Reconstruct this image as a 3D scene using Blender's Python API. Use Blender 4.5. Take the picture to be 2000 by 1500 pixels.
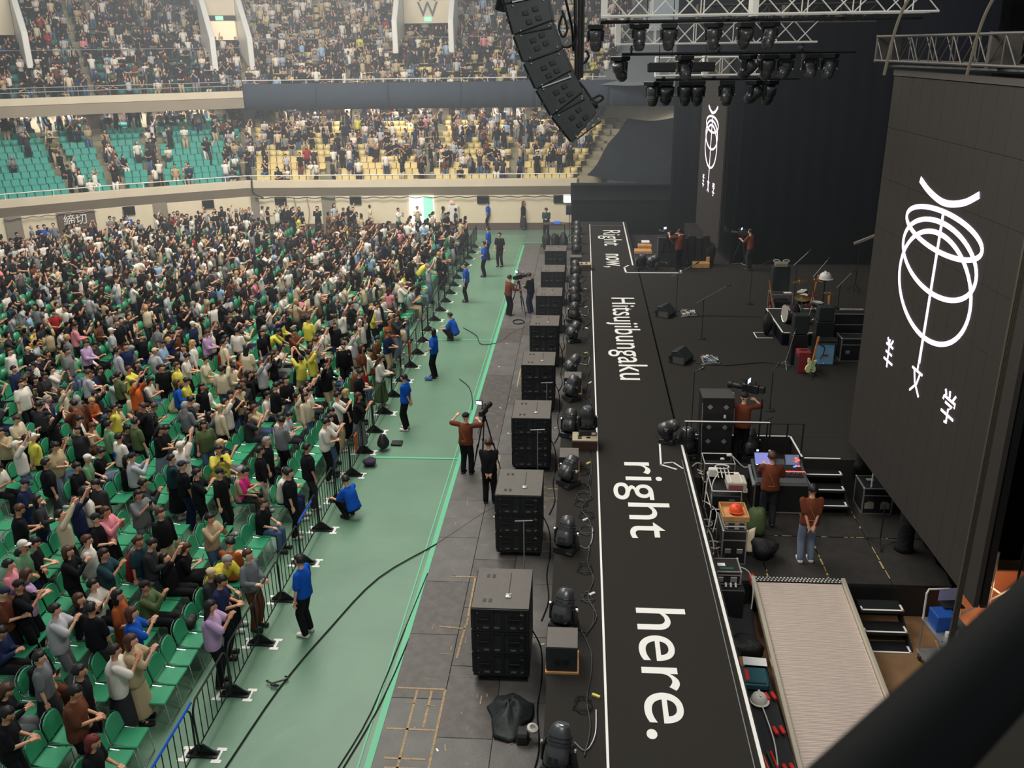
import bpy, bmesh, math, random
import numpy as np
from mathutils import Vector, Matrix
for o in list(bpy.data.objects): bpy.data.objects.remove(o, do_unlink=True)
SC = bpy.context.scene
COL = SC.collection
rnd = random.Random(11)
PI = math.pi

# ------------------------------------------------------------ camera, light, exposure
CAMR = np.array([[0.9972172, -0.01330109, 0.0733549], [0.0733975, 0.34758961, -0.93476964], [-0.01306395, 0.93755242, 0.3475986]])
CH = 10.4
cam_d = bpy.data.cameras.new('camera'); cam = bpy.data.objects.new('camera', cam_d); COL.objects.link(cam)
cam_d.sensor_width = 36; cam_d.lens = 1783 / 2000 * 36; cam_d.clip_end = 300; cam_d.clip_start = 0.05
M4 = Matrix([list(map(float, r)) + [0] for r in CAMR] + [[0, 0, 0, 1]]); M4.translation = (0, 0, CH)
cam.matrix_world = M4
cam_d.dof.use_dof = True; cam_d.dof.focus_distance = 22; cam_d.dof.aperture_fstop = 7.0
SC.camera = cam
SC.view_settings.view_transform = 'Standard'; SC.view_settings.look = 'None'
SC.view_settings.gamma = 1; SC.view_settings.use_curve_mapping = False
SC.view_settings.exposure = 0.36
SC.cycles.max_bounces = 5; SC.cycles.diffuse_bounces = 3; SC.cycles.glossy_bounces = 2
SC.cycles.volume_bounces = 0; SC.cycles.sample_clamp_indirect = 4

W = bpy.data.worlds.new('hall_air'); SC.world = W; W.use_nodes = True
W.node_tree.nodes['Background'].inputs[0].default_value = (0.86, 0.95, 1.0, 1)
W.node_tree.nodes['Background'].inputs[1].default_value = 0.21

def area(name, loc, target, sx, sy, power, col=(1, 1, 1)):
    d = bpy.data.lights.new(name, 'AREA'); d.shape = 'RECTANGLE'; d.size = sx; d.size_y = sy; d.energy = power; d.color = col
    o = bpy.data.objects.new(name, d); COL.objects.link(o); o.location = loc
    o.rotation_euler = (Vector(target) - Vector(loc)).to_track_quat('-Z', 'Y').to_euler()
    return o
area('hall_ceiling_lights', (-9, 30, 21), (-9, 30.5, 0), 9, 30, 5400, (1, 0.95, 0.86))
area('hall_ceiling_lights', (-16, 40, 20), (-18, 60, 4), 16, 6, 4300, (1, 0.96, 0.88))
area('stage_work_light', (2, 8, 14), (2.2, 14, 0), 3, 3, 520, (1, 0.95, 0.88))
area('backstage_work_light', (8.0, 15.0, 0.95), (8.0, 15.3, 0), 0.5, 0.5, 9, (1, 0.6, 0.38))
area('balcony_corridor_lights', (-10, 61.5, 6.7), (-10, 61.3, 0), 19, 0.4, 330, (1, 0.95, 0.86))
for x, y, rz, L in ((-27.3, 59.6, 0.53, 6.5), (-34.8, 54.5, 0.64, 9)):
    o = area('balcony_corridor_lights', (x, y, 6.7), (x, y, 0), L, 0.4, 16 * L, (1, 0.95, 0.86)); o.rotation_euler = (0, 0, rz)

def ray(px, py):
    return CAMR @ np.array([px - 1000., -(py - 750.), -1783.])
def atz(px, py, z=0.0):
    d = ray(px, py); t = (z - CH) / d[2]; return Vector((d[0] * t, d[1] * t, z))
def aty(px, py, Y):
    d = ray(px, py); t = Y / d[1]; return Vector((d[0] * t, Y, CH + d[2] * t))
def proj(x, y, z):
    c = CAMR.T @ np.array([x, y, z - CH]); return 1000 + 1783 * c[0] / -c[2], 750 - 1783 * c[1] / -c[2]

# ------------------------------------------------------------ materials
MATS = {}
def mat(name, col, rough=0.6, metal=0.0, var=0.0, scale=3.0, bump=0.0, bscale=20.0, emit=0.0, spec=0.4, stretch=None, trans=0.0):
    if name in MATS: return MATS[name]
    m = bpy.data.materials.new(name); m.use_nodes = True; nt = m.node_tree; b = nt.nodes['Principled BSDF']
    b.inputs['Base Color'].default_value = (*col, 1); b.inputs['Roughness'].default_value = rough
    b.inputs['Metallic'].default_value = metal; b.inputs['Specular IOR Level'].default_value = spec
    m.diffuse_color = (*col, 1)
    if emit:
        b.inputs['Emission Color'].default_value = (*col, 1); b.inputs['Emission Strength'].default_value = emit
    if trans: b.inputs['Transmission Weight'].default_value = trans
    if var or bump:
        tc = nt.nodes.new('ShaderNodeTexCoord'); mp = nt.nodes.new('ShaderNodeMapping')
        nt.links.new(tc.outputs['Object'], mp.inputs[0])
        if stretch: mp.inputs['Scale'].default_value = stretch
    if var:
        n = nt.nodes.new('ShaderNodeTexNoise'); n.inputs['Scale'].default_value = scale; n.inputs['Detail'].default_value = 5
        nt.links.new(mp.outputs[0], n.inputs['Vector'])
        r = nt.nodes.new('ShaderNodeValToRGB'); nt.links.new(n.outputs['Fac'], r.inputs[0])
        r.color_ramp.elements[0].position = 0.3; r.color_ramp.elements[1].position = 0.7
        r.color_ramp.elements[0].color = (*[c * (1 - var) for c in col], 1)
        r.color_ramp.elements[1].color = (*[min(1, c * (1 + var)) for c in col], 1)
        nt.links.new(r.outputs[0], b.inputs['Base Color'])
    if bump:
        n2 = nt.nodes.new('ShaderNodeTexNoise'); n2.inputs['Scale'].default_value = bscale; n2.inputs['Detail'].default_value = 4
        nt.links.new(mp.outputs[0], n2.inputs['Vector'])
        bp = nt.nodes.new('ShaderNodeBump'); bp.inputs['Strength'].default_value = bump; bp.inputs['Distance'].default_value = 0.05
        nt.links.new(n2.outputs['Fac'], bp.inputs['Height']); nt.links.new(bp.outputs[0], b.inputs['Normal'])
    MATS[name] = m
    return m
def srgb(r, g, b):
    return tuple(((c / 255) / 12.92 if c <= 10 else (((c / 255) + 0.055) / 1.055) ** 2.4) for c in (r, g, b))

M_GREEN = mat('green_floor_sheet', srgb(99, 134, 110), 0.42, var=0.10, scale=0.5, bump=0.22, bscale=1.6)
M_GTAPE = mat('green_tape', srgb(96, 186, 142), 0.5)
M_WTAPE = mat('white_tape', (0.86, 0.84, 0.80), 0.5)
M_CARPET = mat('black_stage_carpet', srgb(48, 46, 43), 0.95, var=0.12, scale=60, spec=0.1)
M_PLY = mat('black_painted_plywood', srgb(98, 95, 92), 0.5, var=0.2, scale=2.2, bump=0.1)
M_PLY2 = mat('worn_black_plywood', srgb(84, 79, 75), 0.5, var=0.28, scale=5)
M_SCUFF = mat('bare_plywood_scuff', srgb(168, 144, 108), 0.8, var=0.3, scale=30)
M_DECK = mat('dark_deck_board', srgb(46, 43, 40), 0.6, var=0.2, scale=4)
M_BLACK = mat('black_metal', (0.012, 0.013, 0.014), 0.45)
M_BLACKP = mat('black_plastic', (0.016, 0.017, 0.018), 0.35)
M_BOXTOP = mat('lit_cabinet_top_tone', srgb(100, 95, 89), 0.6, var=0.06, scale=8)  # tops of black cabinets: grazing light put into this lighter colour
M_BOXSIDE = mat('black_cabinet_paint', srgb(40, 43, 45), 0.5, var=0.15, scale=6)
M_GRILL = mat('black_grille', srgb(32, 35, 37), 0.7)
M_CHROME = mat('chrome', (0.75, 0.75, 0.74), 0.2, 1.0)
M_ALU = mat('bare_aluminium', (0.52, 0.50, 0.46), 0.4, 0.75, var=0.1, scale=6)
M_STEEL = mat('grey_steel', (0.42, 0.42, 0.42), 0.4, 0.7)
M_TRUSS = mat('truss_aluminium', (0.74, 0.72, 0.66), 0.5)
M_TRUSSD = mat('dark_truss_aluminium', (0.11, 0.10, 0.09), 0.5, 0.4)
M_LENS = mat('lamp_glass', (0.12, 0.13, 0.15), 0.05, 0.3)
M_CLOTHB = mat('black_drape', srgb(33, 38, 44), 0.9, var=0.2, scale=1.2, bump=0.5, bscale=3, spec=0.15)
M_CURT = mat('navy_black_curtain', srgb(22, 25, 32), 0.95, spec=0.05)
M_CURTB = mat('black_curtain', (0.006, 0.006, 0.006), 0.95, spec=0.05)
M_NAVY = mat('navy_fascia_cloth', srgb(58, 66, 78), 0.9, var=0.08, scale=0.5, spec=0.1)
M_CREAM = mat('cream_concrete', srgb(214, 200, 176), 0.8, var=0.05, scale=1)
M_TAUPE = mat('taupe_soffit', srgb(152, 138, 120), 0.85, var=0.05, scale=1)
M_WALL = mat('cream_painted_wall', srgb(224, 210, 182), 0.8, var=0.04, scale=2)
M_BASE = mat('brown_baseboard', srgb(98, 84, 76), 0.7)
M_GREYC = mat('grey_column', srgb(138, 130, 116), 0.8)
M_BROWND = mat('dark_brown_door', srgb(104, 88, 78), 0.7)
M_STEP = mat('stand_concrete', srgb(150, 142, 118), 0.85, var=0.1, scale=2)
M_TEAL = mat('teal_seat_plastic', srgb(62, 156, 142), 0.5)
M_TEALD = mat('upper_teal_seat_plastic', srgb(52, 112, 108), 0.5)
M_YEL = mat('yellow_seat_plastic', srgb(222, 200, 138), 0.5)
M_WHITEM = mat('white_painted_metal', (0.75, 0.73, 0.68), 0.4)
M_VINYL = mat('green_chair_vinyl', srgb(54, 148, 106), 0.28, spec=0.6)
M_PWHITE = mat('white_plastic', (0.7, 0.68, 0.62), 0.4)
M_LOGO = mat('white_pink_screen_light', (1.0, 0.80, 1.0), 0.5, emit=1.25)
M_LED = mat('led_screen_face', srgb(60, 56, 53), 0.75, var=0.06, scale=60, spec=0.2)
M_DISP = mat('lit_monitor', (0.75, 0.85, 1.0), 0.4, emit=0.9)
M_DISPD = mat('mixer_screen', (0.16, 0.17, 0.42), 0.3, emit=0.8)
M_REDL = mat('red_lamp', (1, 0.12, 0.08), 0.4, emit=1.2)
M_BLUEL = mat('blue_lamp', (0.15, 0.25, 1), 0.4, emit=1.3)
M_GRL = mat('green_sign_and_door_glow', (0.25, 0.9, 0.45), 0.4, emit=0.8)
M_WARM = mat('warm_lamp_and_opening_glow', (1, 0.97, 0.88), 0.4, emit=1.6)
M_WOOD = mat('plywood', srgb(196, 146, 92), 0.6, var=0.15, scale=6)
M_BROWNF = mat('brown_backstage_floor', srgb(126, 96, 66), 0.6, var=0.15, scale=3)
M_ORANGE = mat('orange_plastic', srgb(240, 90, 50), 0.4)
M_OLIVE = mat('olive_cloth', srgb(84, 100, 62), 0.9)
M_BAG = mat('black_bag_cloth', (0.015, 0.015, 0.016), 0.6, bump=0.4, bscale=12)
M_TARP = mat('black_tarpaulin', srgb(46, 52, 52), 0.55, bump=0.5, bscale=5)
M_TEALCASE = mat('teal_tool_case', srgb(34, 82, 92), 0.5)
M_RED = mat('red_plastic', srgb(206, 46, 40), 0.5)
M_BLUEP = mat('blue_plastic', srgb(30, 78, 160), 0.5)
M_CARD = mat('cardboard', srgb(150, 112, 68), 0.8)
M_PAPER = mat('white_paper', (0.8, 0.8, 0.8), 0.8)
M_CABLE = mat('black_cable', (0.01, 0.01, 0.01), 0.5)
M_CABLEW = mat('white_cable', (0.6, 0.58, 0.52), 0.5)
M_ROPE = mat('grey_rope', srgb(84, 78, 66), 0.9)
M_MAROON = mat('maroon_amp_cloth', srgb(122, 38, 42), 0.7)
M_SKYB = mat('light_blue_amp_cloth', srgb(110, 160, 190), 0.7)
M_BRASS = mat('brass_cymbal', (0.42, 0.27, 0.10), 0.3, 0.9)
M_SHELL = mat('dark_drum_shell', (0.04, 0.03, 0.03), 0.2, 0.2)
M_HEADD = mat('drum_head_skin', (0.4, 0.38, 0.34), 0.5)
M_GCREAM = mat('cream_guitar_lacquer', srgb(226, 220, 160), 0.3)
M_GGREEN = mat('mint_guitar_lacquer', srgb(150, 210, 160), 0.3)
M_GNECK = mat('maple_neck', srgb(206, 136, 78), 0.4)
M_GRED = mat('red_guitar_lacquer', srgb(150, 60, 44), 0.3)
M_RAIL = mat('dark_rail_paint', (0.007, 0.008, 0.008), 0.7, spec=0.15)

# ------------------------------------------------------------ mesh builder
class MB:
    def __init__(s): s.v = []; s.f = []; s.m = []
    def add(s, vs, fs, mi=0):
        b = len(s.v); s.v += [tuple(map(float, v)) for v in vs]; s.f += [tuple(i + b for i in f) for f in fs]; s.m += [mi] * len(fs); return s
    def box(s, c, d, rot=None, mi=0, taper=1.0):
        hx, hy, hz = d[0] / 2, d[1] / 2, d[2] / 2
        vs = [Vector((x * hx * (taper if z > 0 else 1), y * hy * (taper if z > 0 else 1), z * hz)) for z in (-1, 1) for y in (-1, 1) for x in (-1, 1)]
        if rot is not None: vs = [rot @ v for v in vs]
        c = Vector(c)
        return s.add([v + c for v in vs], [(0, 2, 3, 1), (4, 5, 7, 6), (0, 1, 5, 4), (2, 6, 7, 3), (0, 4, 6, 2), (1, 3, 7, 5)], mi)
    def tube(s, pts, r, n=6, mi=0, closed=False):
        pts = [Vector(p) for p in pts]; N = len(pts); rs = r if isinstance(r, (list, tuple)) else [r] * N
        rings = []; up = None
        for i, p in enumerate(pts):
            if closed: t = (pts[(i + 1) % N] - pts[i - 1])
            else: t = (pts[min(i + 1, N - 1)] - pts[max(i - 1, 0)])
            t = t.normalized() if t.length > 1e-9 else Vector((0, 0, 1))
            if up is None: up = Vector((0, 0, 1)) if abs(t.z) < 0.9 else Vector((1, 0, 0))
            a = t.cross(up)
            if a.length < 1e-4: a = t.orthogonal()
            a.normalize(); b = a.cross(t).normalized(); up = b
            rings.append([p + (a * math.cos(2 * PI * k / n) + b * math.sin(2 * PI * k / n)) * rs[i] for k in range(n)])
        vs = [v for rg in rings for v in rg]; fs = []
        for i in range(N if closed else N - 1):
            j = (i + 1) % N
            for k in range(n): fs.append((i * n + k, i * n + (k + 1) % n, j * n + (k + 1) % n, j * n + k))
        if not closed: fs.append(tuple(range(n))[::-1]); fs.append(tuple((N - 1) * n + k for k in range(n)))
        return s.add(vs, fs, mi)
    def cyl(s, a, b, r, r2=None, n=12, mi=0):
        return s.tube([a, b], [r, r if r2 is None else r2], n, mi)
    def lathe(s, prof, origin=(0, 0, 0), axis=(0, 0, 1), n=16, mi=0):
        q = Vector((0, 0, 1)).rotation_difference(Vector(axis).normalized()); o = Vector(origin)
        vs = []; fs = []
        for (r, z) in prof:
            for k in range(n):
                vs.append(q @ Vector((max(r, 1e-4) * math.cos(2 * PI * k / n), max(r, 1e-4) * math.sin(2 * PI * k / n), z)) + o)
        for i in range(len(prof) - 1):
            for k in range(n): fs.append((i * n + k, i * n + (k + 1) % n, (i + 1) * n + (k + 1) % n, (i + 1) * n + k))
        fs.append(tuple(range(n))[::-1]); fs.append(tuple((len(prof) - 1) * n + k for k in range(n)))
        return s.add(vs, fs, mi)
    def prism(s, poly, h, fn=lambda x, y, z: (x, y, z), mi=0):
        n = len(poly); vs = [fn(x, y, 0) for x, y in poly] + [fn(x, y, h) for x, y in poly]
        return s.add(vs, [tuple(range(n))[::-1], tuple(range(n, 2 * n))] + [(i, (i + 1) % n, n + (i + 1) % n, n + i) for i in range(n)], mi)
    def mesh(s, name, mats, bevel=0.0, smooth=False):
        me = bpy.data.meshes.new(name); me.from_pydata(s.v, [], s.f)
        for m in (mats if isinstance(mats, (list, tuple)) else [mats]): me.materials.append(m)
        if any(s.m): me.polygons.foreach_set('material_index', s.m)
        bm = bmesh.new(); bm.from_mesh(me)
        if bevel: bmesh.ops.bevel(bm, geom=[e for e in bm.edges if len(e.link_faces) == 2 and e.calc_face_angle(0) > 0.5], offset=bevel, segments=1, affect='EDGES')
        bmesh.ops.recalc_face_normals(bm, faces=bm.faces); bm.to_mesh(me); bm.free()
        if smooth: me.shade_smooth()
        return me
    def build(s, name, mats, parent=None, bevel=0.0, smooth=False, loc=None):
        return put(name, s.mesh(name, mats, bevel, smooth), parent, loc)
def put(name, me, parent=None, loc=None):
    o = bpy.data.objects.new(name, me); COL.objects.link(o)
    if parent is not None: o.parent = parent
    if loc is not None: o.location = loc
    return o
def tag(o, label, cat=None, group=None, kind=None):
    if label: o['label'] = label
    if cat: o['category'] = cat
    if group: o['group'] = group
    if kind: o['kind'] = kind
    return o
def thing(name, label, cat, loc=(0, 0, 0), rz=0.0, group=None):
    o = bpy.data.objects.new(name, None); COL.objects.link(o); o.location = loc; o.rotation_euler = (0, 0, rz); o.empty_display_size = 0.2
    return tag(o, label, cat, group)
def dup(root, loc=None, rz=None, label=None, group=None):
    def cp(o, par):
        c = o.copy(); COL.objects.link(c); c.parent = par
        for ch in o.children: cp(ch, c)
        return c
    r = cp(root, None)
    if loc is not None: r.location = loc
    if rz is not None: r.rotation_euler = (0, 0, rz)
    if label: r['label'] = label
    if group: r['group'] = group
    return r
def struct(name, mb, mats, parent=None, **k):
    o = mb.build(name, mats, parent, **k)
    if parent is None: o['kind'] = 'structure'
    return o
def ords(n):
    w = 'zeroth first second third fourth fifth sixth seventh eighth ninth tenth eleventh twelfth thirteenth fourteenth fifteenth sixteenth seventeenth eighteenth nineteenth twentieth'.split()
    if n <= 20: return w[n]
    t = {2: 'twenty', 3: 'thirty', 4: 'forty', 5: 'fifty', 6: 'sixty', 7: 'seventy', 8: 'eighty', 9: 'ninety'}[n // 10]
    return (t[:-1] + 'ieth') if n % 10 == 0 else t + '-' + w[n % 10]
def spline(pts, n=6):
    pts = [Vector(p) for p in pts]; out = []
    for i in range(len(pts) - 1):
        p0 = pts[max(i - 1, 0)]; p1 = pts[i]; p2 = pts[i + 1]; p3 = pts[min(i + 2, len(pts) - 1)]
        for k in range(n):
            t = k / n; out.append(0.5 * ((2 * p1) + (p2 - p0) * t + (2 * p0 - 5 * p1 + 4 * p2 - p3) * t * t + (3 * p1 - p0 - 3 * p2 + p3) * t ** 3))
    out.append(pts[-1]); return out
# ------------------------------------------------------------ the hall: octagon walls and stands
P = [(-46, 22), (-41, 34.5), (-33.4, 44.8), (-25.9, 50.45), (-20, 53.9), (-0.3, 54.5), (10, 47.8), (17, 38)]
P = [Vector(p) for p in P]
def nrm(i):
    d = (P[i + 1] - P[i]).normalized(); return Vector((-d.y, d.x))
def off(d):
    out = []
    for i in range(len(P)):
        if i == 0: out.append(P[0] + nrm(0) * d); continue
        if i == len(P) - 1: out.append(P[-1] + nrm(i - 1) * d); continue
        a, b = nrm(i - 1), nrm(i); m = (a + b).normalized(); out.append(P[i] + m * (d / m.dot(a)))
    return out
def sweep(prof, i0, i1, mb=None, mi=0, closed=True):
    mb = mb or MB(); offs = {d: off(d) for d, z in prof}
    n = len(prof); vs = []
    for i in range(i0, i1 + 1):
        for d, z in prof: q = offs[d][i]; vs.append((q.x, q.y, z))
    fs = []
    for i in range(i1 - i0):
        for k in range(n if closed else n - 1): fs.append((i * n + k, i * n + (k + 1) % n, (i + 1) * n + (k + 1) % n, (i + 1) * n + k))
    if closed: fs.append(tuple(range(n))[::-1]); fs.append(tuple((i1 - i0) * n + k for k in range(n)))
    return mb.add(vs, fs, mi)
def hit(px, i, d, py=400):
    r = ray(px, py); o = off(d); a, b = o[i], o[i + 1]; e = b - a
    den = r[0] * e.y - r[1] * e.x; t = (a.x * e.y - a.y * e.x) / den
    return Vector((r[0] * t, r[1] * t, CH + r[2] * t))
def ang(i): return math.atan2(P[i + 1].y - P[i].y, P[i + 1].x - P[i].x)

# floor
struct('floor', MB().box((-12, 34, -0.1), (90, 84, 0.2)), mat('grey_hall_floor', srgb(96, 118, 104), 0.5, var=0.1, scale=1))
fg = MB(); fg.box((-15.7, 29, 0.005), (25, 48, 0.014))
green = struct('floor_green_sheet', fg, M_GREEN)
struct('floor_brown_backstage', MB().box((8, 9.8, 0.01), (11.2, 15.6, 0.03)), M_BROWNF)
t = MB(); t.box((-3.17, 29.5, 0.02), (0.11, 41, 0.006)); t.box((-3.32, 29.5, 0.02), (0.03, 41, 0.006))
for y in (32.6, 22.1): t.box((-4.1, y, 0.021), (2.9, 0.09, 0.006))
t.box((-2.6, 50.6, 0.021), (6, 0.1, 0.006))
struct('floor_tape', t, M_GTAPE)

# plywood covering between the green sheet and the stage: one panel per board
base = struct('floor_plywood', MB().box((-1.75, 28.5, 0.012), (2.72, 43.6, 0.02)), M_BLACK)
pm = [MB().box((0, 0, 0), (0.895, 1.79, 0.02)).mesh('panel', [m], bevel=0.004) for m in (M_PLY, M_PLY2)]
rp = random.Random(5)
for i in range(3):
    for j in range(25):
        y = 6.2 + j * 1.8 + (0.9 if i == 1 else 0)
        if y > 49.6: continue
        o = put('panel', pm[0] if rp.random() < 0.6 else pm[1], base, (-2.66 + i * 0.905, y, 0.033 + rp.random() * 0.003))
sc = MB()
def strip(x0, y0, x1, y1, w=0.035, z=0.048):
    d = Vector((x1 - x0, y1 - y0)); n_ = Vector((-d.y, d.x)).normalized() * w / 2
    sc.add([(x0 + n_.x, y0 + n_.y, z), (x0 - n_.x, y0 - n_.y, z), (x1 - n_.x, y1 - n_.y, z), (x1 + n_.x, y1 + n_.y, z)], [(0, 1, 2, 3)])
for (a, b, c, d) in [(-3.05, 12.75, -2.22, 12.75), (-2.22, 12.75, -2.22, 10.2), (-3.05, 11.75, -2.25, 11.75), (-2.7, 12.7, -2.7, 10.6), (-2.95, 11.1, -2.3, 11.1), (-2.9, 10.9, -2.3, 10.9), (-2.9, 10.2, -2.2, 10.2),
                     (-2.45, 12.7, -2.45, 11.8), (-2.6, 14.55, -2.1, 14.5), (-2.1, 14.6, -2.14, 13.6), (-2.1, 16.3, -2.08, 14.6), (-2.2, 16.3, -1.0, 16.28), (-2.6, 16.3, -2.2, 16.3),
                     (-2.5, 22.3, -2.1, 22.3), (-2.1, 22.3, -2.1, 20.9), (-2.5, 20.9, -2.1, 20.9), (-0.75, 20.4, -0.45, 20.4), (-2.0, 29.2, -1.75, 29.2), (-2.0, 29.2, -2.0, 27.6), (-2.0, 24.7, -1.7, 24.7), (-2.1, 36.4, -1.8, 36.4), (-2.0, 39, -1.7, 39), (-0.75, 17.8, -0.5, 17.8), (-0.75, 17.4, -0.5, 17.4), (-0.72, 19.9, -0.48, 19.9)]:
    strip(a, b, c, d, 0.04)
for k in range(170):
    x = rp.uniform(-3.0, -0.6); y = 9 + 34 * rp.random() ** 1.6; l = rp.uniform(0.03, 0.22); a = rp.choice([0, PI / 2, rp.uniform(0, PI)])
    strip(x, y, x + l * math.cos(a), y + l * math.sin(a), rp.uniform(0.008, 0.022))
so = sc.build('scuff_mark', M_SCUFF, base); so['kind'] = 'stuff'
wt = MB()
for k in range(26):
    x = rp.uniform(-3.0, -0.6); y = rp.uniform(9.5, 44); wt.box((x, y, 0.05), (0.07, 0.03, 0.004), Matrix.Rotation(rp.uniform(0, 3), 3, 'Z'))
o = wt.build('tape_scrap', M_WTAPE, base); o['kind'] = 'stuff'

# low wall, baseboard, balcony front
WI = (0, 6)
struct('wall_far', sweep([(0.25, 0), (0.25, 2.12), (0.6, 2.12), (0.6, 0)], 0, 5), M_WALL)
struct('baseboard_far', sweep([(0.2, 0), (0.2, 0.42), (0.3, 0.42), (0.3, 0)], 0, 5), M_BASE)
bf = sweep([(0, 2.62), (0, 3.02), (0.5, 3.02), (0.5, 2.62)], 0, 5); bf = struct('trim_1', bf, M_CREAM); tag(bf, 'cream top band of the lower balcony front')
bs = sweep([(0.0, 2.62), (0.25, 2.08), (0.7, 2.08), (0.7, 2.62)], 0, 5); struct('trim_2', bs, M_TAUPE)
def rail_run(i0, i1, d, z, h, step, r, name, mats, label, nrails=1):
    t = thing(name, label, 'railing', (0, 0, 0)); o = off(d)
    for k in range(nrails):
        mb = MB(); mb.tube([(o[i].x, o[i].y, z + h * (1 - 0.45 * k)) for i in range(i0, i1 + 1)], r, 6); mb.build('rail', mats, t)
    pm_ = MB().cyl((0, 0, 0), (0, 0, h), r * 0.8, n=5).mesh('post', mats)
    for i in range(i0, i1):
        L = (o[i + 1] - o[i]).length; n = int(L / step)
        for k in range(n):
            q = o[i].lerp(o[i + 1], (k + 0.5) / n)
            if proj(q.x, q.y, z)[0] < -150: continue
            put('post', pm_, t, (q.x, q.y, z))
    return t
rail_run(2, 4, 0.15, 3.02, 0.3, 2.1, 0.03, 'balcony_railing', M_WHITEM, 'white tubular railing on the lower balcony above the dark brown double door')
rail_run(4, 5, 0.15, 3.02, 0.3, 2.1, 0.03, 'balcony_railing', M_WHITEM, 'white tubular railing along the lower balcony below the yellow seats')
# wall furniture
def wallbox(name, px0, px1, z0, z1, i, mats, kind=None, dep=0.12, d=0.2, parent=None):
    a = hit(px0, i, d); b = hit(px1, i, d); c = (a + b) / 2; w = (Vector((b.x - a.x, b.y - a.y))).length
    mb = MB().box((c.x, c.y, (z0 + z1) / 2), (w, dep, z1 - z0), Matrix.Rotation(ang(i), 3, 'Z')); o = mb.build(name, mats, parent, bevel=0.01)
    if kind: o['kind'] = kind
    return o, c, w
for k, (a, b, i) in enumerate([(2, 36, 2), (298, 326, 3), (491, 506, 4), (629, 655, 4)]): wallbox('wall_column', a, b, 0, 2.1, i, M_GREYC, 'structure')
# dark double door with its closed sign
d1, dc, dw = wallbox('door_1', 106, 182, 0, 2.06, 2, M_BROWND, 'structure')
for s in (-1, 1):
    mb = MB().box((0, 0, 0), (dw / 2 - 0.05, 0.05, 1.98), Matrix.Rotation(ang(2), 3, 'Z')); nv = nrm(2)
    q = Vector((math.cos(ang(2)), math.sin(ang(2)), 0)) * (s * dw / 4) + Vector((dc.x - nv.x * 0.08, dc.y - nv.y * 0.08, 1.0)); mb.build('door_leaf', M_BROWND, d1, bevel=0.01, loc=q)
def flat_text(body, size, mats, M, name='lettering', parent=None, ext=0.004, align='CENTER', sx=1.0, spacing=1.0):
    cu = bpy.data.curves.new(name, 'FONT'); cu.body = body; cu.size = size; cu.extrude = ext; cu.align_x = align; cu.space_character = spacing
    tmp = bpy.data.objects.new(name, cu); COL.objects.link(tmp); dg = bpy.context.evaluated_depsgraph_get()
    me = bpy.data.meshes.new_from_object(tmp.evaluated_get(dg)); bpy.data.objects.remove(tmp, do_unlink=True)
    me.transform(Matrix.Diagonal((sx, 1, 1, 1))); me.transform(M); me.materials.clear(); me.materials.append(mats); me.name = name
    return put(name, me, parent)
def wall_text(body, px, z, i, size, mats, parent, d=0.02, ext=0.004, sx=1.0):
    c = hit(px, i, d); a = ang(i)
    M = Matrix.Translation((c.x, c.y, z)) @ Matrix.Rotation(a, 4, 'Z') @ Matrix.Rotation(PI / 2, 4, 'X')
    return flat_text(body, size, mats, M, parent=parent, sx=sx)
wall_text('締切', 142, 1.42, 2, 0.62, M_WTAPE, d1)
for n, (a, b, i) in enumerate([(238, 262, 3), (395, 418, 3), (538, 560, 4), (684, 706, 4), (932, 955, 4), (1081, 1106, 4)]):
    o, c, w = wallbox('wall_vent', a, b, 1.6, 2.06, i, M_BLACKP, None)
    tag(o, 'dark square vent high on the cream wall, %s from the dark double door' % ords(n + 1), 'vent', 'dark wall vents')
    for k in range(4):
        mb = MB().box((c.x, c.y, 1.66 + k * 0.11), (w * 0.92, 0.16, 0.03), Matrix.Rotation(ang(i), 3, 'Z')); mb.build('slat', M_BLACK, o)
o, c, w = wallbox('door_2', 800, 847, 0, 2.06, 4, M_WARM, 'structure', dep=0.06)  # bright opening, no lamp: the light beyond is put in as a glowing face
o, c, w = wallbox('door_3', 827, 846, 0.05, 2.0, 4, M_GRL, 'structure', dep=0.1, d=0.16)  # green door leaf, not a sign: its brightness is put in as emission
o, c, w = wallbox('hydrant_cabinet', 874, 895, 0.42, 1.5, 4, M_WHITEM, None, dep=0.12, d=0.14); tag(o, 'white fire hydrant cabinet on the cream wall under a red lamp', 'cabinet')
wallbox('panel', 876, 893, 0.5, 1.42, 4, M_WHITEM, None, dep=0.03, d=0.06, parent=o)
hc = hit(882, 4, 0.1)
mb = MB(); mb.lathe([(0.14, 0), (0.14, 0.03), (0.07, 0.05)], (hc.x, hc.y, 1.66), (0, -1, 0), 12); l = mb.build('alarm_lamp', M_WHITEM); tag(l, 'round red alarm lamp above the white hydrant cabinet', 'lamp')
MB().lathe([(0.07, 0), (0.06, 0.04), (0.0, 0.06)], (hc.x, hc.y - 0.05, 1.66), (0, -1, 0), 10).build('bulb', M_REDL, l)
hc = hit(1108, 4, -0.1); mb = MB().box((hc.x, hc.y, 1.9), (0.5, 0.2, 0.5)); l = mb.build('emergency_light', M_WHITEM, bevel=0.04); tag(l, 'white square emergency light at the end of the cream wall', 'lamp')
MB().box((hc.x, hc.y - 0.11, 1.86), (0.38, 0.03, 0.38)).build('lamp_glass', M_WARM, l)
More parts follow.
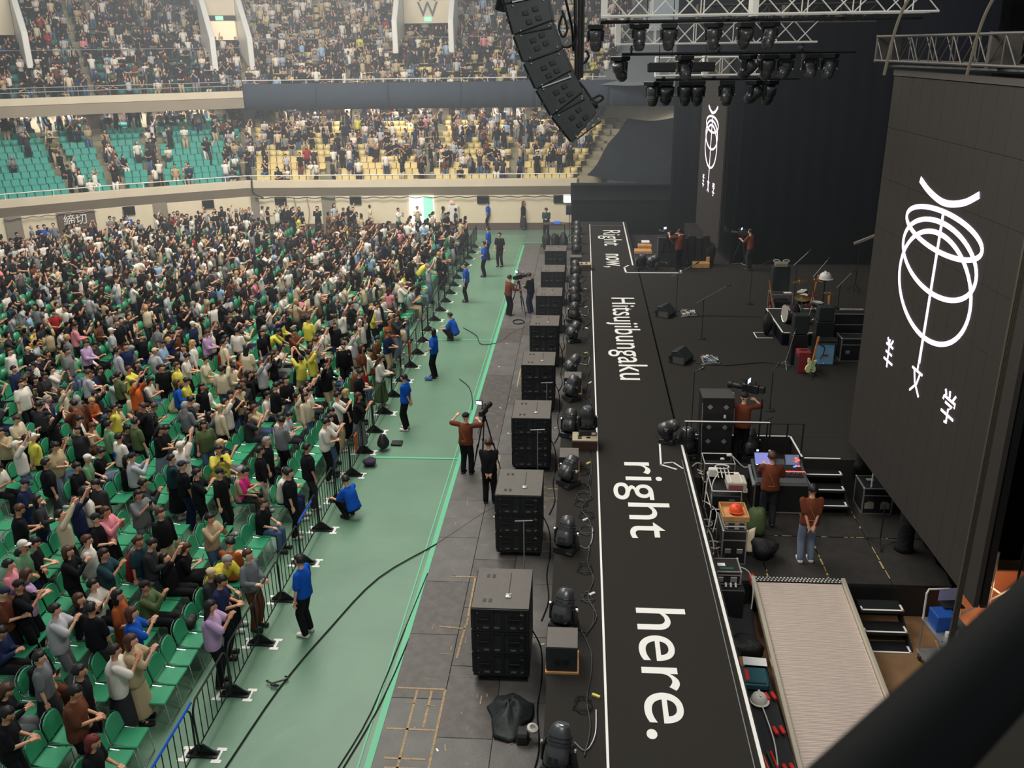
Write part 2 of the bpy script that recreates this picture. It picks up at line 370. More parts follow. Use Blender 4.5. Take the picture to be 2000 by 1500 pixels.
# cable hanging along the wall top
for nm, i0, px, lb in (('cable', 4, np.linspace(500, 1110, 38), 'black cable bundle looped along the top of the cream far wall'), ('cable', 2, np.linspace(2, 186, 14), 'thin pipe and cable along the wall above the dark brown double door')):
    pts = []
    for k, x in enumerate(px):
        h_ = hit(x, i0, 0.05); pts.append((h_.x, h_.y, 2.04 - (0.07 if k % 2 else 0)))
    tag(MB().tube(spline(pts, 3), 0.03, 5).build(nm, M_CABLE if i0 == 4 else M_GREYC), lb, 'cable')
h_ = hit(497, 4, -0.1); tag(MB().tube(spline([(h_.x, h_.y, 3.2), (h_.x, h_.y - .1, 2.7), (h_.x + .1, h_.y - .1, 2.3), (h_.x + .6, h_.y, 2.05)], 4), 0.05, 6).build('cable', M_CABLE), 'thick black cable dropping over the balcony corner beside the yellow seats', 'cable')
for x in (575, 600): 
    h_ = hit(x, 4, 0.1); tag(MB().tube(spline([(h_.x, h_.y, 2.05), (h_.x + 0.1, h_.y, 1.2), (h_.x - .05, h_.y, .4)], 4), 0.025, 5).build('cable', M_GREYC), 'grey cable hanging down the cream wall, %s from the corner' % ('first' if x == 575 else 'second'), 'cable')

# ------------------------------------------------------------ stands
LR = [(0.9 + 0.72 * k, 2.45 + 0.30 * k) for k in range(12)]
UR = [(6.7 + 0.84 * k, 7.5 + 0.50 * k) for k in range(18)]
def stand(name, rows, i0, i1, depth, base_z):
    e = thing(name, None, None); del e['label']; e['kind'] = 'structure'
    for d, z in rows: sweep([(d, base_z(z)), (d, z), (d + depth, z), (d + depth, base_z(z))], i0, i1).build('step', M_STEP, e)
    return e
def stand(name, rows, i0, i1, depth, base_z):
    root = None
    for d, z in rows:
        o = sweep([(d, base_z(z)), (d, z), (d + depth, z), (d + depth, base_z(z))], i0, i1).build(name if root is None else 'step', M_STEP, root)
        if root is None: root = o; o['kind'] = 'structure'
    return root
stand('floor_lower_stand', LR, 0, 5, 0.74, lambda z: z - 0.6)
stand('floor_upper_stand', UR, 0, 5, 0.86, lambda z: z - 0.7)
struct('wall_back', sweep([(9.2, 5.2), (9.2, 8.0), (9.5, 8.0), (9.5, 5.2)], 0, 6), M_WALL)
o9 = off(9.05)
for k, (px, w_, i) in enumerate([(190, 1.2, 3), (215, .9, 3), (260, 1.0, 3), (60, 1.5, 2), (330, 1, 3), (600, 1.2, 4), (760, 1.2, 4), (900, 1.2, 4)]):
    h_ = hit(px, i, 9.15); MB().box((h_.x, h_.y, 6.4), (w_, 0.12, 1.5), Matrix.Rotation(ang(i), 3, 'Z')).build('wall_opening', M_BROWND)['kind'] = 'structure'
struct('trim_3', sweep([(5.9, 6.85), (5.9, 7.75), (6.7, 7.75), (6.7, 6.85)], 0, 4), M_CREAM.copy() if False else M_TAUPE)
struct('trim_4', sweep([(5.86, 7.5), (5.86, 7.9), (6.4, 7.9), (6.4, 7.5)], 0, 4), M_CREAM)
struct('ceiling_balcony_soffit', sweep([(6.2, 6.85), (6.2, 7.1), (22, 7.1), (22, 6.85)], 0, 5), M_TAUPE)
# navy cloth over the far upper balcony, hung in drops
ofa = off(5.8); a, b = ofa[4], ofa[5] + (ofa[5] - ofa[4]).normalized() * 5.0
nv = tag(MB().box((0, 0, 0), (0.01, 0.01, 0.01)).build('balcony_cloth', M_NAVY), 'long navy cloth band hung along the far upper balcony front', 'drape')
nv.data.transform(Matrix.Translation((a.x + .3, a.y, 7.5)))
nD = 6; 
for k in range(nD):
    u0 = k / nD; u1 = (k + 1) / nD; mb = MB(); vs = []; N = 22
    for q in range(N + 1):
        u = u0 + (u1 - u0) * q / N; p = a.lerp(b, u); w_ = 0.03 * math.sin(q * 1.3 + k)
        for z in (6.72, 7.5, 8.32): vs.append((p.x, p.y + w_ + (0.1 if z == 6.72 else 0), z))
        for z in (8.32, 7.5, 6.72): vs.append((p.x, p.y + w_ + 0.05 + (0.1 if z == 6.72 else 0), z))
    fs = [(q * 6 + i, q * 6 + (i + 1) % 6, q * 6 + 6 + (i + 1) % 6, q * 6 + 6 + i) for q in range(N) for i in range(6)] + [(5, 4, 3, 2, 1, 0), tuple(N * 6 + i for i in range(6))]
    mb.add(vs, fs).build('cloth_drop', M_NAVY, nv, smooth=True)
rail_run(2, 4, 6.2, 7.9, 0.55, 1.6, 0.025, 'upper_railing', M_STEEL, 'thin grey railing along the left upper balcony edge', 2)
rail_run(4, 5, 6.1, 7.9, 0.62, 1.6, 0.03, 'upper_railing', M_WHITEM, 'thin white railing above the navy cloth band')
rail_run(4, 5, UR[5][0] + .05, UR[5][1], 1.0, 2.0, 0.03, 'upper_railing', M_STEEL, 'grey rail across the middle of the far upper stand')
rail_run(2, 4, UR[4][0] + .05, UR[4][1], 1.0, 2.0, 0.03, 'upper_railing', M_STEEL, 'grey rail across the middle of the left upper stand')

# entrance blocks in the upper stand
def entrance(px0, px1, i, d, z0, nm, lab, text=None, door=False):
    t = thing('entrance_block', lab, 'stair block'); a = hit(px0, i, d, 60); b = hit(px1, i, d, 60); c = (a + b) / 2; w = Vector((b.x - a.x, b.y - a.y)).length; an = ang(i)
    n2 = nrm(i); R3 = Matrix.Rotation(an, 3, 'Z'); cen = Vector((c.x + n2.x * 3.5, c.y + n2.y * 3.5, z0 + 3.6))
    MB().box(cen, (w, 7, 7.2), R3).build('front_wall', M_CREAM, t)
    for s in (-1, 1):
        def fn(x, y, z, s=s): 
            v = R3 @ Vector((s * (w / 2 + 0.02) + s * z, x, 0)); return (c.x + v.x, c.y + v.y, y)
        MB().prism([(-3.0, z0 - 1.9), (0.4, z0 - 0.6), (0.4, z0 + 3.4), (-3.0, z0 + 0.1)], 0.35, fn).build('side_parapet', M_WHITEM, t, bevel=0.03)
    def face(x, z, w_, h_, m, nm_, dep=0.05):
        v = R3 @ Vector((x, -0.03, 0)); return MB().box((c.x + v.x, c.y + v.y, z), (w_, dep, h_), R3).build(nm_, m, t)
    if door:
        face(0, z0 + 0.6, w * 0.9, 1.2, M_WARM.copy() if False else mat('lit_passage', (0.9, 0.72, 0.5), 0.8, emit=0.35), 'doorway'); face(0, z0 + 1.35, w * 0.98, 0.36, M_BLACKP, 'lintel'); face(-0.1, z0 + 1.36, 0.5, 0.26, M_GRL, 'exit_sign', 0.12)
    else:
        face(0, z0 + 0.25, 0.46, 0.26, M_GRL, 'exit_sign', 0.12)
    if text:
        for body, zz, sz in text:
            v = R3 @ Vector((0, -0.03, 0))
            flat_text(body, sz, mat('grey_letter_paint', srgb(98, 104, 108), 0.8), Matrix.Translation((c.x + v.x, c.y + v.y, z0 + zz)) @ Matrix.Rotation(an, 4, 'Z') @ Matrix.Rotation(PI / 2, 4, 'X'), parent=t, ext=0.02)
    return t
entrance(790, 884, 4, 11.9, 11.9, 'w', 'cream stair block with W and kanji sign between sloped parapets', [('W', 0.42, 1.35), ('西', 1.5, 1.4)])
entrance(404, 463, 3, 10.6, 11.0, 'l', 'cream stair block with lit doorway and green exit sign', None, True)
entrance(-70, 28, 2, 11.0, 11.4, 'm', 'cream stair block at the upper corner above the teal stand')

# seats of the stands
def seat_mesh(name, m):
    mb = MB(); mb.box((0, -0.02, 0.34), (0.40, 0.34, 0.05)); mb.box((0, 0.17, 0.50), (0.40, 0.05, 0.32), Matrix.Rotation(-0.15, 3, 'X')); mb.box((0, 0.12, 0.16), (0.3, 0.06, 0.32))
    return mb.mesh(name, [m, M_GREYC], bevel=0.02)
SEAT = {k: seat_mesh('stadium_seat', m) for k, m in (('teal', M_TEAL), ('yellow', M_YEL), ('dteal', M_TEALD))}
def row_points(i, d, step, aisles, margin=0.4, gap=0.55):
    o = off(d); a, b = o[i], o[i + 1]; L = (b - a).length; mid = L / 2; out = []
    n = int((L - 2 * margin) / step)
    for k in range(n):
        s = margin + (k + 0.5) * step + (L - 2 * margin - n * step) / 2
        if any(abs((s - mid) - q) < gap for q in aisles): continue
        out.append((a.lerp(b, s / L), s - mid, k))
    return out
AIS = {4: (-5.2, 0.6, 6.2), 3: (-1.6,), 2: (-2.8, 2.6), 1: (0,), 5: (0,)}
seat_stuff = {'teal': [], 'yellow': [], 'dteal': []}
cnt = {'teal': 0, 'yellow': 0}
seat_all = []
for tier, rows in (('low', LR), ('up', UR)):
    for r, (d, z) in enumerate(rows):
        for i in (1, 2, 3, 4):
            for q, s, k in row_points(i, d + 0.40, 0.44, AIS[i], 0.4 if tier == 'low' else 0.1, 0.55 if tier == 'low' else 0.28):
                x, y = proj(q.x, q.y, z)
                if x < -60 or x > 1300 or y < -60: continue
                seat_all.append((tier, r, i, q, z, k, x, y))
for tier, r, i, q, z, k, x, y in seat_all:
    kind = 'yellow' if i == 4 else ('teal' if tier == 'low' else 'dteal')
    lim = 170 if kind == 'teal' else 125
    if tier == 'low' and kind in cnt and cnt[kind] < lim and ((kind == 'teal' and x < 440 and x > 0 and r < 9) or (kind == 'yellow' and r < 5 and 490 < x < 1110)):
        cnt[kind] += 1
        o = put('stadium_seat', SEAT[kind], None, (q.x, q.y, z)); o.rotation_euler = (0, 0, ang(i))
        nm_ = {4: 'pale yellow stand seat', 3: 'teal stand seat left of the corner', 2: 'teal stand seat over the brown door', 1: 'teal stand seat at the far left'}[i]
        tag(o, '%s, %s row above the railing, %s from left' % (nm_, ords(r + 1), ords(k + 1)), 'seat', kind + ' seats in the lower stand')
    else: seat_stuff[kind].append((q.x, q.y, z, ang(i)))
def replicate(name, tv, tf, xf, mats, kind='stuff', col=None, mi=None):
    """tv (n,3) verts, tf list of tris/quads as arrays, xf rows x,y,z,yaw,scale -> one joined mesh"""
    tv = np.asarray(tv, float); X = np.asarray(xf, float); n = len(X); nv_ = len(tv)
    c, s = np.cos(X[:, 3]), np.sin(X[:, 3]); sc_ = X[:, 4] if X.shape[1] > 4 else np.ones(n)
    V = np.empty((n, nv_, 3)); V[:, :, 0] = (tv[None, :, 0] * c[:, None] - tv[None, :, 1] * s[:, None]) * sc_[:, None] + X[:, 0, None]
    V[:, :, 1] = (tv[None, :, 0] * s[:, None] + tv[None, :, 1] * c[:, None]) * sc_[:, None] + X[:, 1, None]; V[:, :, 2] = tv[None, :, 2] * sc_[:, None] + X[:, 2, None]
    lv = np.concatenate([np.asarray(f) for f in tf]); ls = np.array([len(f) for f in tf])
    me = bpy.data.meshes.new(name); me.vertices.add(n * nv_); me.vertices.foreach_set('co', V.reshape(-1))
    L = (lv[None, :] + (np.arange(n) * nv_)[:, None]).reshape(-1); me.loops.add(len(L)); me.loops.foreach_set('vertex_index', L.astype(np.int32))
    tot = np.tile(ls, n); st = np.concatenate([[0], np.cumsum(tot)[:-1]]); me.polygons.add(len(tot)); me.polygons.foreach_set('loop_start', st.astype(np.int32)); me.polygons.foreach_set('loop_total', tot.astype(np.int32))
    for m in mats: me.materials.append(m)
    if mi is not None: me.polygons.foreach_set('material_index', np.tile(np.asarray(mi, np.int32), n))
    if col is not None:
        at = me.color_attributes.new('Col', 'FLOAT_COLOR', 'POINT'); C = np.ones((n, nv_, 4)); C[:, :, :3] = col; at.data.foreach_set('color', C.reshape(-1))
    me.update(); me.validate()
    return me
def simple_seat():
    mb = MB(); mb.box((0, -0.02, 0.34), (0.40, 0.34, 0.05)); mb.box((0, 0.17, 0.50), (0.40, 0.05, 0.32), Matrix.Rotation(-0.15, 3, 'X')); return mb
ss = simple_seat()
for kind, m, lb in (('teal', M_TEAL, 'remaining teal seats of the left lower stand'), ('yellow', M_YEL, 'remaining pale yellow seats of the far stands'), ('dteal', M_TEALD, 'teal seats of the left upper stand')):
    me = replicate('stadium_seats', ss.v, ss.f, seat_stuff[kind], [m]); o = put('stadium_seats', me); tag(o, lb, 'seats', kind='stuff')

# ------------------------------------------------------------ black cloth and curtains around the stage
def sheet(name, P00, P10, P01, P11, nu, nv, m, amp=0.1, seed=0, th=0.03, foldu=0, parent=None, fn=None):
    rr = random.Random(seed); ph = [rr.uniform(0, 6) for _ in range(8)]; P00, P10, P01, P11 = map(Vector, (P00, P10, P01, P11)); vs = []; nn = (P10 - P00).cross(P01 - P00).normalized()
    for side in (0, 1):
        for j in range(nv + 1):
            for i in range(nu + 1):
                u, v = i / nu, j / nv; p = P00.lerp(P10, u).lerp(P01.lerp(P11, u), v)
                w = amp * (math.sin(u * 9 + ph[0] + v * 3) * 0.4 + math.sin(v * 11 + ph[1] + u * 4) * 0.3 + math.sin((u + v) * 17 + ph[2]) * 0.3) + (amp * math.sin(u * foldu * 2 * PI) if foldu else 0)
                if fn: p = fn(p, u, v)
                vs.append(p + nn * (w + side * th))
    K = (nu + 1) * (nv + 1); fs = []
    for j in range(nv):
        for i in range(nu):
            a = j * (nu + 1) + i; fs.append((a, a + 1, a + nu + 2, a + nu + 1)); fs.append((K + a, K + a + nu + 1, K + a + nu + 2, K + a + 1))
    bd = [i for i in range(nu + 1)] + [j * (nu + 1) + nu for j in range(1, nv + 1)] + [nv * (nu + 1) + i for i in range(nu - 1, -1, -1)] + [j * (nu + 1) for j in range(nv - 1, 0, -1)]
    for k in range(len(bd)): a, b = bd[k], bd[(k + 1) % len(bd)]; fs.append((a, b, K + b, K + a))
    return MB().add(vs, fs).build(name, m, parent, smooth=True)
q0 = hit(1130, 4, 0.6, 380)
tag(sheet('black_cloth', (0.35, 54.6, 3.1), (9.5, 48.2, 3.2), (3.9, 66.5, 6.75), (15, 58, 6.75), 60, 40, M_CLOTHB, 0.20, 3), 'wrinkled black cloth draped over the stand beside the yellow seats', 'drape')
tag(sheet('black_cloth', (0.1, 61.0, 8.0), (5.5, 57.5, 8.0), (3.2, 68, 11.2), (9.5, 65, 11.2), 16, 14, mat('grey_cloth', srgb(112, 116, 118), 0.9), 0.06, 4), 'flat grey cloth sheet over upper stand seats behind the trusses', 'drape')
for k in range(9):
    z = 2.6 + 0.37 * k; MB().box((0.35 + k * 0.27, 55.3 + k * 1.05, z - 0.4), (1.5, 1.1, 0.8), Matrix.Rotation(-0.3, 3, 'Z')).build('floor_stair_step', M_STEP)['kind'] = 'structure'
def curtain(name, x0, y0, x1, y1, z0, z1, m, label, pitch=0.7, amp=0.03):
    L = math.hypot(x1 - x0, y1 - y0); n = max(4, int(L / pitch * 4)); nx, ny = -(y1 - y0) / L, (x1 - x0) / L; vs = []
    for s in (0, 0.04):
        for i in range(n + 1):
            u = i / n; w = amp * math.sin(i * PI / 2) + s
            for z in (z0, z1): vs.append((x0 + (x1 - x0) * u + nx * w, y0 + (y1 - y0) * u + ny * w, z))
    K = 2 * (n + 1); fs = []
    for i in range(n): a = 2 * i; fs += [(a, a + 2, a + 3, a + 1), (K + a, K + a + 1, K + a + 3, K + a + 2), (a + 1, a + 3, K + a + 3, K + a + 1), (a, K + a, K + a + 2, a + 2)]
    fs += [(0, 1, K + 1, K), (2 * n, K + 2 * n, K + 2 * n + 1, 2 * n + 1)]
    return tag(MB().add(vs, fs).build(name, m, smooth=True), label, 'curtain')
curtain('stage_curtain', 4.6, 48.6, 13, 48.6, 0, 14, M_CURT, 'tall navy black curtain behind the far screen')
curtain('stage_curtain', 12.2, 18, 12.2, 48.6, 0, 14, M_CURT, 'tall navy black back curtain behind the drum riser')
curtain('stage_curtain', 6.3, 38.6, 12.2, 38.6, 0, 14, M_CURT, 'navy black side curtain beside the far screen')
curtain('stage_curtain', -0.55, 50.3, 4.8, 50.3, 0, 3.3, M_CURTB, 'low black masking curtain behind the far end of the walkway')
curtain('stage_curtain', 6.55, 6.0, 6.9, 12.3, 3.2, 14, M_CURTB, 'black side curtain beside the near screen')
curtain('stage_curtain', 9.6, 6.0, 9.6, 17.5, 0, 12, M_CURTB, 'black backstage curtain behind the blue cart')
curtain('stage_curtain', 7.2, 17.6, 9.6, 17.6, 0, 12, M_CURTB, 'black backstage curtain closing the gap behind the near screen')
curtain('stage_curtain', 7.15, 15.35, 7.15, 19.2, 0, 4, M_CURTB, 'low black curtain behind the lower deck under the near screen')
tag(MB().box((2.1, 50.0, 3.35), (5.4, 0.5, 0.08)).box((2.1, 50.2, 2.9), (5.4, 0.05, .9)).build('masking_board', M_CLOTHB), 'grey board along the top of the low black masking curtain', 'board')

# thin haze that fills the hall
hz = MB().box((-10, 57, 11), (76, 58, 24)).build('haze', None if False else M_BLACK)
hm_ = bpy.data.materials.new('hall_haze'); hm_.use_nodes = True; nt = hm_.node_tree; nt.nodes.clear()
ou = nt.nodes.new('ShaderNodeOutputMaterial'); vs_ = nt.nodes.new('ShaderNodeVolumeScatter'); vs_.inputs['Color'].default_value = (0.86, 0.93, 1.0, 1); vs_.inputs['Density'].default_value = 0.0058; vs_.inputs['Anisotropy'].default_value = 0.2
nt.links.new(vs_.outputs[0], ou.inputs['Volume']); hz.data.materials.clear(); hz.data.materials.append(hm_); tag(hz, 'thin pale stage haze hanging in the hall air', 'haze', kind='stuff')
# ------------------------------------------------------------ stage
ZS = 1.6
st = MB(); st.box((0.97, 27, ZS / 2), (2.78, 43, ZS)); st.box((2.42, 13.2, ZS / 2), (0.14, 15.4, ZS - 0.03))                         # walkway
stage = struct('floor_stage_walkway', st, M_CARPET)
struct('floor_main_stage', MB().box((7.3, 29.45, ZS / 2), (9.76, 18.3, ZS)).box((8.62, 19.68, ZS / 2), (7.14, 1.22, ZS)).box((3.3, 38.3, ZS / 2 - .3), (1.8, 1, ZS - .6)), M_CARPET)
struct('floor_notch_platform', MB().box((3.71, 19.6, 0.58), (2.62, 1.38, 1.16)), M_DECK)
struct('floor_far_wing', MB().box((3.9, 43.5, 0.5), (3.0, 9, 1.0)).box((6.4, 43.5, 0.78), (2.0, 9.8, 1.56)), M_DECK)
dk = struct('floor_lower_deck', MB().box((4.85, 17.2, 0.33), (4.6, 3.6, 0.64)), M_BLACK)
pmd = MB().box((0, 0, 0), (1.13, 1.74, 0.05)).mesh('panel', [M_DECK], bevel=0.006)
for i in range(4):
    for j in range(2): put('panel', pmd, dk, (3.13 + i * 1.15, 16.3 + j * 1.77, 0.675))
tm = MB(); rp = random.Random(9)
for x in (3.70, 4.85, 6.0):
    y = 15.5
    while y < 18.9:
        l = rp.uniform(0.08, 0.35)
        if rp.random() < 0.6: tm.box((x + rp.uniform(-.01, .01), y + l / 2, 0.702), (rp.uniform(0.012, 0.03), l, 0.004))
        y += l + 0.05
for k in range(14): tm.box((rp.uniform(4.2, 6.6), 17.18, 0.702), (rp.uniform(.05, .3), 0.015, 0.004))
tm.build('yellow_tape', mat('worn_yellow_tape', srgb(190, 168, 104), 0.7), dk)['kind'] = 'stuff'
# steps, white edged
def steps(name, pts, label, x0, x1):
    t = thing(name, label, 'stairs')
    for (y, z) in pts:
        s_ = MB().box(((x0 + x1) / 2, y + 0.17, z - 0.03), (x1 - x0, 0.36, 0.06)).build('tread', M_BLACKP, t, bevel=0.004)
        MB().box(((x0 + x1) / 2, y + 0.012, z + 0.003), (x1 - x0, 0.038, 0.006)).box((x1 - 0.018, y + 0.1, z + 0.003), (0.036, 0.2, 0.006)).box((x0 + 0.018, y + 0.06, z + 0.003), (0.03, 0.12, 0.006)).build('white_edge_tape', M_WTAPE, s_)
    for x in (x0 - 0.02, x1 + 0.02):
        a, b = pts[0], pts[-1]; MB().prism([(a[0] + .3, a[1] - .1), (b[0], b[1] - .02), (b[0], b[1] - .22), (a[0] + .3, a[1] - .3)], 0.04, lambda u, v, w, x=x: (x - .02 + w, u, v)).build('stringer', M_BLACK, t)
    return t
steps('stage_steps', [(18.75, 1.375), (18.45, 1.15), (18.13, 0.925)], 'black steps with white edge tape rising from lower deck to stage', 5.04, 5.85)
steps('stage_steps', [(14.85, 0.5), (14.53, 0.25), (14.23, 0.03)], 'black steps with white edge tape beside the metal ramp', 5.28, 6.05)
# white edge lines
def line(name, pts, z, w, label, m=M_WTAPE, par=None):
    mb = MB()
    for a, b in zip(pts[:-1], pts[1:]):
        d = Vector((b[0] - a[0], b[1] - a[1])); L = d.length; an = math.atan2(d.y, d.x)
        mb.box(((a[0] + b[0]) / 2, (a[1] + b[1]) / 2, z), (L + w, w, 0.012), Matrix.Rotation(an, 3, 'Z'))
    return mb.build(name, m, par)
line('edge_tape', [(0.44, 6), (0.44, 47.7)], ZS + .006, 0.035, None, par=stage)
line('edge_tape', [(2.455, 6), (2.41, 19.7)], ZS + .0, 0.05, None, par=stage)
line('edge_tape', [(2.2, 38.3), (2.2, 48.3)], ZS + .006, 0.06, None, par=stage)
line('edge_tape', [(0.5, 47.4), (2.2, 47.4)], ZS + .006, 0.02, None, M_STEEL, stage)
line('edge_tape', [(2.0, 38.2), (1.82, 37.8), (1.86, 36.9), (4.07, 36.9), (4.17, 37.9)], ZS + .012, 0.07, None, par=stage)
line('edge_tape', [(2.2, 20.1), (1.90, 19.75), (1.84, 18.62), (2.15, 18.4)], ZS + .008, 0.04, None, par=stage)
line('edge_tape', [(1.92, 18.70), (2.1, 18.75)], ZS + .008, 0.03, None, par=stage); line('edge_tape', [(2.14, 18.72), (2.3, 18.45)], ZS + .008, 0.03, None, par=stage)
line('edge_tape', [(2.45, 20.33), (5.02, 20.33), (5.04, 19.2)], ZS + .008, 0.04, None, par=stage)
line('edge_tape', [(5.1, 19.12), (5.85, 19.12)], ZS + .008, 0.04, None, par=stage)
MB().box((2.33, 12.4, ZS + .002), (0.012, 13, 0.004)).build('carpet_seam', M_STEEL, stage)
def floor_text(body, y0, y1, x0, h, label, spacing=1.0):
    cu = bpy.data.curves.new('lettering', 'FONT'); cu.body = body; cu.size = 1.0; cu.extrude = 0.003; cu.space_character = spacing; cu.offset = 0.002
    tmp = bpy.data.objects.new('tmp', cu); COL.objects.link(tmp); dg = bpy.context.evaluated_depsgraph_get(); me = bpy.data.meshes.new_from_object(tmp.evaluated_get(dg)); bpy.data.objects.remove(tmp, do_unlink=True)
    xs = [v.co.x for v in me.vertices]; w = max(xs) - min(xs); sx = (y0 - y1) / w
    # local x -> world -y, local y -> world +x
    M = Matrix(((0, h, 0, x0), (-sx, 0, 0, y0 + min(xs) * sx), (0, 0, 1, ZS + 0.006), (0, 0, 0, 1)))
    me.transform(M); me.materials.clear(); me.materials.append(M_WTAPE); me.name = 'lettering'
    return put('lettering', me, stage)
floor_text('Right', 46.1, 42.3, 1.10, 1.24, '')
floor_text('now,', 40.5, 37.9, 1.10, 1.24, '')
floor_text('Hitsujibungaku', 32.95, 24.1, 1.15, 1.21, '', 1.02)
floor_text('right', 18.72, 15.35, 1.03, 1.21, '', 1.02)
floor_text('here.', 13.05, 9.98, 0.99, 1.17, '', 1.0)

# rail on the notch
t = thing('guard_rail', 'black guard rail with a white tape top edge behind the mixing desk', 'railing')
for (a, b) in (((2.45, 19.35, 2.34), (5.05, 19.35, 2.34)), ((5.05, 19.35, 2.34), (5.05, 19.35, 1.2)), ((4.7, 19.35, 2.34), (4.7, 19.35, 1.2)), ((4.32, 19.35, 2.34), (4.32, 19.35, 1.2)), ((4.25, 19.35, 2.34), (4.25, 19.35, 1.2)), ((2.75, 19.35, 2.34), (2.75, 19.35, 1.2)), ((2.45, 19.35, 2.34), (2.45, 19.35, 1.2))):
    MB().cyl(a, b, 0.018, n=6).build('post' if a[0] == b[0] else 'top_rail', M_BLACK, t)
MB().box((3.35, 19.35, 2.362), (1.9, 0.04, 0.012)).build('white_tape_strip', M_WTAPE, t)

# ramp
rt = thing('loading_ramp', 'wide bare metal ramp sloping down from the lower deck', 'ramp', (4.22, 15.45, 0.72)); sl = -0.132; L = 5.6; R3 = Matrix.Rotation(math.atan(-sl), 3, 'X')
M_RAMP = mat('ribbed_aluminium', srgb(214, 198, 186), 0.38, 0.15, var=0.06, scale=2, spec=0.6)
pl = MB()
for k in range(7): pl.box((0, -0.048 + k * 0.016, 0.0 + (0.006 if k % 2 else 0)), (1.60, 0.015, 0.035), None)
plm = MB().box((0, 0, 0), (1.60, 0.108, 0.03)).box((0, -0.03, 0.017), (1.6, 0.012, 0.006)).box((0, 0.0, 0.017), (1.6, 0.012, 0.006)).box((0, 0.03, 0.017), (1.6, 0.012, 0.006)).mesh('plank', [M_RAMP])
for k in range(49):
    y = -0.16 - k * 0.112; o = put('plank', plm, rt, (0, y, sl * -y * 1.0)); o.rotation_euler = (math.atan(-sl) * 1, 0, 0); o.location.z = sl * (-y)
for s in (-1, 1):
    MB().box((0, 0, 0), (0.075, L, 0.13)).build('side_rail', mat('ramp_rail', srgb(206, 196, 176), 0.35, 0.4), rt, bevel=0.01, loc=(s * 0.845, -L / 2 + 0.02, sl * L / 2 + 0.03)).rotation_euler = (math.atan(-sl), 0, 0)
MB().box((0, 0, 0), (0.08, 0.16, 0.16)).build('end_cap', M_RED, rt, loc=(-0.86, 0.02, -0.02))
pf = MB().box((0, 0, 0), (1.60, 0.17, 0.02)).build('perforated_strip', M_BLACKP, rt, loc=(0, 0.0, 0.0))
hm = MB()
for j in range(3):
    for i in range(24): hm.box((-0.77 + i * 0.067 + (0.03 if j % 2 else 0), -0.055 + j * 0.055, 0.012), (0.034, 0.03, 0.006))
hm.build('perforation', M_PWHITE, pf)['kind'] = 'stuff'

# ------------------------------------------------------------ LED screens with the line drawing
def ribbon(mb, pts, w, x, closed=False):
    pts = [Vector(p) for p in pts]; n = len(pts); Lp = []; Rp = []
    for i, p in enumerate(pts):
        a = pts[(i - 1) % n] if closed or i > 0 else p; b = pts[(i + 1) % n] if closed or i < n - 1 else p
        d = (b - a).normalized(); q = Vector((-d.y, d.x)) * (w / 2); Lp.append(p + q); Rp.append(p - q)
    vs = [(x, p.x, p.y) for p in Lp] + [(x, p.x, p.y) for p in Rp] + [(x + 0.01, p.x, p.y) for p in Lp] + [(x + 0.01, p.x, p.y) for p in Rp]
    fs = []
    for i in range(n if closed else n - 1):
        j = (i + 1) % n; fs += [(i, j, n + j, n + i), (2 * n + i, 3 * n + i, 3 * n + j, 2 * n + j), (i, 2 * n + i, 2 * n + j, j), (n + i, n + j, 3 * n + j, 3 * n + i)]
    mb.add(vs, fs)
def ell(cx, cz, a, b, n=56): return [(cx + a * math.cos(2 * PI * k / n), cz + b * math.sin(2 * PI * k / n)) for k in range(n)]
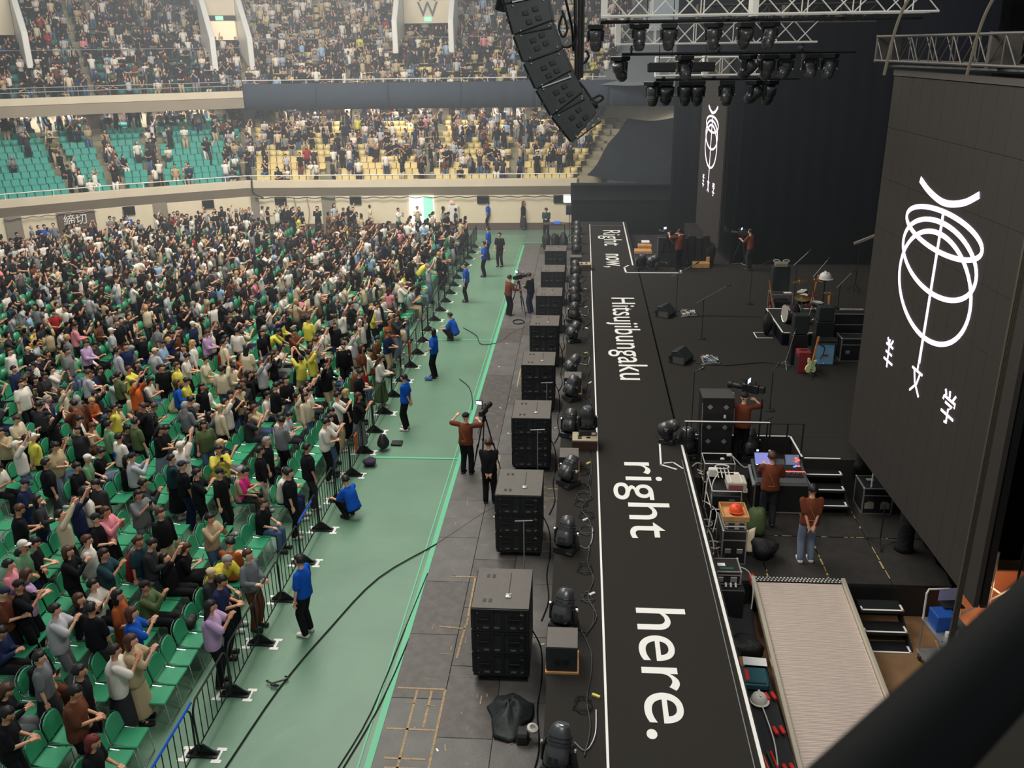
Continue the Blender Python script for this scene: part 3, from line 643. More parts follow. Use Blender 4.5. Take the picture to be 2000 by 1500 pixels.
def screen(name, ax, ay, bx, by, label, zb=2.1, zt=9.76, dz=0.0):
    L = math.hypot(bx - ax, by - ay); rz = math.atan2(by - ay, bx - ax)       # local x along the screen (towards -Y), local -y... faces audience
    t = thing(name, label, 'screen', (ax, ay, 0), rz)
    # local frame: x = along, face normal = local -y side is audience? pick the side with world -X
    nx = math.sin(rz); face = 1 if -nx > 0 else 1
    sgn = -1 if (math.cos(rz + PI / 2)) > 0 else 1                              # +y local points to world cos(rz+90); we want -X
    nC = 13; w = L / nC
    pm_ = MB().box((0, 0, 0), (w - 0.006, 0.08, (zt - zb) / 8 - 0.006)).mesh('led_panel', [M_LED], bevel=0.002)
    for i in range(nC):
        for j in range(8): put('led_panel', pm_, t, (w * (i + 0.5), 0.0, zb + (zt - zb) / 8 * (j + 0.5)))
    MB().box((L / 2, -sgn * 0.12, (zb + zt) / 2), (L, 0.1, zt - zb)).build('frame', M_BLACK, t)
    y = sgn * 0.045
    M = Matrix(((0, 1, 0, 0), (sgn, 0, 0, y), (0, 0, 1, dz), (0, 0, 0, 1)))
    def shape(nm, items):
        mb = MB()
        for pts, wd, cl in items: ribbon(mb, pts, wd, 0, cl)
        me = mb.mesh(nm, [M_LOGO]); me.transform(M); return put(nm, me, t)
    shape('arc', [(spline([(2.0, 8.07, 0), (2.5, 7.92, 0), (3.15, 7.84, 0), (3.85, 7.95, 0), (4.36, 8.15, 0)], 6), 0.11, False)] and [([Vector((p.x, p.y)) for p in spline([(2.0, 8.07, 0), (2.5, 7.92, 0), (3.15, 7.84, 0), (3.85, 7.95, 0), (4.36, 8.15, 0)], 6)], 0.11, False)])
    shape('ring', [(ell(3.18, 7.36, 1.58, 0.335), 0.085, True)]); shape('ring', [(ell(3.16, 6.90, 1.56, 0.61), 0.085, True)]); shape('ring', [(ell(3.15, 6.40, 1.54, 0.92), 0.085, True)])
    shape('stem', [([(3.17, 7.7), (3.10, 4.99)], 0.075, False)])
    g = lambda *s: [(list(p), 0.042, False) for p in s]
    shape('character', g([(1.61, 4.96), (1.63, 4.40)], [(1.50, 4.97), (1.58, 4.86)], [(1.78, 4.98), (1.68, 4.86)], [(1.46, 4.84), (1.82, 4.84)], [(1.48, 4.69), (1.80, 4.69)], [(1.42, 4.53), (1.88, 4.53)]))
    shape('character', g([(3.08, 4.97), (3.08, 4.86)], [(2.84, 4.83), (3.30, 4.83)], [(3.21, 4.82), (3.12, 4.6), (2.86, 4.39)], [(2.94, 4.82), (3.04, 4.6), (3.28, 4.41)]))
    shape('character', g([(4.30, 4.95), (4.36, 4.86)], [(4.47, 4.97), (4.49, 4.87)], [(4.70, 4.96), (4.62, 4.86)], [(4.26, 4.76), (4.28, 4.83), (4.72, 4.83), (4.70, 4.76)], [(4.36, 4.74), (4.62, 4.74), (4.50, 4.66), (4.50, 4.42), (4.42, 4.42)], [(4.25, 4.56), (4.73, 4.56)]))
    MB().box((L / 2, 0, zt + 0.06), (L, 0.12, 0.1)).build('hanging_bar', M_TRUSSD, t)
    return t
screen('led_screen', 6.0, 19.0, 6.2, 12.6, 'large near LED screen with glowing pink-white line drawing of rings')
screen('led_screen', 5.67, 45.6, 5.87, 39.2, 'distant far LED screen with the same glowing ring drawing', dz=-0.34)

# ------------------------------------------------------------ trusses
_unit = {}
def truss(name, a, b, label, sec=0.42, m=M_TRUSS, step=None, th=0.024):
    a, b = Vector(a), Vector(b); L = (b - a).length; t = thing(name, label, 'truss', a, math.atan2(b.y - a.y, b.x - a.x)); step = step or sec
    h = sec / 2; ck = ('c', round(L, 3), m.name)
    cm = MB().cyl((0, 0, 0), (L, 0, 0), th, n=6).mesh('chord', [m])
    for y in (-h, h):
        for z in (-h, h): put('chord', cm, t, (0, y, z))
    n = max(1, round(L / step)); s = L / n
    dm = MB().cyl((0, 0, -h), (s, 0, h), th * 0.5, n=5).mesh('brace', [m]); vm = MB().cyl((0, 0, -h), (0, 0, h), th * 0.5, n=5).mesh('brace', [m]); hm_ = MB().cyl((0, -h, 0), (s, h, 0), th * 0.5, n=5).mesh('brace', [m])
    dm2 = MB().cyl((0, 0, h), (s, 0, -h), th * 0.5, n=5).mesh('brace', [m])
    for k in range(n):
        for y in (-h, h): put('brace', dm if (k + (y > 0)) % 2 else dm2, t, (k * s, y, 0))
        put('brace', hm_, t, (k * s, 0, -h))
        if k % 2 == 0:
            for y in (-h, h): put('brace', vm, t, (k * s, y, 0))
    for k in (0, n // 2): 
        MB().box((0, 0, 0), (0.10, sec * 1.05, sec * 1.15)).build('joint_plate', m, t, loc=(k * s + 0.05 if k == 0 else k * s, 0, 0))
    return t
truss('truss', (0.32, 18.0, 11.10), (6.2, 18.0, 11.22), 'nearest bright aluminium lighting truss, at the top edge of the photo', 0.46)
truss('truss', (0.66, 20.5, 10.6), (4.75, 20.5, 10.62), 'middle bright aluminium lighting truss carrying hanging moving lights', 0.42)
truss('truss', (1.88, 25.5, 9.83), (4.85, 25.5, 9.84), 'lowest and farthest bright aluminium truss, above the far screen', 0.44)
truss('truss', (2.6, 23, 11.0), (6.6, 23, 11.0), 'dark truss crowded with cables behind the middle lighting truss', 0.4, M_TRUSSD)
truss('truss', (5.95, 19.6, 10.25), (6.4, 9.5, 10.35), 'dark truss that carries the near LED screen', 0.44, M_TRUSSD)
truss('truss', (6.5, 18.5, 11.4), (7.2, 12, 11.4), 'dark truss with cables high above the near screen', 0.5, M_TRUSSD)
for (a, b, lb) in [((0.3, 18.0, 10.775), (6.0, 18.0, 10.775), 'black pipe under the nearest bright truss'), ((0.8, 20.5, 10.195), (5.6, 20.5, 10.195), 'black pipe under the middle bright truss'), ((1.9, 25.5, 9.505), (5.6, 25.5, 9.505), 'black pipe under the lowest bright truss'), ((5.98, 19.4, 9.92), (6.25, 11, 9.98), 'dark pipe over the top edge of the near screen')]:
    mb = MB().cyl(a, b, 0.035, n=6); tag(mb.build('pipe', M_BLACK), lb, 'pipe')
tag(MB().box((2.35, 23.6, 9.86), (1.6, 0.3, 0.22)).box((1.8, 23.3, 10.35), (.02, .02, .9)).box((2.9, 23.3, 10.35), (.02, .02, .9)).build('light_bar', M_BLACK, bevel=0.02), 'long black light bar between the middle and lowest trusses', 'light bar')

for (x, y, z0, lb) in ((1.2, 18, 11.4, 'nearest'), (5.6, 18, 11.4, 'nearest'), (1.3, 20.5, 10.85, 'middle'), (4.4, 20.5, 10.85, 'middle'), (2.3, 25.5, 10.1, 'lowest'), (4.5, 25.5, 10.1, 'lowest'), (3.2, 23, 11.25, 'dark'), (6.2, 23, 11.25, 'dark')):
    tag(MB().cyl((x, y, z0 - .05), (x, y, 17), .012, n=5).build('hoist_chain', M_BLACK), 'thin black hoist chain holding the %s truss, %s one' % (lb, 'left' if x < 4 and not (x == 4.4) else 'right'), 'chain')
for (y, zt_, zb_, xs_) in ((18, 10.87, 10.775, (.8, 2.6, 4.6)), (20.5, 10.39, 10.195, (1.0, 2.8, 4.5)), (25.5, 9.61, 9.505, (2.1, 3.4, 4.6))):
    for x in xs_: tag(MB().box((x, y, (zt_ + zb_) / 2), (.06, .46, .05)).box((x, y, (zt_ + zb_) / 2), (.04, .05, zt_ - zb_ + .04)).build('pipe_clamp', M_BLACK), 'black clamp joining the %s bright truss to its pipe, %s from left' % ({18: 'nearest', 20.5: 'middle', 25.5: 'lowest'}[y], ords(xs_.index(x) + 1)), 'clamp')
# moving head lights
def barrel(R_, tilt_axis):
    pass
def moving_light(s=1.0):
    t = thing('moving_light', 'x', 'stage light')
    b_ = MB().box((0, 0, 0.06), (0.40, 0.36, 0.12), taper=0.92).build('base', M_BLACKP, t, bevel=0.015)
    MB().box((0.13, -0.185, 0.06), (0.10, 0.02, 0.05)).build('connector', M_CHROME, b_)
    y = MB()
    y.box((0, 0, 0.15), (0.36, 0.14, 0.07))
    for k in (-1, 1): y.box((k * 0.19, 0, 0.27), (0.05, 0.14, 0.28), Matrix.Rotation(-k * 0.05, 3, 'Y'))
    y.build('yoke', M_BLACKP, t, bevel=0.02)
    h = MB().lathe([(0.10, -0.24), (0.145, -0.23), (0.165, -0.16), (0.165, -0.02), (0.152, 0.0), (0.152, 0.03), (0.158, 0.05), (0.148, 0.15), (0.115, 0.25), (0.085, 0.27)], (0, 0, 0), (0, 0, 1), 14).build('head', mat('dark_glossy_housing', (0.06, 0.061, 0.063), 0.33, 0.35, spec=0.8), t, smooth=True)
    MB().lathe([(0.080, 0.271), (0.072, 0.28), (0.0, 0.285)], (0, 0, 0), (0, 0, 1), 12).build('lens', M_LENS, h)
    vn = MB()
    for k in (-1, 1):
        for z in (-0.17, -0.12): vn.box((k * 0.035, -0.158, z), (0.055, 0.012, 0.04))
    vn.build('vent', M_BLACK, h); 
    rg = MB(); 
    for z in (-0.05, 0.08, 0.13): rg.lathe([(0.159, z), (0.162, z + 0.006), (0.159, z + 0.012)], (0, 0, 0), (0, 0, 1), 14)
    rg.build('cooling_rib', M_STEEL if False else M_BLACKP, h); h.location = (0, 0, 0.37)
    for k in (-1, 1): MB().cyl((k * 0.205, 0, 0.37), (k * 0.23, 0, 0.37), 0.03, n=8).build('tilt_knob', M_CHROME, t)
    return t
ml0 = moving_light(); used = [False]
def place_light(x, y, z, yaw, tilt, label, group=None, hang=False, s=1.0):
    if not used[0]: o = ml0; used[0] = True; o.location = (x, y, z); o['label'] = label
    else: o = dup(ml0, (x, y, z), 0, label)
    o.rotation_euler = (PI if hang else 0, 0, yaw); o.scale = (s, s, s)
    if group: o['group'] = group
    for c in o.children:
        if c.name.startswith('head'): c.rotation_euler = (tilt, 0, 0)
    return o
fl = [(9.35, -.35, -.42), (12.45, -.4, -.42), (14.85, -.4, -.45), (17.55, -.8, -.7), (20.15, -.45, -.4), (22.55, -.9, -.5), (24.35, -1.2, -.75), (27.6, -1.2, -.7), (29.8, -.6, -.2), (31.9, .3, -.3), (33.9, -.4, -.4), (36.2, .2, -.4), (40.5, .2, -.3), (42.6, -.4, -.3), (45, .1, -.3)]
nm = ['beside the black bag at the walkway\'s near end', 'behind the nearest small speaker', 'third from the near end', 'in front of the dark speaker box', 'fifth from near end, left of the crate', 'leaning right near the long white line', 'leaning behind the second small speaker', 'leaning right on a short stand', 'ninth from the near end', 'tenth from the near end', 'eleventh from the near end', 'twelfth from the near end', 'thirteenth from the near end', 'fourteenth from the near end', 'farthest']
for (y, yaw, tl), n_ in zip(fl, nm): place_light(-0.2, y, ZS, yaw, tl, 'black stage light on the stage edge, ' + n_, 'moving lights along the front stage edge', s=1.06)
place_light(0.2, 19.75, ZS + 0.26, 0.1, 0.15, 'black moving-head light standing on the plywood crate', s=1.05)
place_light(2.1, 19.9, ZS, 1.2, 1.0, 'black moving light tipped sideways at the walkway corner', s=1.0)
place_light(2.55, 20.0, 1.16, 0.2, 0.1, 'black moving light upright at the left end of the guard rail', s=1.2)
place_light(4.0, 20.0, 1.16, 0.2, -0.2, 'black moving light upright beside the stage camera operator', s=1.2)
for Y_, z_, s_, tn, xs_ in ((18.0, 10.74, .72, 'nearest bright truss', (1163, 1247, 1305, 1391, 1452, 1500)), (20.5, 10.16, .80, 'middle bright truss', (1212, 1338, 1462, 1500, 1536, 1584, 1622)), (25.5, 9.47, .98, 'lowest bright truss', (1278, 1304, 1342, 1366, 1424, 1478, 1508))):
    for k, px_ in enumerate(xs_):
        x_ = aty(px_, 100, Y_).x; place_light(x_, Y_, z_, rnd.uniform(-.9, .9), rnd.uniform(-.9, .9), 'black stage light hanging under the %s, %s from the left' % (tn, ords(k + 1)), 'moving lights hanging from the trusses', True, s_)

# ------------------------------------------------------------ line array
la = thing('line_array', 'curved black line array loudspeaker hanging over the walkway, cables behind it', 'loudspeaker', (0, 14, 0))
pts_f = [aty(*p, 14.0) for p in ((952, -95), (975, -40), (992, 12), (1008, 70), (1027, 122), (1050, 172), (1079, 222), (1118, 272))]
pts_b = [aty(*p, 14.0) for p in ((1050, -110), (1062, -60), (1073, -5), (1082, 42), (1100, 95), (1119, 135), (1139, 176), (1165, 214))]
for k in range(7):
    a, b, c, d = pts_f[k], pts_b[k], pts_b[k + 1], pts_f[k + 1]; cen = (a + b + c + d) / 4
    sh = lambda p, f=0.985: cen + (p - cen) * f
    vs = []
    for y in (-0.62, 0.62):
        for p in (a, b, c, d): q = sh(p); vs.append((q.x, y, q.z))
    MB().add(vs, [(0, 1, 2, 3), (7, 6, 5, 4), (0, 4, 5, 1), (1, 5, 6, 2), (2, 6, 7, 3), (3, 7, 4, 0)]).build('cabinet', M_BOXSIDE, la, bevel=0.012)
    cab = la.children[-1] if False else None
    e1 = (b - a).normalized(); e2 = (d - a).normalized(); fr = MB(); w = (b - a).length; h = (d - a).length
    def pt(u, v, y=-0.63): p = a + (b - a) * u + (d - a) * v; return (p.x, y, p.z)
    rot = Matrix(((e1.x, 0, e2.x), (0, 1, 0), (e1.z, 0, e2.z)))
    hd = MB()
    for (u, v) in ((0.42, 0.38), (0.66, 0.32), (0.45, 0.68), (0.68, 0.62)): hd.box(pt(u, v), (0.075, 0.02, 0.06), rot)
    hd.build('handle_recess', M_BLACK, la)
    bl = MB()
    for (u, v) in ((0.18, 0.1), (0.2, 0.9), (0.88, 0.12), (0.9, 0.88)): bl.cyl(pt(u, v, -0.62), pt(u, v, -0.64), 0.011, n=6)
    bl.build('bolt', M_CHROME, la)
    MB().box(pt(0.55, 0.985), (w * 0.75, 0.03, 0.018), rot).build('rigging_plate', M_STEEL if k % 3 == 1 else M_BLACKP, la)
    q = sh(a); r_ = sh(d); MB().box(((q.x + r_.x) / 2 - 0.012, 0, (q.z + r_.z) / 2), (0.02, 1.18, h * 0.9), Matrix.Rotation(math.atan2((q.x - r_.x), (q.z - r_.z)), 3, 'Y')).build('grille', M_GRILL, la)
    MB().box((pt(0, .5)[0] - .01, -0.6, pt(0, .5)[2]), (0.05, 0.05, 0.04)).build('side_clip', M_BLACKP, la)
for k, (x0, x1) in enumerate(((1122, 1126), (1133, 1131), (1141, 1136))):
    a = aty(x0, -80, 13.9); b = aty(x1, 160 - 4 * k, 13.9); tag(MB().tube([a, b], 0.028, 6).build('cable', M_CABLE), 'thick black vertical cable hanging behind the line array, strand %s' % ['nearest it', 'in the middle', 'farthest from it'][k], 'cable', 'vertical array cables')
for k, pp in enumerate(([(1098, 20), (1108, 55), (1100, 72), (1092, 55), (1098, 30)], [(1090, 85), (1105, 92), (1120, 85), (1128, 62), (1122, 40)], [(1145, 98), (1150, 110), (1142, 122), (1132, 126)], [(1131, 160), (1140, 170), (1152, 188), (1165, 200), (1178, 192), (1172, 186), (1160, 192), (1150, 196)], [(1131, 160), (1138, 180), (1148, 198), (1160, 204), (1166, 212), (1164, 196)], [(1105, 0), (1112, 30), (1118, 60), (1120, 100)])):
    tag(MB().tube(spline([aty(x, y, 13.7 + .1 * k) for x, y in pp], 5), 0.018, 5).build('cable', M_CABLE), 'thin black cable looping behind the line array, ' + ['near the top', 'past the middle', 'short loop on the vertical strands', 'bow at the lowest cabinet', 'end at the lowest cabinet', 'straight from above'][k], 'cable')
sp2 = thing('side_speaker', 'second smaller black speaker array behind the line array top', 'loudspeaker')
for k, (y0, y1, xo) in enumerate(((-60, -10, 960), (-10, 28, 972))):
    a = aty(xo, y0, 16); b = aty(xo + 50, y1, 16); MB().box(((a.x + b.x) / 2, 16, (a.z + b.z) / 2), (b.x - a.x, 0.7, a.z - b.z - .02), Matrix.Rotation(0.25, 3, 'Y')).build('cabinet', M_BOXSIDE, sp2, bevel=0.02)
MB().box(aty(984, 26, 15.6), (0.2, 0.05, 0.03), Matrix.Rotation(-0.2, 3, 'Y')).build('clip', M_CHROME, sp2)

# ------------------------------------------------------------ subwoofer stacks
def sub():
    t = thing('subwoofer', 'x', 'loudspeaker'); w, dp, h = 0.97, 1.24, 0.448
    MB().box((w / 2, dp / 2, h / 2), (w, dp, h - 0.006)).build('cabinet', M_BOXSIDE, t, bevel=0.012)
    f = MB()
    for x in (0.03, 0.35, 0.53, w - 0.09, w - 0.03): f.box((x, -0.012, h / 2), (0.035, 0.03, h - 0.02))
    for z in (0.02, h - 0.02): f.box((w / 2, -0.012, z), (w, 0.028, 0.03))
    f.build('frame', M_BLACKP, t)
    for x in (0.2, 0.72):
        hd = MB().box((x, -0.006, h * 0.55), (0.2, 0.016, 0.17)).build('handle_recess', M_BLACK, t)
        MB().cyl((x - 0.09, -0.03, h * 0.55), (x + 0.09, -0.03, h * 0.55), 0.012, n=6).build('bar', M_GRILL, hd)
    for x in (0.24, 0.42, 0.7): MB().box((x, -0.01, 0.07), (0.09, 0.012, 0.035)).build('foot_plate', mat('grey_plate', (0.12, 0.12, 0.125), 0.5), t)
    bo = MB()
    for x in (0.1, w - 0.13):
        for z in (0.07, h - 0.07): bo.cyl((x, -0.028, z), (x, -0.036, z), 0.011, n=6)
    for z in (0.1, h - 0.1): bo.box((w - 0.12, -0.03, z), (0.06, 0.012, 0.014))
    bo.build('bolt', M_CHROME, t)
    MB().box((-0.01, dp / 2, h / 2), (0.02, dp * 0.94, h * 0.9)).build('grille', M_GRILL, t)
    return t
def sub_top(t, h=0.448):
    w, dp = 0.97, 1.24
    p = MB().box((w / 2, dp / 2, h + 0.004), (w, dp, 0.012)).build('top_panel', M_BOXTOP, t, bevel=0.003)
    for (x, y) in ((0.20, 0.22), (0.30, 0.22), (0.20, 0.98), (0.30, 0.98)): MB().box((x, y, h + 0.011), (0.055, 0.11, 0.006)).build('hand_hole', M_BLACK, p, bevel=0.002)
    MB().lathe([(0.05, 0), (0.05, 0.02), (0.02, 0.03), (0.0, 0.03)], (0.6, 0.36, h + 0.01), n=10).box((0.6, 0.36, h + .02), (0.09, 0.12, 0.02)).build('pole_socket', M_STEEL, p)
    MB().box((0.6, 0.75, h + 0.012), (0.012, 0.7, 0.005)).build('groove', M_GRILL, p)
    return t
s0 = sub(); s1 = sub_top(sub())
SY = [(-1.76, 13.0), (-1.73, 17.12), (-1.69, 21.35), (-1.70, 25.45), (-1.68, 29.5), (-1.66, 33.4), (-1.64, 37.3), (-1.64, 41.4)]
def dolly():
    t = thing('speaker_dolly', 'x', 'dolly'); MB().box((0.485, 0.62, 0.125), (0.94, 1.2, 0.04)).build('board', M_BLACKP, t, bevel=0.006)
    for x in (0.1, 0.87):
        for y in (0.1, 1.14): 
            c = MB().box((x, y, 0.09), (0.05, 0.06, 0.04)).build('caster', M_STEEL, t); MB().lathe([(0.045, -0.02), (0.05, -0.012), (0.05, 0.012), (0.045, 0.02)], (x, y, 0.05), (1, 0, 0), 12).build('wheel', M_BLACKP, c)
    return t
dl0 = dolly()
for k, (x, y) in enumerate(SY):
    pos = ['nearest', 'second nearest', 'third nearest', 'fourth nearest', 'fifth nearest', 'sixth nearest', 'seventh nearest', 'farthest'][k]
    for lv in range(3):
        src = s1 if lv == 2 else s0; first = (k == 0 and lv in (0, 2)); z = 0.19 + lv * 0.45
        lb = 'black subwoofer cabinet, %s of the %s stack along the stage' % (['bottom one', 'middle one', 'top one'][lv], pos)
        if first: src.location = (x, y, z); src['label'] = lb; src['group'] = 'subwoofer stacks along the stage'
        else: dup(src, (x, y, z), 0, lb, 'subwoofer stacks along the stage')
    lb = 'low black wheeled dolly under the %s subwoofer stack' % pos
    if k == 0: dl0.location = (x, y, 0.045); dl0['label'] = lb; dl0['group'] = 'dollies under the subwoofers'
    else: dup(dl0, (x, y, 0.045), 0, lb, 'dollies under the subwoofers')

# small speakers and boxes on the stage edge
def small_spk(x, y, label, w=0.46, d=0.5, h=0.42):
    t = thing('front_speaker', label, 'loudspeaker', (x, y, ZS))
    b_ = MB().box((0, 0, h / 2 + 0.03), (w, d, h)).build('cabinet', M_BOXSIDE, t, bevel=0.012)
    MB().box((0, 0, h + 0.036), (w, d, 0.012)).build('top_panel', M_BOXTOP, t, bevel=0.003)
    for k in (-1, 1): MB().box((k * 0.06, -d / 2 - 0.004, h * 0.5), (0.09, 0.012, 0.08)).build('handle_recess', M_BLACK, t)
    MB().box((0, 0, 0.015), (w + 0.04, d + 0.05, 0.03)).build('plywood_base', M_WOOD, t)
    MB().box((-w / 2 - 0.005, 0, h / 2 + .03), (0.012, d * .92, h * .9)).build('grille', M_GRILL, t)
    return t
small_spk(-0.2, 11.55, 'small black speaker box with lit grey top, nearest on the stage edge'); small_spk(-0.17, 23.2, 'small black speaker box with lit grey top, middle of the stage edge'); small_spk(-0.2, 18.45, 'small black speaker box behind a leaning stage light', 0.42, .5, .3); small_spk(-0.2, 38.0, 'small black speaker box with lit grey top, farthest on the stage edge')
t = thing('plywood_crate', 'plywood edged crate with open compartments on the stage edge', 'crate', (0.15, 19.55, ZS))
MB().box((0, -.02, 0.12), (0.58, 0.5, 0.24)).build('body', mat('dark_red_wood', srgb(64, 40, 34), 0.7), t, bevel=0.01)
MB().box((0, 0, 0.25), (0.58, 0.5, 0.02)).build('lid', mat('pale_plywood', srgb(168, 158, 132), 0.7), t)
for x, y in ((-0.12, -0.12), (-0.12, -0.0), (0.08, -0.08), (0.08, 0.06)): MB().box((x, y, 0.258), (0.09, 0.1, 0.012)).build('compartment', M_BLACK, t)
# truss scaffold with crew box further along
dup(t, (0.15, 37.5, ZS), 0, 'dark red crate with open compartments far along the stage edge')

# tarpaulin heap, strobe, cables at the near end
tp = MB(); vs = []; fs = []; n = 22; m_ = 9; rr = random.Random(4); fo = [rr.uniform(.8, 1.2) for _ in range(n)]
for j in range(m_ + 1):
    v = j / m_
    for i in range(n):
        a = 2 * PI * i / n; r = (0.05 + 0.95 * v) * (1 + 0.10 * math.sin(3 * a) + 0.08 * math.sin(5 * a + 1)) * (1 + (fo[i] - 1) * v)
        vs.append((-1.05 + 0.40 * r * math.cos(a) + 0.05 * math.sin(a), 12.15 + 0.52 * r * math.sin(a), 0.05 + 0.30 * (1 - v ** 1.6) * (0.85 + 0.25 * math.sin(4 * a + 5 * v)) + (0.03 if j == m_ else 0.02)))
for j in range(m_):
    for i in range(n): fs.append((j * n + i, j * n + (i + 1) % n, (j + 1) * n + (i + 1) % n, (j + 1) * n + i))
fs.append(tuple(range(n))[::-1]); fs.append(tuple(m_ * n + i for i in range(n)))
tag(tp.add(vs, fs).build('tarpaulin', M_TARP, smooth=True), 'crumpled black tarpaulin heap on the floor before the nearest subwoofer stack', 'tarpaulin')
t = thing('blower', 'small black blower with white round mouth beside the tarpaulin', 'blower', (-0.72, 11.6, 0.05)); MB().box((-0.1, 0, 0.1), (0.22, 0.26, 0.2)).build('body', M_BLACKP, t, bevel=0.04); MB().lathe([(0.09, 0), (0.09, 0.05), (0.05, 0.06), (0.05, 0.01), (0, 0.01)], (0.05, 0.05, 0.18), (0.2, -0.2, 1), 16).build('mouth', M_PWHITE, t)
def cable(pts, r, label, m=M_CABLE, n=5, k=4):
    return tag(MB().tube(spline(pts, k), r, n).build('cable', m), label, 'cable')
F = lambda L, z: [tuple(atz(x, y, z)) for x, y in L]
cable(F([(440, 1500), (545, 1345), (640, 1232), (740, 1128), (860, 1058), (940, 1005), (980, 985)], 0.035), 0.014, 'long black cable running diagonally over the green floor from the front row')
cable(F([(670, 1500), (740, 1380), (800, 1245), (850, 1110), (870, 1010)], 0.03), 0.012, 'black cable lying beside the long green tape line')
cable(F([(660, 1500), (725, 1390), (790, 1230), (835, 1120)], 0.03), 0.010, 'second thin black cable next to the green tape line')
cable(F([(905, 640), (930, 655), (940, 672), (975, 668), (1000, 650), (1025, 640)], 0.04), 0.014, 'looping black cable from the crouching steward to the far camera')
cable(F([(897, 740), (915, 755), (922, 775), (922, 800)], 0.03), 0.012, 'thin black cable on the green floor near the near camera')
tag(MB().tube([Vector((-2.45 + .22 * math.cos(a), 34.9 + .3 * math.sin(a), 0.06 + 0.01 * (a / 6))) for a in np.linspace(0, 18, 60)], 0.014, 5).build('cable_coil', M_CABLE), 'coil of black cable beside the far camera tripod', 'cable')
kn = atz(553, 1330, 0.05); tag(MB().tube([kn + Vector((.10 * math.sin(2 * a) - .1 * a / 3, .10 * math.cos(a) - .06 * a / 3, .02)) for a in np.linspace(0, 6, 16)], 0.016, 5).build('cable_knot', M_CABLE), 'knotted end in the diagonal black cable', 'cable')
rc = random.Random(3)
for k in range(10):
    y0 = 9.6 + k * 2.6; z = ZS + 0.02
    pts = [(0.22 + rc.uniform(-.15, .12), y0 + q * 0.55, z) for q in range(6)]
    cable(pts, 0.011, 'black cable along the stage edge between front lights, %s stretch from the near end' % ords(k + 1))
    cable([(0.0, y0 + .25, z), (0.15 + rc.uniform(0, .1), y0 + 0.1, z), (0.28, y0 + 0.4, z), (0.3, y0 + .9, z)], 0.009, 'short cable tail behind a front stage light, %s from the near end' % ords(k + 1), M_CABLE if k % 2 else M_STEEL)
    cp = MB().box((0.25 + rc.uniform(-.1, .08), y0 + 1.2, z), (0.12, 0.04, 0.03), Matrix.Rotation(rc.uniform(-1, 1), 3, 'Z')).build('cable_connector', M_PWHITE if k % 3 else mat('yellow_plug', (0.7, 0.6, 0.15), 0.5)); tag(cp, 'small pale cable connector on the stage edge, %s from the near end' % ords(k + 1), 'connector')
for k in range(8):
    y0 = SY[k][1]
    cable([(-0.74, y0 + .3, 0.9), (-0.6, y0 + .35, .5), (-0.58, y0 + .1, .07), (-0.62, y0 - 0.7, 0.06), (-0.55, y0 - 1.6, 0.06), (-0.66, y0 - 2.3, .06)], 0.013, 'black cable from the %s subwoofer stack towards the stage skirt' % ords(k + 1))
# upright thin poles with T bars behind the stacks
for k, (px, py) in enumerate(((1023, 1018), (1050, 840), (1068, 748))):
    q = aty(px, py, SY[k][1] + 1.45); t = thing('stand_pole', 'thin grey T-bar stand behind subwoofer stack, %s from near end' % ords(k + 1), 'stand'); MB().cyl((q.x, q.y, 0.045), (q.x, q.y, q.z), 0.01, n=5).build('pole', M_STEEL, t); MB().cyl((q.x - .16, q.y, q.z), (q.x + .16, q.y, q.z + .02), 0.013, n=5).build('cross_bar', M_CHROME, t)
    MB().lathe([(.12, 0), (.12, .015), (.02, .03)], (q.x, q.y, 0.045), n=10).build('round_base', M_BLACK, t)

for k, (y, r) in enumerate(((17.0, .16), (16.2, .13), (16.7, .12), (15.6, .14), (14.2, .12), (18.2, .15), (13.3, .1), (10.6, .12), (21.4, .12), (26.2, .12))):
    pts = [Vector((.12 + .06 * math.sin(k * 2.3) + r * math.cos(a) + .03 * math.sin(2.3 * a), y + r * 1.3 * math.sin(a) + .05 * math.cos(1.7 * a), ZS + .02 + .006 * (a % 1))) for a in np.linspace(0, 15, 44)]
    tag(MB().tube(pts, .009, 4).build('cable_coil', M_CABLE if k % 3 else mat('dark_grey_cable', (.05, .05, .05), .5)), 'tangled cable coil beside the long white line, %s from the near end' % ords(sorted([17.0, 16.2, 16.7, 15.6, 14.2, 18.2, 13.3, 10.6, 21.4, 26.2]).index(y) + 1), 'cable', 'cable coils on the stage edge')
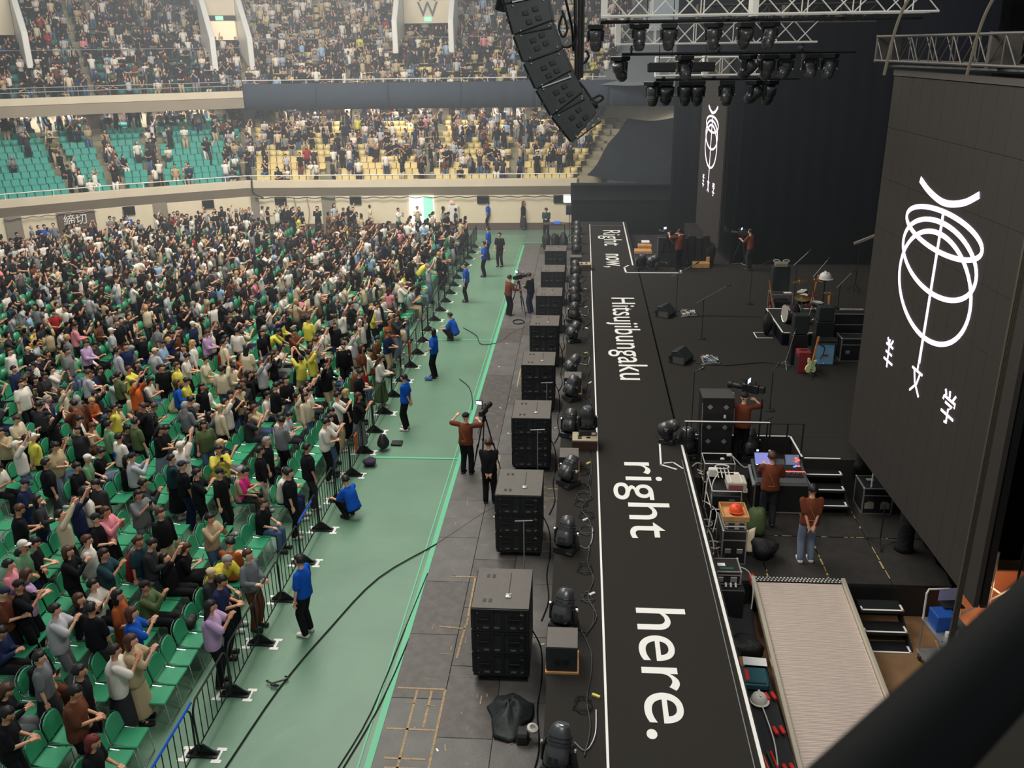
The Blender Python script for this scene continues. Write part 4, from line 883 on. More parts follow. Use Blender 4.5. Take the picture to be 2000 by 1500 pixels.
# ------------------------------------------------------------ people
SKIN = [mat('skin_light', srgb(222, 172, 142), 0.55), mat('skin_tan', srgb(200, 146, 114), 0.55)]
HAIRM = {'black': mat('black_hair', (0.012, 0.011, 0.011), 0.5), 'brown': mat('brown_hair', srgb(74, 48, 34), 0.5), 'grey': mat('grey_hair', srgb(150, 146, 140), 0.6), 'blond': mat('blond_hair', srgb(186, 150, 96), 0.6), 'red': mat('red_hair', srgb(110, 36, 40), 0.6),
         'navycap': mat('navy_cap', srgb(34, 40, 58), 0.8), 'blackcap': mat('black_cap', (0.01, 0.01, 0.011), 0.8), 'beigecap': mat('beige_cap', srgb(206, 182, 140), 0.8), 'whitecap': mat('white_cap', srgb(220, 216, 206), 0.8)}
CC = {'black': (26, 26, 30), 'white': (226, 220, 208), 'cream': (214, 200, 170), 'grey': (128, 128, 128), 'light grey': (180, 182, 186), 'navy': (36, 46, 78), 'brown': (104, 62, 44), 'beige': (184, 164, 130), 'light blue': (150, 178, 206), 'yellow': (216, 208, 84), 'mustard': (196, 184, 66), 'green': (110, 156, 116), 'pink': (226, 60, 140), 'soft pink': (222, 140, 150), 'lilac': (190, 158, 196), 'red': (160, 40, 44), 'royal blue': (28, 84, 180), 'olive': (96, 96, 66), 'teal': (40, 66, 74), 'orange': (206, 100, 50), 'rust': (158, 82, 42), 'charcoal': (52, 52, 56), 'denim': (76, 98, 126), 'steward blue': (22, 84, 186), 'crew brown': (110, 58, 40), 'pale denim': (120, 132, 152), 'purple': (92, 60, 150)}
CLOTH = {k: mat(k.replace(' ', '_') + '_cloth', srgb(*v), 0.85, spec=0.15) for k, v in CC.items()}
M_SHOEW = mat('white_shoe', (0.7, 0.68, 0.64), 0.6); M_SHOEB = mat('black_shoe', (0.012, 0.012, 0.012), 0.5); M_EYE = mat('dark_eye', (0.01, 0.008, 0.008), 0.3); M_LIP = mat('lip', srgb(176, 96, 88), 0.5)

def ik(a, b, l1, l2, hint):
    a, b, hint = Vector(a), Vector(b), Vector(hint); d = b - a; L = d.length
    if L > (l1 + l2) * 0.998: b = a + d.normalized() * (l1 + l2) * 0.998; d = b - a; L = d.length
    u = d.normalized(); x = (l1 * l1 - l2 * l2 + L * L) / (2 * L); h = math.sqrt(max(0, l1 * l1 - x * x))
    p = (hint - u * hint.dot(u)); p = p.normalized() if p.length > 1e-5 else u.orthogonal().normalized()
    return a + u * x + p * h, b
# pose: pelvis, chest lean forward (rad), side twist, head pitch, wrists (L,R) in world-local coords, ankles, knee hint
def P_(pel, lean, hp, wl, wr, al, ar, kh=(1, 0, 0.2), eh=(-0.6, 0, -1), prop=None):
    return dict(pel=pel, lean=lean, hp=hp, w=(wl, wr), a=(al, ar), kh=kh, eh=eh, prop=prop)
AN = ((0.0, 0.10, 0.08), (0.02, -0.11, 0.08))
POSES = {
    'stand': P_((0, 0, .93), 0.02, 0.05, (0.06, .27, .80), (0.10, -.27, .80), *AN),
    'stand_phone': P_((0, 0, .93), 0.05, 0.45, (0.30, .06, 1.12), (0.31, -.06, 1.12), *AN, prop='low'),
    'stand_look': P_((0, 0, .93), 0.04, 0.1, (0.33, .07, 1.38), (0.34, -.07, 1.38), *AN, eh=(0, 0, -1), prop='face'),
    'stand_up': P_((0, 0, .93), -0.04, -0.25, (0.24, .10, 1.80), (0.26, -.08, 1.82), *AN, eh=(.4, 0, -.4), prop='up'),
    'stand_one': P_((0, 0, .93), 0.0, -0.1, (0.05, .26, .82), (0.25, -.16, 1.84), *AN, prop='one'),
    'stand_back': P_((0, 0, .93), -0.02, 0.1, (-0.15, .05, .88), (-0.15, -.05, .90), *AN, eh=(-.5, 0, 0)),
    'stand_wave': P_((0, 0, .93), 0.0, 0.0, (0.14, .20, 1.02), (0.28, -.22, 1.15), *AN),
    'lean': P_((-0.1, 0, .90), 0.75, 0.2, (0.62, .16, 0.92), (0.62, -.14, .94), *AN),
    'sit': P_((0, 0, .55), 0.08, 0.25, (0.30, .14, .66), (0.31, -.13, .66), (.42, .12, .08), (.42, -.12, .08)),
    'sit_phone': P_((0, 0, .55), 0.18, 0.5, (0.36, .06, .84), (0.36, -.06, .84), (.42, .12, .08), (.40, -.13, .08), prop='low'),
    'sit_look': P_((0, 0, .55), 0.02, 0.0, (0.33, .08, 1.05), (0.34, -.08, 1.06), (.44, .12, .08), (.40, -.12, .08), prop='face'),
    'sit_up': P_((0, 0, .55), -0.05, -0.3, (0.26, .10, 1.42), (0.26, -.10, 1.44), (.42, .12, .08), (.42, -.12, .08), eh=(.4, 0, -.4), prop='up'),
    'sit_lean': P_((0, 0, .55), 0.55, 0.3, (0.48, .12, .62), (0.48, -.12, .62), (.40, .14, .08), (.42, -.12, .08)),
    'crouch': P_((-0.12, 0, .30), 0.35, 0.1, (0.38, .18, .45), (0.42, -.16, .45), (0, .14, .08), (0.1, -.13, .08), kh=(1, 0, 1)),
    'floor_sit': P_((0, 0, .13), 0.2, 0.25, (0.30, .16, .34), (0.32, -.14, .34), (.20, -.16, .08), (.30, .18, .08), kh=(.8, 1, .6)),
    'operate': P_((0, 0, .93), 0.06, 0.05, (0.30, .34, 1.50), (0.34, -.22, 1.44), *AN, eh=(0, .9, -.3), prop=None),
    'operate_low': P_((0, 0, .93), 0.12, 0.1, (0.42, .12, 1.25), (0.38, -.24, 1.1), *AN),
}
def joints(ps):
    J = {}; pel = Vector(ps['pel']); c, s = math.cos(ps['lean']), math.sin(ps['lean']); up = Vector((s, 0, c)); fw = Vector((c, 0, -s)); J['up'] = up; J['fw'] = fw; J['pel'] = pel
    J['waist'] = pel + up * 0.14; J['chest'] = pel + up * 0.34; J['neck'] = pel + up * 0.50; J['sh'] = [J['neck'] - up * 0.045 + Vector((0, k * 0.175, 0)) for k in (1, -1)]
    h2 = ps['lean'] * 0.4 + ps['hp'] * 0.5; J['head'] = J['neck'] + Vector((math.sin(h2), 0, math.cos(h2))) * 0.165 + Vector((0.015, 0, 0)); J['hp'] = ps['hp'] + ps['lean'] * 0.3
    J['el'] = []; J['wr'] = []; J['hip'] = []; J['kn'] = []; J['an'] = []
    for k, sd in enumerate((1, -1)):
        eh = ps['eh']; e, w = ik(J['sh'][k], ps['w'][k], 0.27, 0.25, (eh[0], eh[1] * sd + sd * 0.5, eh[2])); J['el'].append(e); J['wr'].append(w)
        hip = pel + Vector((0, sd * 0.09, -0.03)); kh = ps['kh']; kn, an = ik(hip, ps['a'][k], 0.42, 0.42, (kh[0], kh[1] * sd, kh[2])); J['hip'].append(hip); J['kn'].append(kn); J['an'].append(an)
    return J
def loft(mb, cs, rx, ry, fw, n=12, mi=0, cap=True):
    up_ = None; vs = []; sd = Vector((0, 1, 0)); N = len(cs)
    for c, a, b in zip(cs, rx, ry):
        for k in range(n): t = 2 * PI * k / n; vs.append(Vector(c) + fw * (a * math.cos(t)) + sd * (b * math.sin(t)))
    fs = [(i * n + k, i * n + (k + 1) % n, (i + 1) * n + (k + 1) % n, (i + 1) * n + k) for i in range(N - 1) for k in range(n)]
    if cap: fs += [tuple(range(n))[::-1], tuple((N - 1) * n + k for k in range(n))]
    mb.add(vs, fs, mi)
def caps(mb, a, b, ra, rb, n=8, mi=0, ends=True):
    a, b = Vector(a), Vector(b); d = (b - a); L = max(d.length, 1e-4); u = d / L
    if ends: mb.tube([a - u * ra * 0.95, a - u * ra * 0.6, a, b, b + u * rb * 0.6, b + u * rb * 0.95], [ra * 0.3, ra * 0.8, ra, rb, rb * 0.8, rb * 0.3], n, mi)
    else: mb.tube([a, b], [ra, rb], n, mi)
def headM(J): return Matrix.Translation(J['head']) @ Matrix.Rotation(J['hp'], 4, 'Y')
def head_geo(mb, M, n=14, m_=10, mi=0, detail=True):
    vs = []
    for j in range(m_ + 1):
        th = PI * j / m_; z = math.cos(th)
        for k in range(n):
            ph = 2 * PI * k / n; x = math.sin(th) * math.cos(ph); y = math.sin(th) * math.sin(ph); rx, ry, rz = 0.093, 0.076, 0.112
            if z < -0.1: f = 1 + (z + 0.1) * 0.28; y *= f; x = x * f + (0.12 * (-z - .1) if x > -0.2 else 0.0)
            vs.append(M @ Vector((x * rx, y * ry, z * rz)))
    fs = [(j * n + k, j * n + (k + 1) % n, (j + 1) * n + (k + 1) % n, (j + 1) * n + k) for j in range(m_) for k in range(n)]
    mb.add(vs, fs, mi)
def remesh(mb, voxel, name, mats, tris, smooth=2):
    me = mb.mesh('tmp', mats[0]); o = bpy.data.objects.new('tmp', me); COL.objects.link(o)
    r = o.modifiers.new('r', 'REMESH'); r.mode = 'VOXEL'; r.voxel_size = voxel; r.use_smooth_shade = True
    s = o.modifiers.new('s', 'SMOOTH'); s.factor = 0.5; s.iterations = smooth
    dg = bpy.context.evaluated_depsgraph_get(); n = len(o.evaluated_get(dg).data.polygons) * 2
    d = o.modifiers.new('d', 'DECIMATE'); d.ratio = min(1, tris / max(n, 1))
    dg = bpy.context.evaluated_depsgraph_get(); m2 = bpy.data.meshes.new_from_object(o.evaluated_get(dg)); bpy.data.objects.remove(o, do_unlink=True); bpy.data.meshes.remove(me)
    m2.name = name; m2.materials.clear()
    for m in mats: m2.materials.append(m)
    m2.shade_smooth(); return m2
TC = {}
def body_parts(J, mb):
    up, fw = J['up'], J['fw']
    loft(mb, [J['pel'] - up * .08, J['pel'], J['waist'], J['chest'], J['neck'] - up * .06, J['neck'] + up * .0, J['neck'] + up * 0.02], [.07, .10, .088, .105, .085, .05, .03], [.13, .15, .125, .15, .155, .06, .03], fw, 12)
    mb.tube([J['neck'] - up * .03, J['neck'] + (J['head'] - J['neck']) * 0.6], [0.055, 0.05], 8)
    head_geo(mb, headM(J))
    M = headM(J)
    mb.box(M @ Vector((0.098, 0, -0.018)), (0.035, 0.022, 0.045), M.to_3x3())
    for k in (1, -1): mb.box(M @ Vector((-0.005, k * 0.077, -0.012)), (0.035, 0.022, 0.055), M.to_3x3())
    for k in (0, 1):
        caps(mb, J['sh'][k], J['el'][k], .047, .038); caps(mb, J['el'][k], J['wr'][k], .038, .027)
        caps(mb, J['hip'][k], J['kn'][k], .08, .053); caps(mb, J['kn'][k], J['an'][k], .053, .036)
        caps(mb, J['an'][k], J['an'][k] + Vector((0.12, 0, -0.045)), .038, .03)
def hand_geo(mb, J, k, curl=0.5, mi=0):
    w = J['wr'][k]; d = (w - J['el'][k]).normalized(); side = d.cross(Vector((0, 0, 1)));
    if side.length < .2: side = Vector((0, 1, 0))
    side.normalize(); nrm_ = side.cross(d).normalized()
    if nrm_.z > 0: nrm_ = -nrm_
    pc = w + d * 0.045; R_ = Matrix((d, side, nrm_)).transposed(); mb.box(pc, (0.09, 0.075, 0.028), R_, mi)
    for f, (o_, l) in enumerate(((-.027, .062), (-.009, .074), (.009, .07), (.027, .055))):
        b = w + d * 0.085 + side * o_; m1 = b + (d * math.cos(curl) + nrm_ * math.sin(curl)) * l * .55; e = m1 + (d * math.cos(curl * 2.2) + nrm_ * math.sin(curl * 2.2)) * l * .5
        mb.tube([b, m1, e], [.0095, .0088, .007], 5, mi)
    s_ = 1 if k == 0 else -1; sd = side * (-s_ if side.y > 0 else s_)
    b = w + d * 0.03 + sd * .03; m1 = b + (d * .6 + sd * .7 + nrm_ * .4).normalized() * .035; e = m1 + (d * .95 + nrm_ * .35).normalized() * .03; mb.tube([b, m1, e], [.013, .0105, .008], 5, mi)
def tmpl(pose, what):
    key = (pose, what)
    if key in TC: return TC[key]
    ps = POSES[pose]; J = joints(ps); up, fw = J['up'], J['fw']; mb = MB()
    if what == 'body':
        body_parts(J, mb); me = remesh(mb, .02, 'body_' + pose, [SKIN[0], M_EYE, M_LIP], 1500)
        ex = MB(); [hand_geo(ex, J, k) for k in (0, 1)]; M = headM(J)
        for k in (1, -1): ex.box(M @ Vector((0.089, k * 0.03, 0.006)), (0.010, 0.017, 0.007), M.to_3x3(), 1)
        ex.box(M @ Vector((0.094, 0, -0.055)), (0.012, 0.04, 0.009), M.to_3x3(), 2)
        bm = bmesh.new(); bm.from_mesh(me); e2 = ex.mesh('x', [SKIN[0], M_EYE, M_LIP]); bm.from_mesh(e2); bm.to_mesh(me); bm.free(); bpy.data.meshes.remove(e2)
    elif what in ('tee', 'long', 'loose'):
        g = 0.055 if what == 'loose' else 0.034
        loft(mb, [J['pel'] - up * (.06 + (.05 if what == 'loose' else 0)), J['pel'] + up * .02, J['waist'], J['chest'], J['neck'] - up * .07, J['neck'] - up * .02, J['neck'] + up * .012], [.125 + g / 2, .125 + g / 2, .105 + g, .115 + g, .098 + g / 2, .075, .055], [.17 + g, .165 + g, .145 + g, .155 + g, .17, .12, .062], fw, 14)
        for k in (0, 1):
            if what == 'long': caps(mb, J['sh'][k], J['el'][k], .070, .062); caps(mb, J['el'][k], J['wr'][k] * 0.93 + J['el'][k] * .07, .060, .046)
            else: q = J['sh'][k].lerp(J['el'][k], 0.86); caps(mb, J['sh'][k], q, .070, .080 if what == 'loose' else .074)
        me = remesh(mb, .02, what + '_' + pose, [CLOTH['black']], 700)
    elif what == 'pants':
        loft(mb, [J['pel'] - up * .10, J['pel'] - up * .02, J['pel'] + up * .05], [.11, .12, .108], [.15, .158, .145], fw, 12)
        for k in (0, 1): caps(mb, J['hip'][k], J['kn'][k], .100, .084); caps(mb, J['kn'][k], J['an'][k] + (J['kn'][k] - J['an'][k]) * .02, .082, .070)
        me = remesh(mb, .022, 'pants_' + pose, [CLOTH['black']], 600)
    elif what == 'skirt':
        if ps['pel'][2] > .8: loft(mb, [J['pel'] + up * .06, J['pel'] - Vector((0, 0, .05)), Vector((0, 0, .55)), Vector((0, 0, .22))], [.11, .14, .19, .22], [.15, .18, .23, .27], Vector((1, 0, 0)), 14)
        else:
            for k in (0, 1): caps(mb, J['hip'][k], J['kn'][k], .115, .11); caps(mb, J['kn'][k], J['kn'][k].lerp(J['an'][k], .5), .11, .13)
            caps(mb, (J['hip'][0] + J['hip'][1]) / 2, (J['kn'][0] + J['kn'][1]) / 2, .11, .10)
        me = remesh(mb, .024, 'skirt_' + pose, [CLOTH['black']], 500)
    elif what == 'shoes':
        for k in (0, 1): a = J['an'][k]; mb.box(a + Vector((0.06, 0, -.042)), (.26, .095, .075), None); mb.box(a + Vector((0.0, 0, .0)), (.10, .085, .07), None)
        me = mb.mesh('shoe_' + pose, M_SHOEB, bevel=.02)
    TC[key] = me; return me
def hair_mesh(style):
    if ('hair', style) in TC: return TC[('hair', style)]
    mb = MB(); n, m_ = 16, 10; vs = []
    for j in range(m_ + 1):
        th = PI * j / m_; z = math.cos(th)
        for k in range(n):
            ph = 2 * PI * k / n; cx_, sy = math.cos(ph), math.sin(ph); st_ = math.sin(th); rz = .128; r = 1.0
            lim = {'short': -.15, 'crop': .05, 'bob': -.75, 'long': -.6, 'cap': .05, 'bun': -.15}[style]
            front = cx_ > 0.35 and z < 0.45 if style != 'cap' else (z < 0.1)
            side_cut = (cx_ > -0.15 and z < (lim + 0.15)) if style in ('short', 'crop', 'bun') else (cx_ > .3 and z < .4)
            if front or side_cut or z < lim: r = 0.66
            wob = 1 + 0.05 * math.sin(5 * ph + 7 * th) * (style != 'cap')
            vs.append(Vector((st_ * cx_ * .118 * r * wob - .008, st_ * sy * .104 * r * wob, z * rz * (r if r > .9 else .7) * wob + .004)))
    mb.add(vs, [(j * n + k, j * n + (k + 1) % n, (j + 1) * n + (k + 1) % n, (j + 1) * n + k) for j in range(m_) for k in range(n)])
    if style == 'long':
        loft(mb, [Vector((-.04, 0, .05)), Vector((-.06, 0, -.1)), Vector((-.075, 0, -.22)), Vector((-.08, 0, -.36))], [.06, .06, .045, .02], [.085, .10, .105, .08], Vector((1, 0, 0)), 10)
    if style == 'bob': loft(mb, [Vector((-.03, 0, .05)), Vector((-.04, 0, -.08)), Vector((-.035, 0, -.15))], [.07, .07, .05], [.088, .10, .09], Vector((1, 0, 0)), 10)
    if style == 'bun': mb.lathe([(0, -.04), (.03, -.03), (.042, 0), (.03, .03), (0, .04)], (-.11, 0, .06), n=8)
    if style == 'cap': mb.prism([(.07, -.075), (.15, -.05), (.17, 0), (.15, .05), (.07, .075)], .012, lambda x, y, z: (x, y, z + .045))
    me = mb.mesh('hair_' + style, HAIRM['black'], smooth=True); TC[('hair', style)] = me; return me
def put_m(name, me, par, m, slot=0):
    o = put(name, me, par)
    if m is not None and len(me.materials) > slot: o.material_slots[slot].link = 'OBJECT'; o.material_slots[slot].material = m
    return o
def person(pose, x, y, z, yaw, label, top='black', ttype='tee', bottom='black', btype='pants', hair='short', hcol='black', skin=0, shoe=0, group=None, s=1.0, extra=None):
    t = thing('person', label, 'person', (x, y, z), yaw, group); t.scale = (s, s, s)
    put_m('body', tmpl(pose, 'body'), t, SKIN[skin]); put_m('top', tmpl(pose, ttype), t, CLOTH[top]); put_m('skirt' if btype == 'skirt' else 'trousers', tmpl(pose, btype), t, CLOTH[bottom])
    put_m('shoes', tmpl(pose, 'shoes'), t, M_SHOEW if shoe else M_SHOEB)
    h = put_m('cap' if hair == 'cap' else 'hair', hair_mesh(hair), t, HAIRM[hcol]); h.matrix_local = headM(joints(POSES[pose]))
    return t
def prop_point(pose): J = joints(POSES[pose]); return (J['wr'][0] + J['wr'][1]) / 2 if pose not in ('stand_one',) else J['wr'][1], J
PHONE = MB().box((0, 0, 0), (0.012, 0.075, 0.15)).box((-0.0065, 0, 0), (0.002, 0.066, 0.138), mi=1).mesh('phone', [M_BLACKP, mat('dim_phone_screen', (0.45, 0.5, 0.6), 0.3, emit=0.25)], bevel=.003)

# low-detail figure for the far crowd: verts, faces, class (0 skin 1 hair 2 top 3 bottom)
def lod(pose, hair='short', sleeve=False):
    key = ('lod', pose, hair, sleeve)
    if key in TC: return TC[key]
    J = joints(POSES[pose]); up, fw = J['up'], J['fw']; mb = MB(); cls = []
    def mark(c): cls.extend([c] * (len(mb.v) - len(cls)))
    loft(mb, [J['pel'] - up * .06, J['waist'], J['chest'], J['neck'] - up * .06, J['neck'] + up * .02], [.13, .11, .125, .10, .05], [.18, .15, .165, .17, .06], fw, 8); mark(2)
    M = headM(J); head_geo(mb, M, 7, 5); mark(0)
    hv = MB(); n, m_ = 7, 5
    for j in range(m_ + 1):
        th = PI * j / m_; zz = math.cos(th)
        for k in range(n):
            ph = 2 * PI * k / n; cut = (math.cos(ph) > .3 and zz < .35) or zz < (-.2 if hair == 'short' else -.7); r = .7 if cut else 1
            hv.v.append(M @ Vector((math.sin(th) * math.cos(ph) * .118 * r - .012, math.sin(th) * math.sin(ph) * .104 * r, zz * .137 * r)))
    mb.add(hv.v, [(j * n + k, j * n + (k + 1) % n, (j + 1) * n + (k + 1) % n, (j + 1) * n + k) for j in range(m_) for k in range(n)]); mark(1)
    if hair == 'long': loft(mb, [M @ Vector((-.05, 0, 0)), M @ Vector((-.08, 0, -.3))], [.06, .03], [.095, .08], Vector((1, 0, 0)), 5); mark(1)
    for k in (0, 1):
        q = J['sh'][k].lerp(J['el'][k], 1 if sleeve else .7); mb.tube([J['sh'][k] + Vector((0, 0, .03)), q], [.062, .056], 5); mark(2)
        mb.tube([q, J['el'][k], J['wr'][k]], [.042, .04, .03], 5) if not sleeve else mb.tube([q, J['wr'][k]], [.05, .04], 5); mark(2 if sleeve else 0)
        d = (J['wr'][k] - J['el'][k]).normalized(); mb.tube([J['wr'][k], J['wr'][k] + d * .14], [.035, .025], 4); mark(0)
        mb.tube([J['hip'][k], J['kn'][k], J['an'][k]], [.10, .075, .06], 6); mark(3); a = J['an'][k]; mb.box(a + Vector((.05, 0, -.03)), (.24, .09, .09)); mark(4)
    TC[key] = (np.array(mb.v), [tuple(f) for f in mb.f], np.array(cls)); return TC[key]
crowd_far = []      # (x,y,z,yaw,scale,pose,hair,sleeve,top,bottom,haircol)
TOPS = ['black'] * 32 + ['white'] * 17 + ['charcoal'] * 8 + ['cream'] * 7 + ['grey'] * 6 + ['light grey'] * 5 + ['beige'] * 6 + ['navy'] * 5 + ['brown'] * 4 + ['light blue'] * 3 + ['yellow', 'yellow', 'green', 'olive', 'olive', 'soft pink', 'red', 'royal blue', 'teal', 'lilac', 'rust', 'orange']
BOTS = ['black'] * 10 + ['charcoal'] * 3 + ['denim'] * 4 + ['navy'] * 2 + ['beige'] * 2 + ['grey', 'brown', 'white', 'pale denim']
HAIRC = {'black': (20, 18, 18), 'brown': (74, 48, 34), 'grey': (150, 146, 140), 'blond': (186, 150, 96)}
SIT = ['sit', 'sit_phone', 'sit_look', 'sit', 'sit_up', 'sit_lean', 'sit_phone', 'sit_phone', 'sit_look', 'sit']; STD = ['stand', 'stand_phone', 'stand_look', 'stand', 'stand_one', 'stand_phone', 'stand_wave', 'stand_look', 'stand_back', 'stand', 'stand_phone', 'stand_up', 'stand']
rc = random.Random(21)
FAR_TOPS = ['black'] * 42 + ['white'] * 20 + ['charcoal'] * 10 + ['cream'] * 7 + ['grey'] * 8 + ['light grey'] * 6 + ['beige'] * 6 + ['navy'] * 5 + ['brown'] * 4 + ['light blue'] * 2 + ['yellow', 'olive', 'soft pink', 'red', 'teal']
def add_far(x, y, z, yaw, sitting):
    crowd_far.append((x, y, z, yaw, rc.uniform(.93, 1.04), rc.choice(SIT if sitting else STD), rc.choice(['short', 'short', 'long']), rc.random() < .35, rc.choice(FAR_TOPS), rc.choice(BOTS), rc.choices(['black', 'brown', 'grey', 'blond'], [80, 14, 4, 2])[0]))
# stands
for tier, r, i, q, z, k, x, y in seat_all:
    if tier == 'low':
        p = .30 if i == 4 else (.55 if x > 440 else (.30 if y < 255 else .09))
        if i == 4 and x > 1120: p = .1
        if i == 4 and r > 4: p = .5
    else: p = .80 if i != 4 else .80
    if tier == 'low' and r >= 10: p = .75
    if rc.random() > p: continue
    sit = rc.random() < (.55 if tier == 'low' else .5)
    add_far(q.x, q.y, z + (0.0), ang(i) - PI / 2 + rc.uniform(-.5, .5), sit)
    if tier == 'low' and rc.random() < .22: e = nrm(i); add_far(q.x - e.x * .42 + rc.uniform(-.2, .2), q.y - e.y * .42, z, ang(i) - PI / 2 + rc.uniform(-2, 2), False)
for r in range(12):
    for i in (2, 3, 4):
        o = off(LR[r][0] + .4); L = (o[i + 1] - o[i]).length
        for a in AIS[i]:
            if rc.random() < .75: q = o[i].lerp(o[i + 1], .5 + (a + rc.uniform(-.3, .3)) / L); add_far(q.x, q.y, LR[r][1], rc.uniform(0, 6.28), False)
for r in range(18):
    for i in (2, 3, 4):
        o = off(UR[r][0] + .4); L = (o[i + 1] - o[i]).length
        for a in AIS[i]:
            if rc.random() < .8: q = o[i].lerp(o[i + 1], .5 + a / L); add_far(q.x, q.y, UR[r][1], rc.uniform(0, 6.28), False)
for r in range(8):     # corner stair gaps fill
    for i in (3, 4):
        o = off(LR[r][0] + .4)[i]; 
        if rc.random() < .8: add_far(o.x + rc.uniform(-.2, .4), o.y, LR[r][1], rc.uniform(-2.5, -.5), False)

# ------------------------------------------------------------ floor chairs and audience
def chair():
    t = thing('folding_chair', 'x', 'chair')
    MB().box((0, 0, 0.435), (0.42, 0.455, 0.04)).build('seat', M_VINYL, t, bevel=.014)
    bk = MB(); n = 8; pr = [(-.22, 0), (.22, 0)] + [(.22 * math.cos(a), .20 + .14 * math.sin(a)) for a in np.linspace(0, PI, n)]
    bk.prism(pr, .028, lambda u, v, w: (-.20 - .22 * v + w, u, .50 + v)); bk.build('backrest', M_VINYL, t, bevel=.006)
    tr = MB(); tr.tube([(-.22 - .22 * v, u, .50 + v) for u, v in [(-.23, -.05), (-.23, .18)] + [(.23 * math.cos(a), .20 + .155 * math.sin(a)) for a in np.linspace(PI, 0, 7)] + [(.23, -.05)]], .010, 5); tr.build('back_frame', M_CHROME, t)
    fl_ = MB(); fl_.tube([(-.20, -.2, .47), (.20, -.2, .42), (.24, -.2, .02), (.24, .2, .02), (.20, .2, .42), (-.20, .2, .47)], .0105, 5); fl_.build('front_leg', M_CHROME, t)
    rl = MB(); rl.tube([(.08, -.18, .41), (-.22, -.18, .02), (-.22, .18, .02), (.08, .18, .41)], .0105, 5); rl.build('rear_leg', M_CHROME, t)
    return t
ch0 = chair(); chair_used = [False]
ROW0, ROWD, SEATD = -6.85, 0.99, 0.49
def floor_ok(x, y):
    # inside the octagon, 1.2 m clear of the wall
    for i in range(0, 5):
        n_ = nrm(i)
        if (Vector((x, y)) - P[i]).dot(n_) > -1.6: return False
    return True
cells = []
for r in range(26):
    x = ROW0 - r * ROWD - (0.5 if r >= 9 else 0) - (.5 if r >= 17 else 0)
    for k in range(96):
        y = 4.0 + k * SEATD + (0.9 if k >= 28 else 0) + (.9 if k >= 58 else 0)
        if y > 51 or not floor_ok(x, y): continue
        if 11.05 < y < 11.75 and r < 2: continue
        px, py = proj(x, y, .45); px2, py2 = proj(x, y, 1.6)
        if px2 < -30 or py2 > 1530 or px < -40: continue
        cells.append([math.dist((x, y, 0), (0, 0, CH)), x, y, r, k])
cells.sort()
chair_stuff = []
for n_, (d, x, y, r, k) in enumerate(cells):
    yaw = rnd.uniform(-.04, .04)
    if n_ < 290:
        lb = 'green folding chair in the %s row from the barrier, %s place along' % (ords(r + 1), ords(k + 1))
        if not chair_used[0]: chair_used[0] = True; ch0.location = (x, y, .012); ch0.rotation_euler = (0, 0, yaw); ch0['label'] = lb; ch0['group'] = 'green folding chairs on the floor'
        else: dup(ch0, (x, y, .012), yaw, lb, 'green folding chairs on the floor')
    else: chair_stuff.append((x, y, .012, yaw))
cs_ = MB(); cs_.box((0, 0, .435), (.42, .455, .04)); cs_.prism([(-.22, 0), (.22, 0), (.20, .26), (.10, .34), (-.10, .34), (-.20, .26)], .028, lambda u, v, w: (-.20 - .22 * v + w, u, .50 + v))
nm_ = len(cs_.f)
for q in ((-.19, -.18), (-.19, .18), (.2, -.18), (.2, .18)): cs_.box((q[0], q[1], .21), (.02, .02, .42))
me = replicate('folding_chairs', cs_.v, cs_.f, chair_stuff, [M_VINYL, M_CHROME], mi=[0] * nm_ + [1] * (len(cs_.f) - nm_)); tag(put('folding_chairs', me), 'remaining green folding chairs farther back among the crowd', 'chairs', kind='stuff')

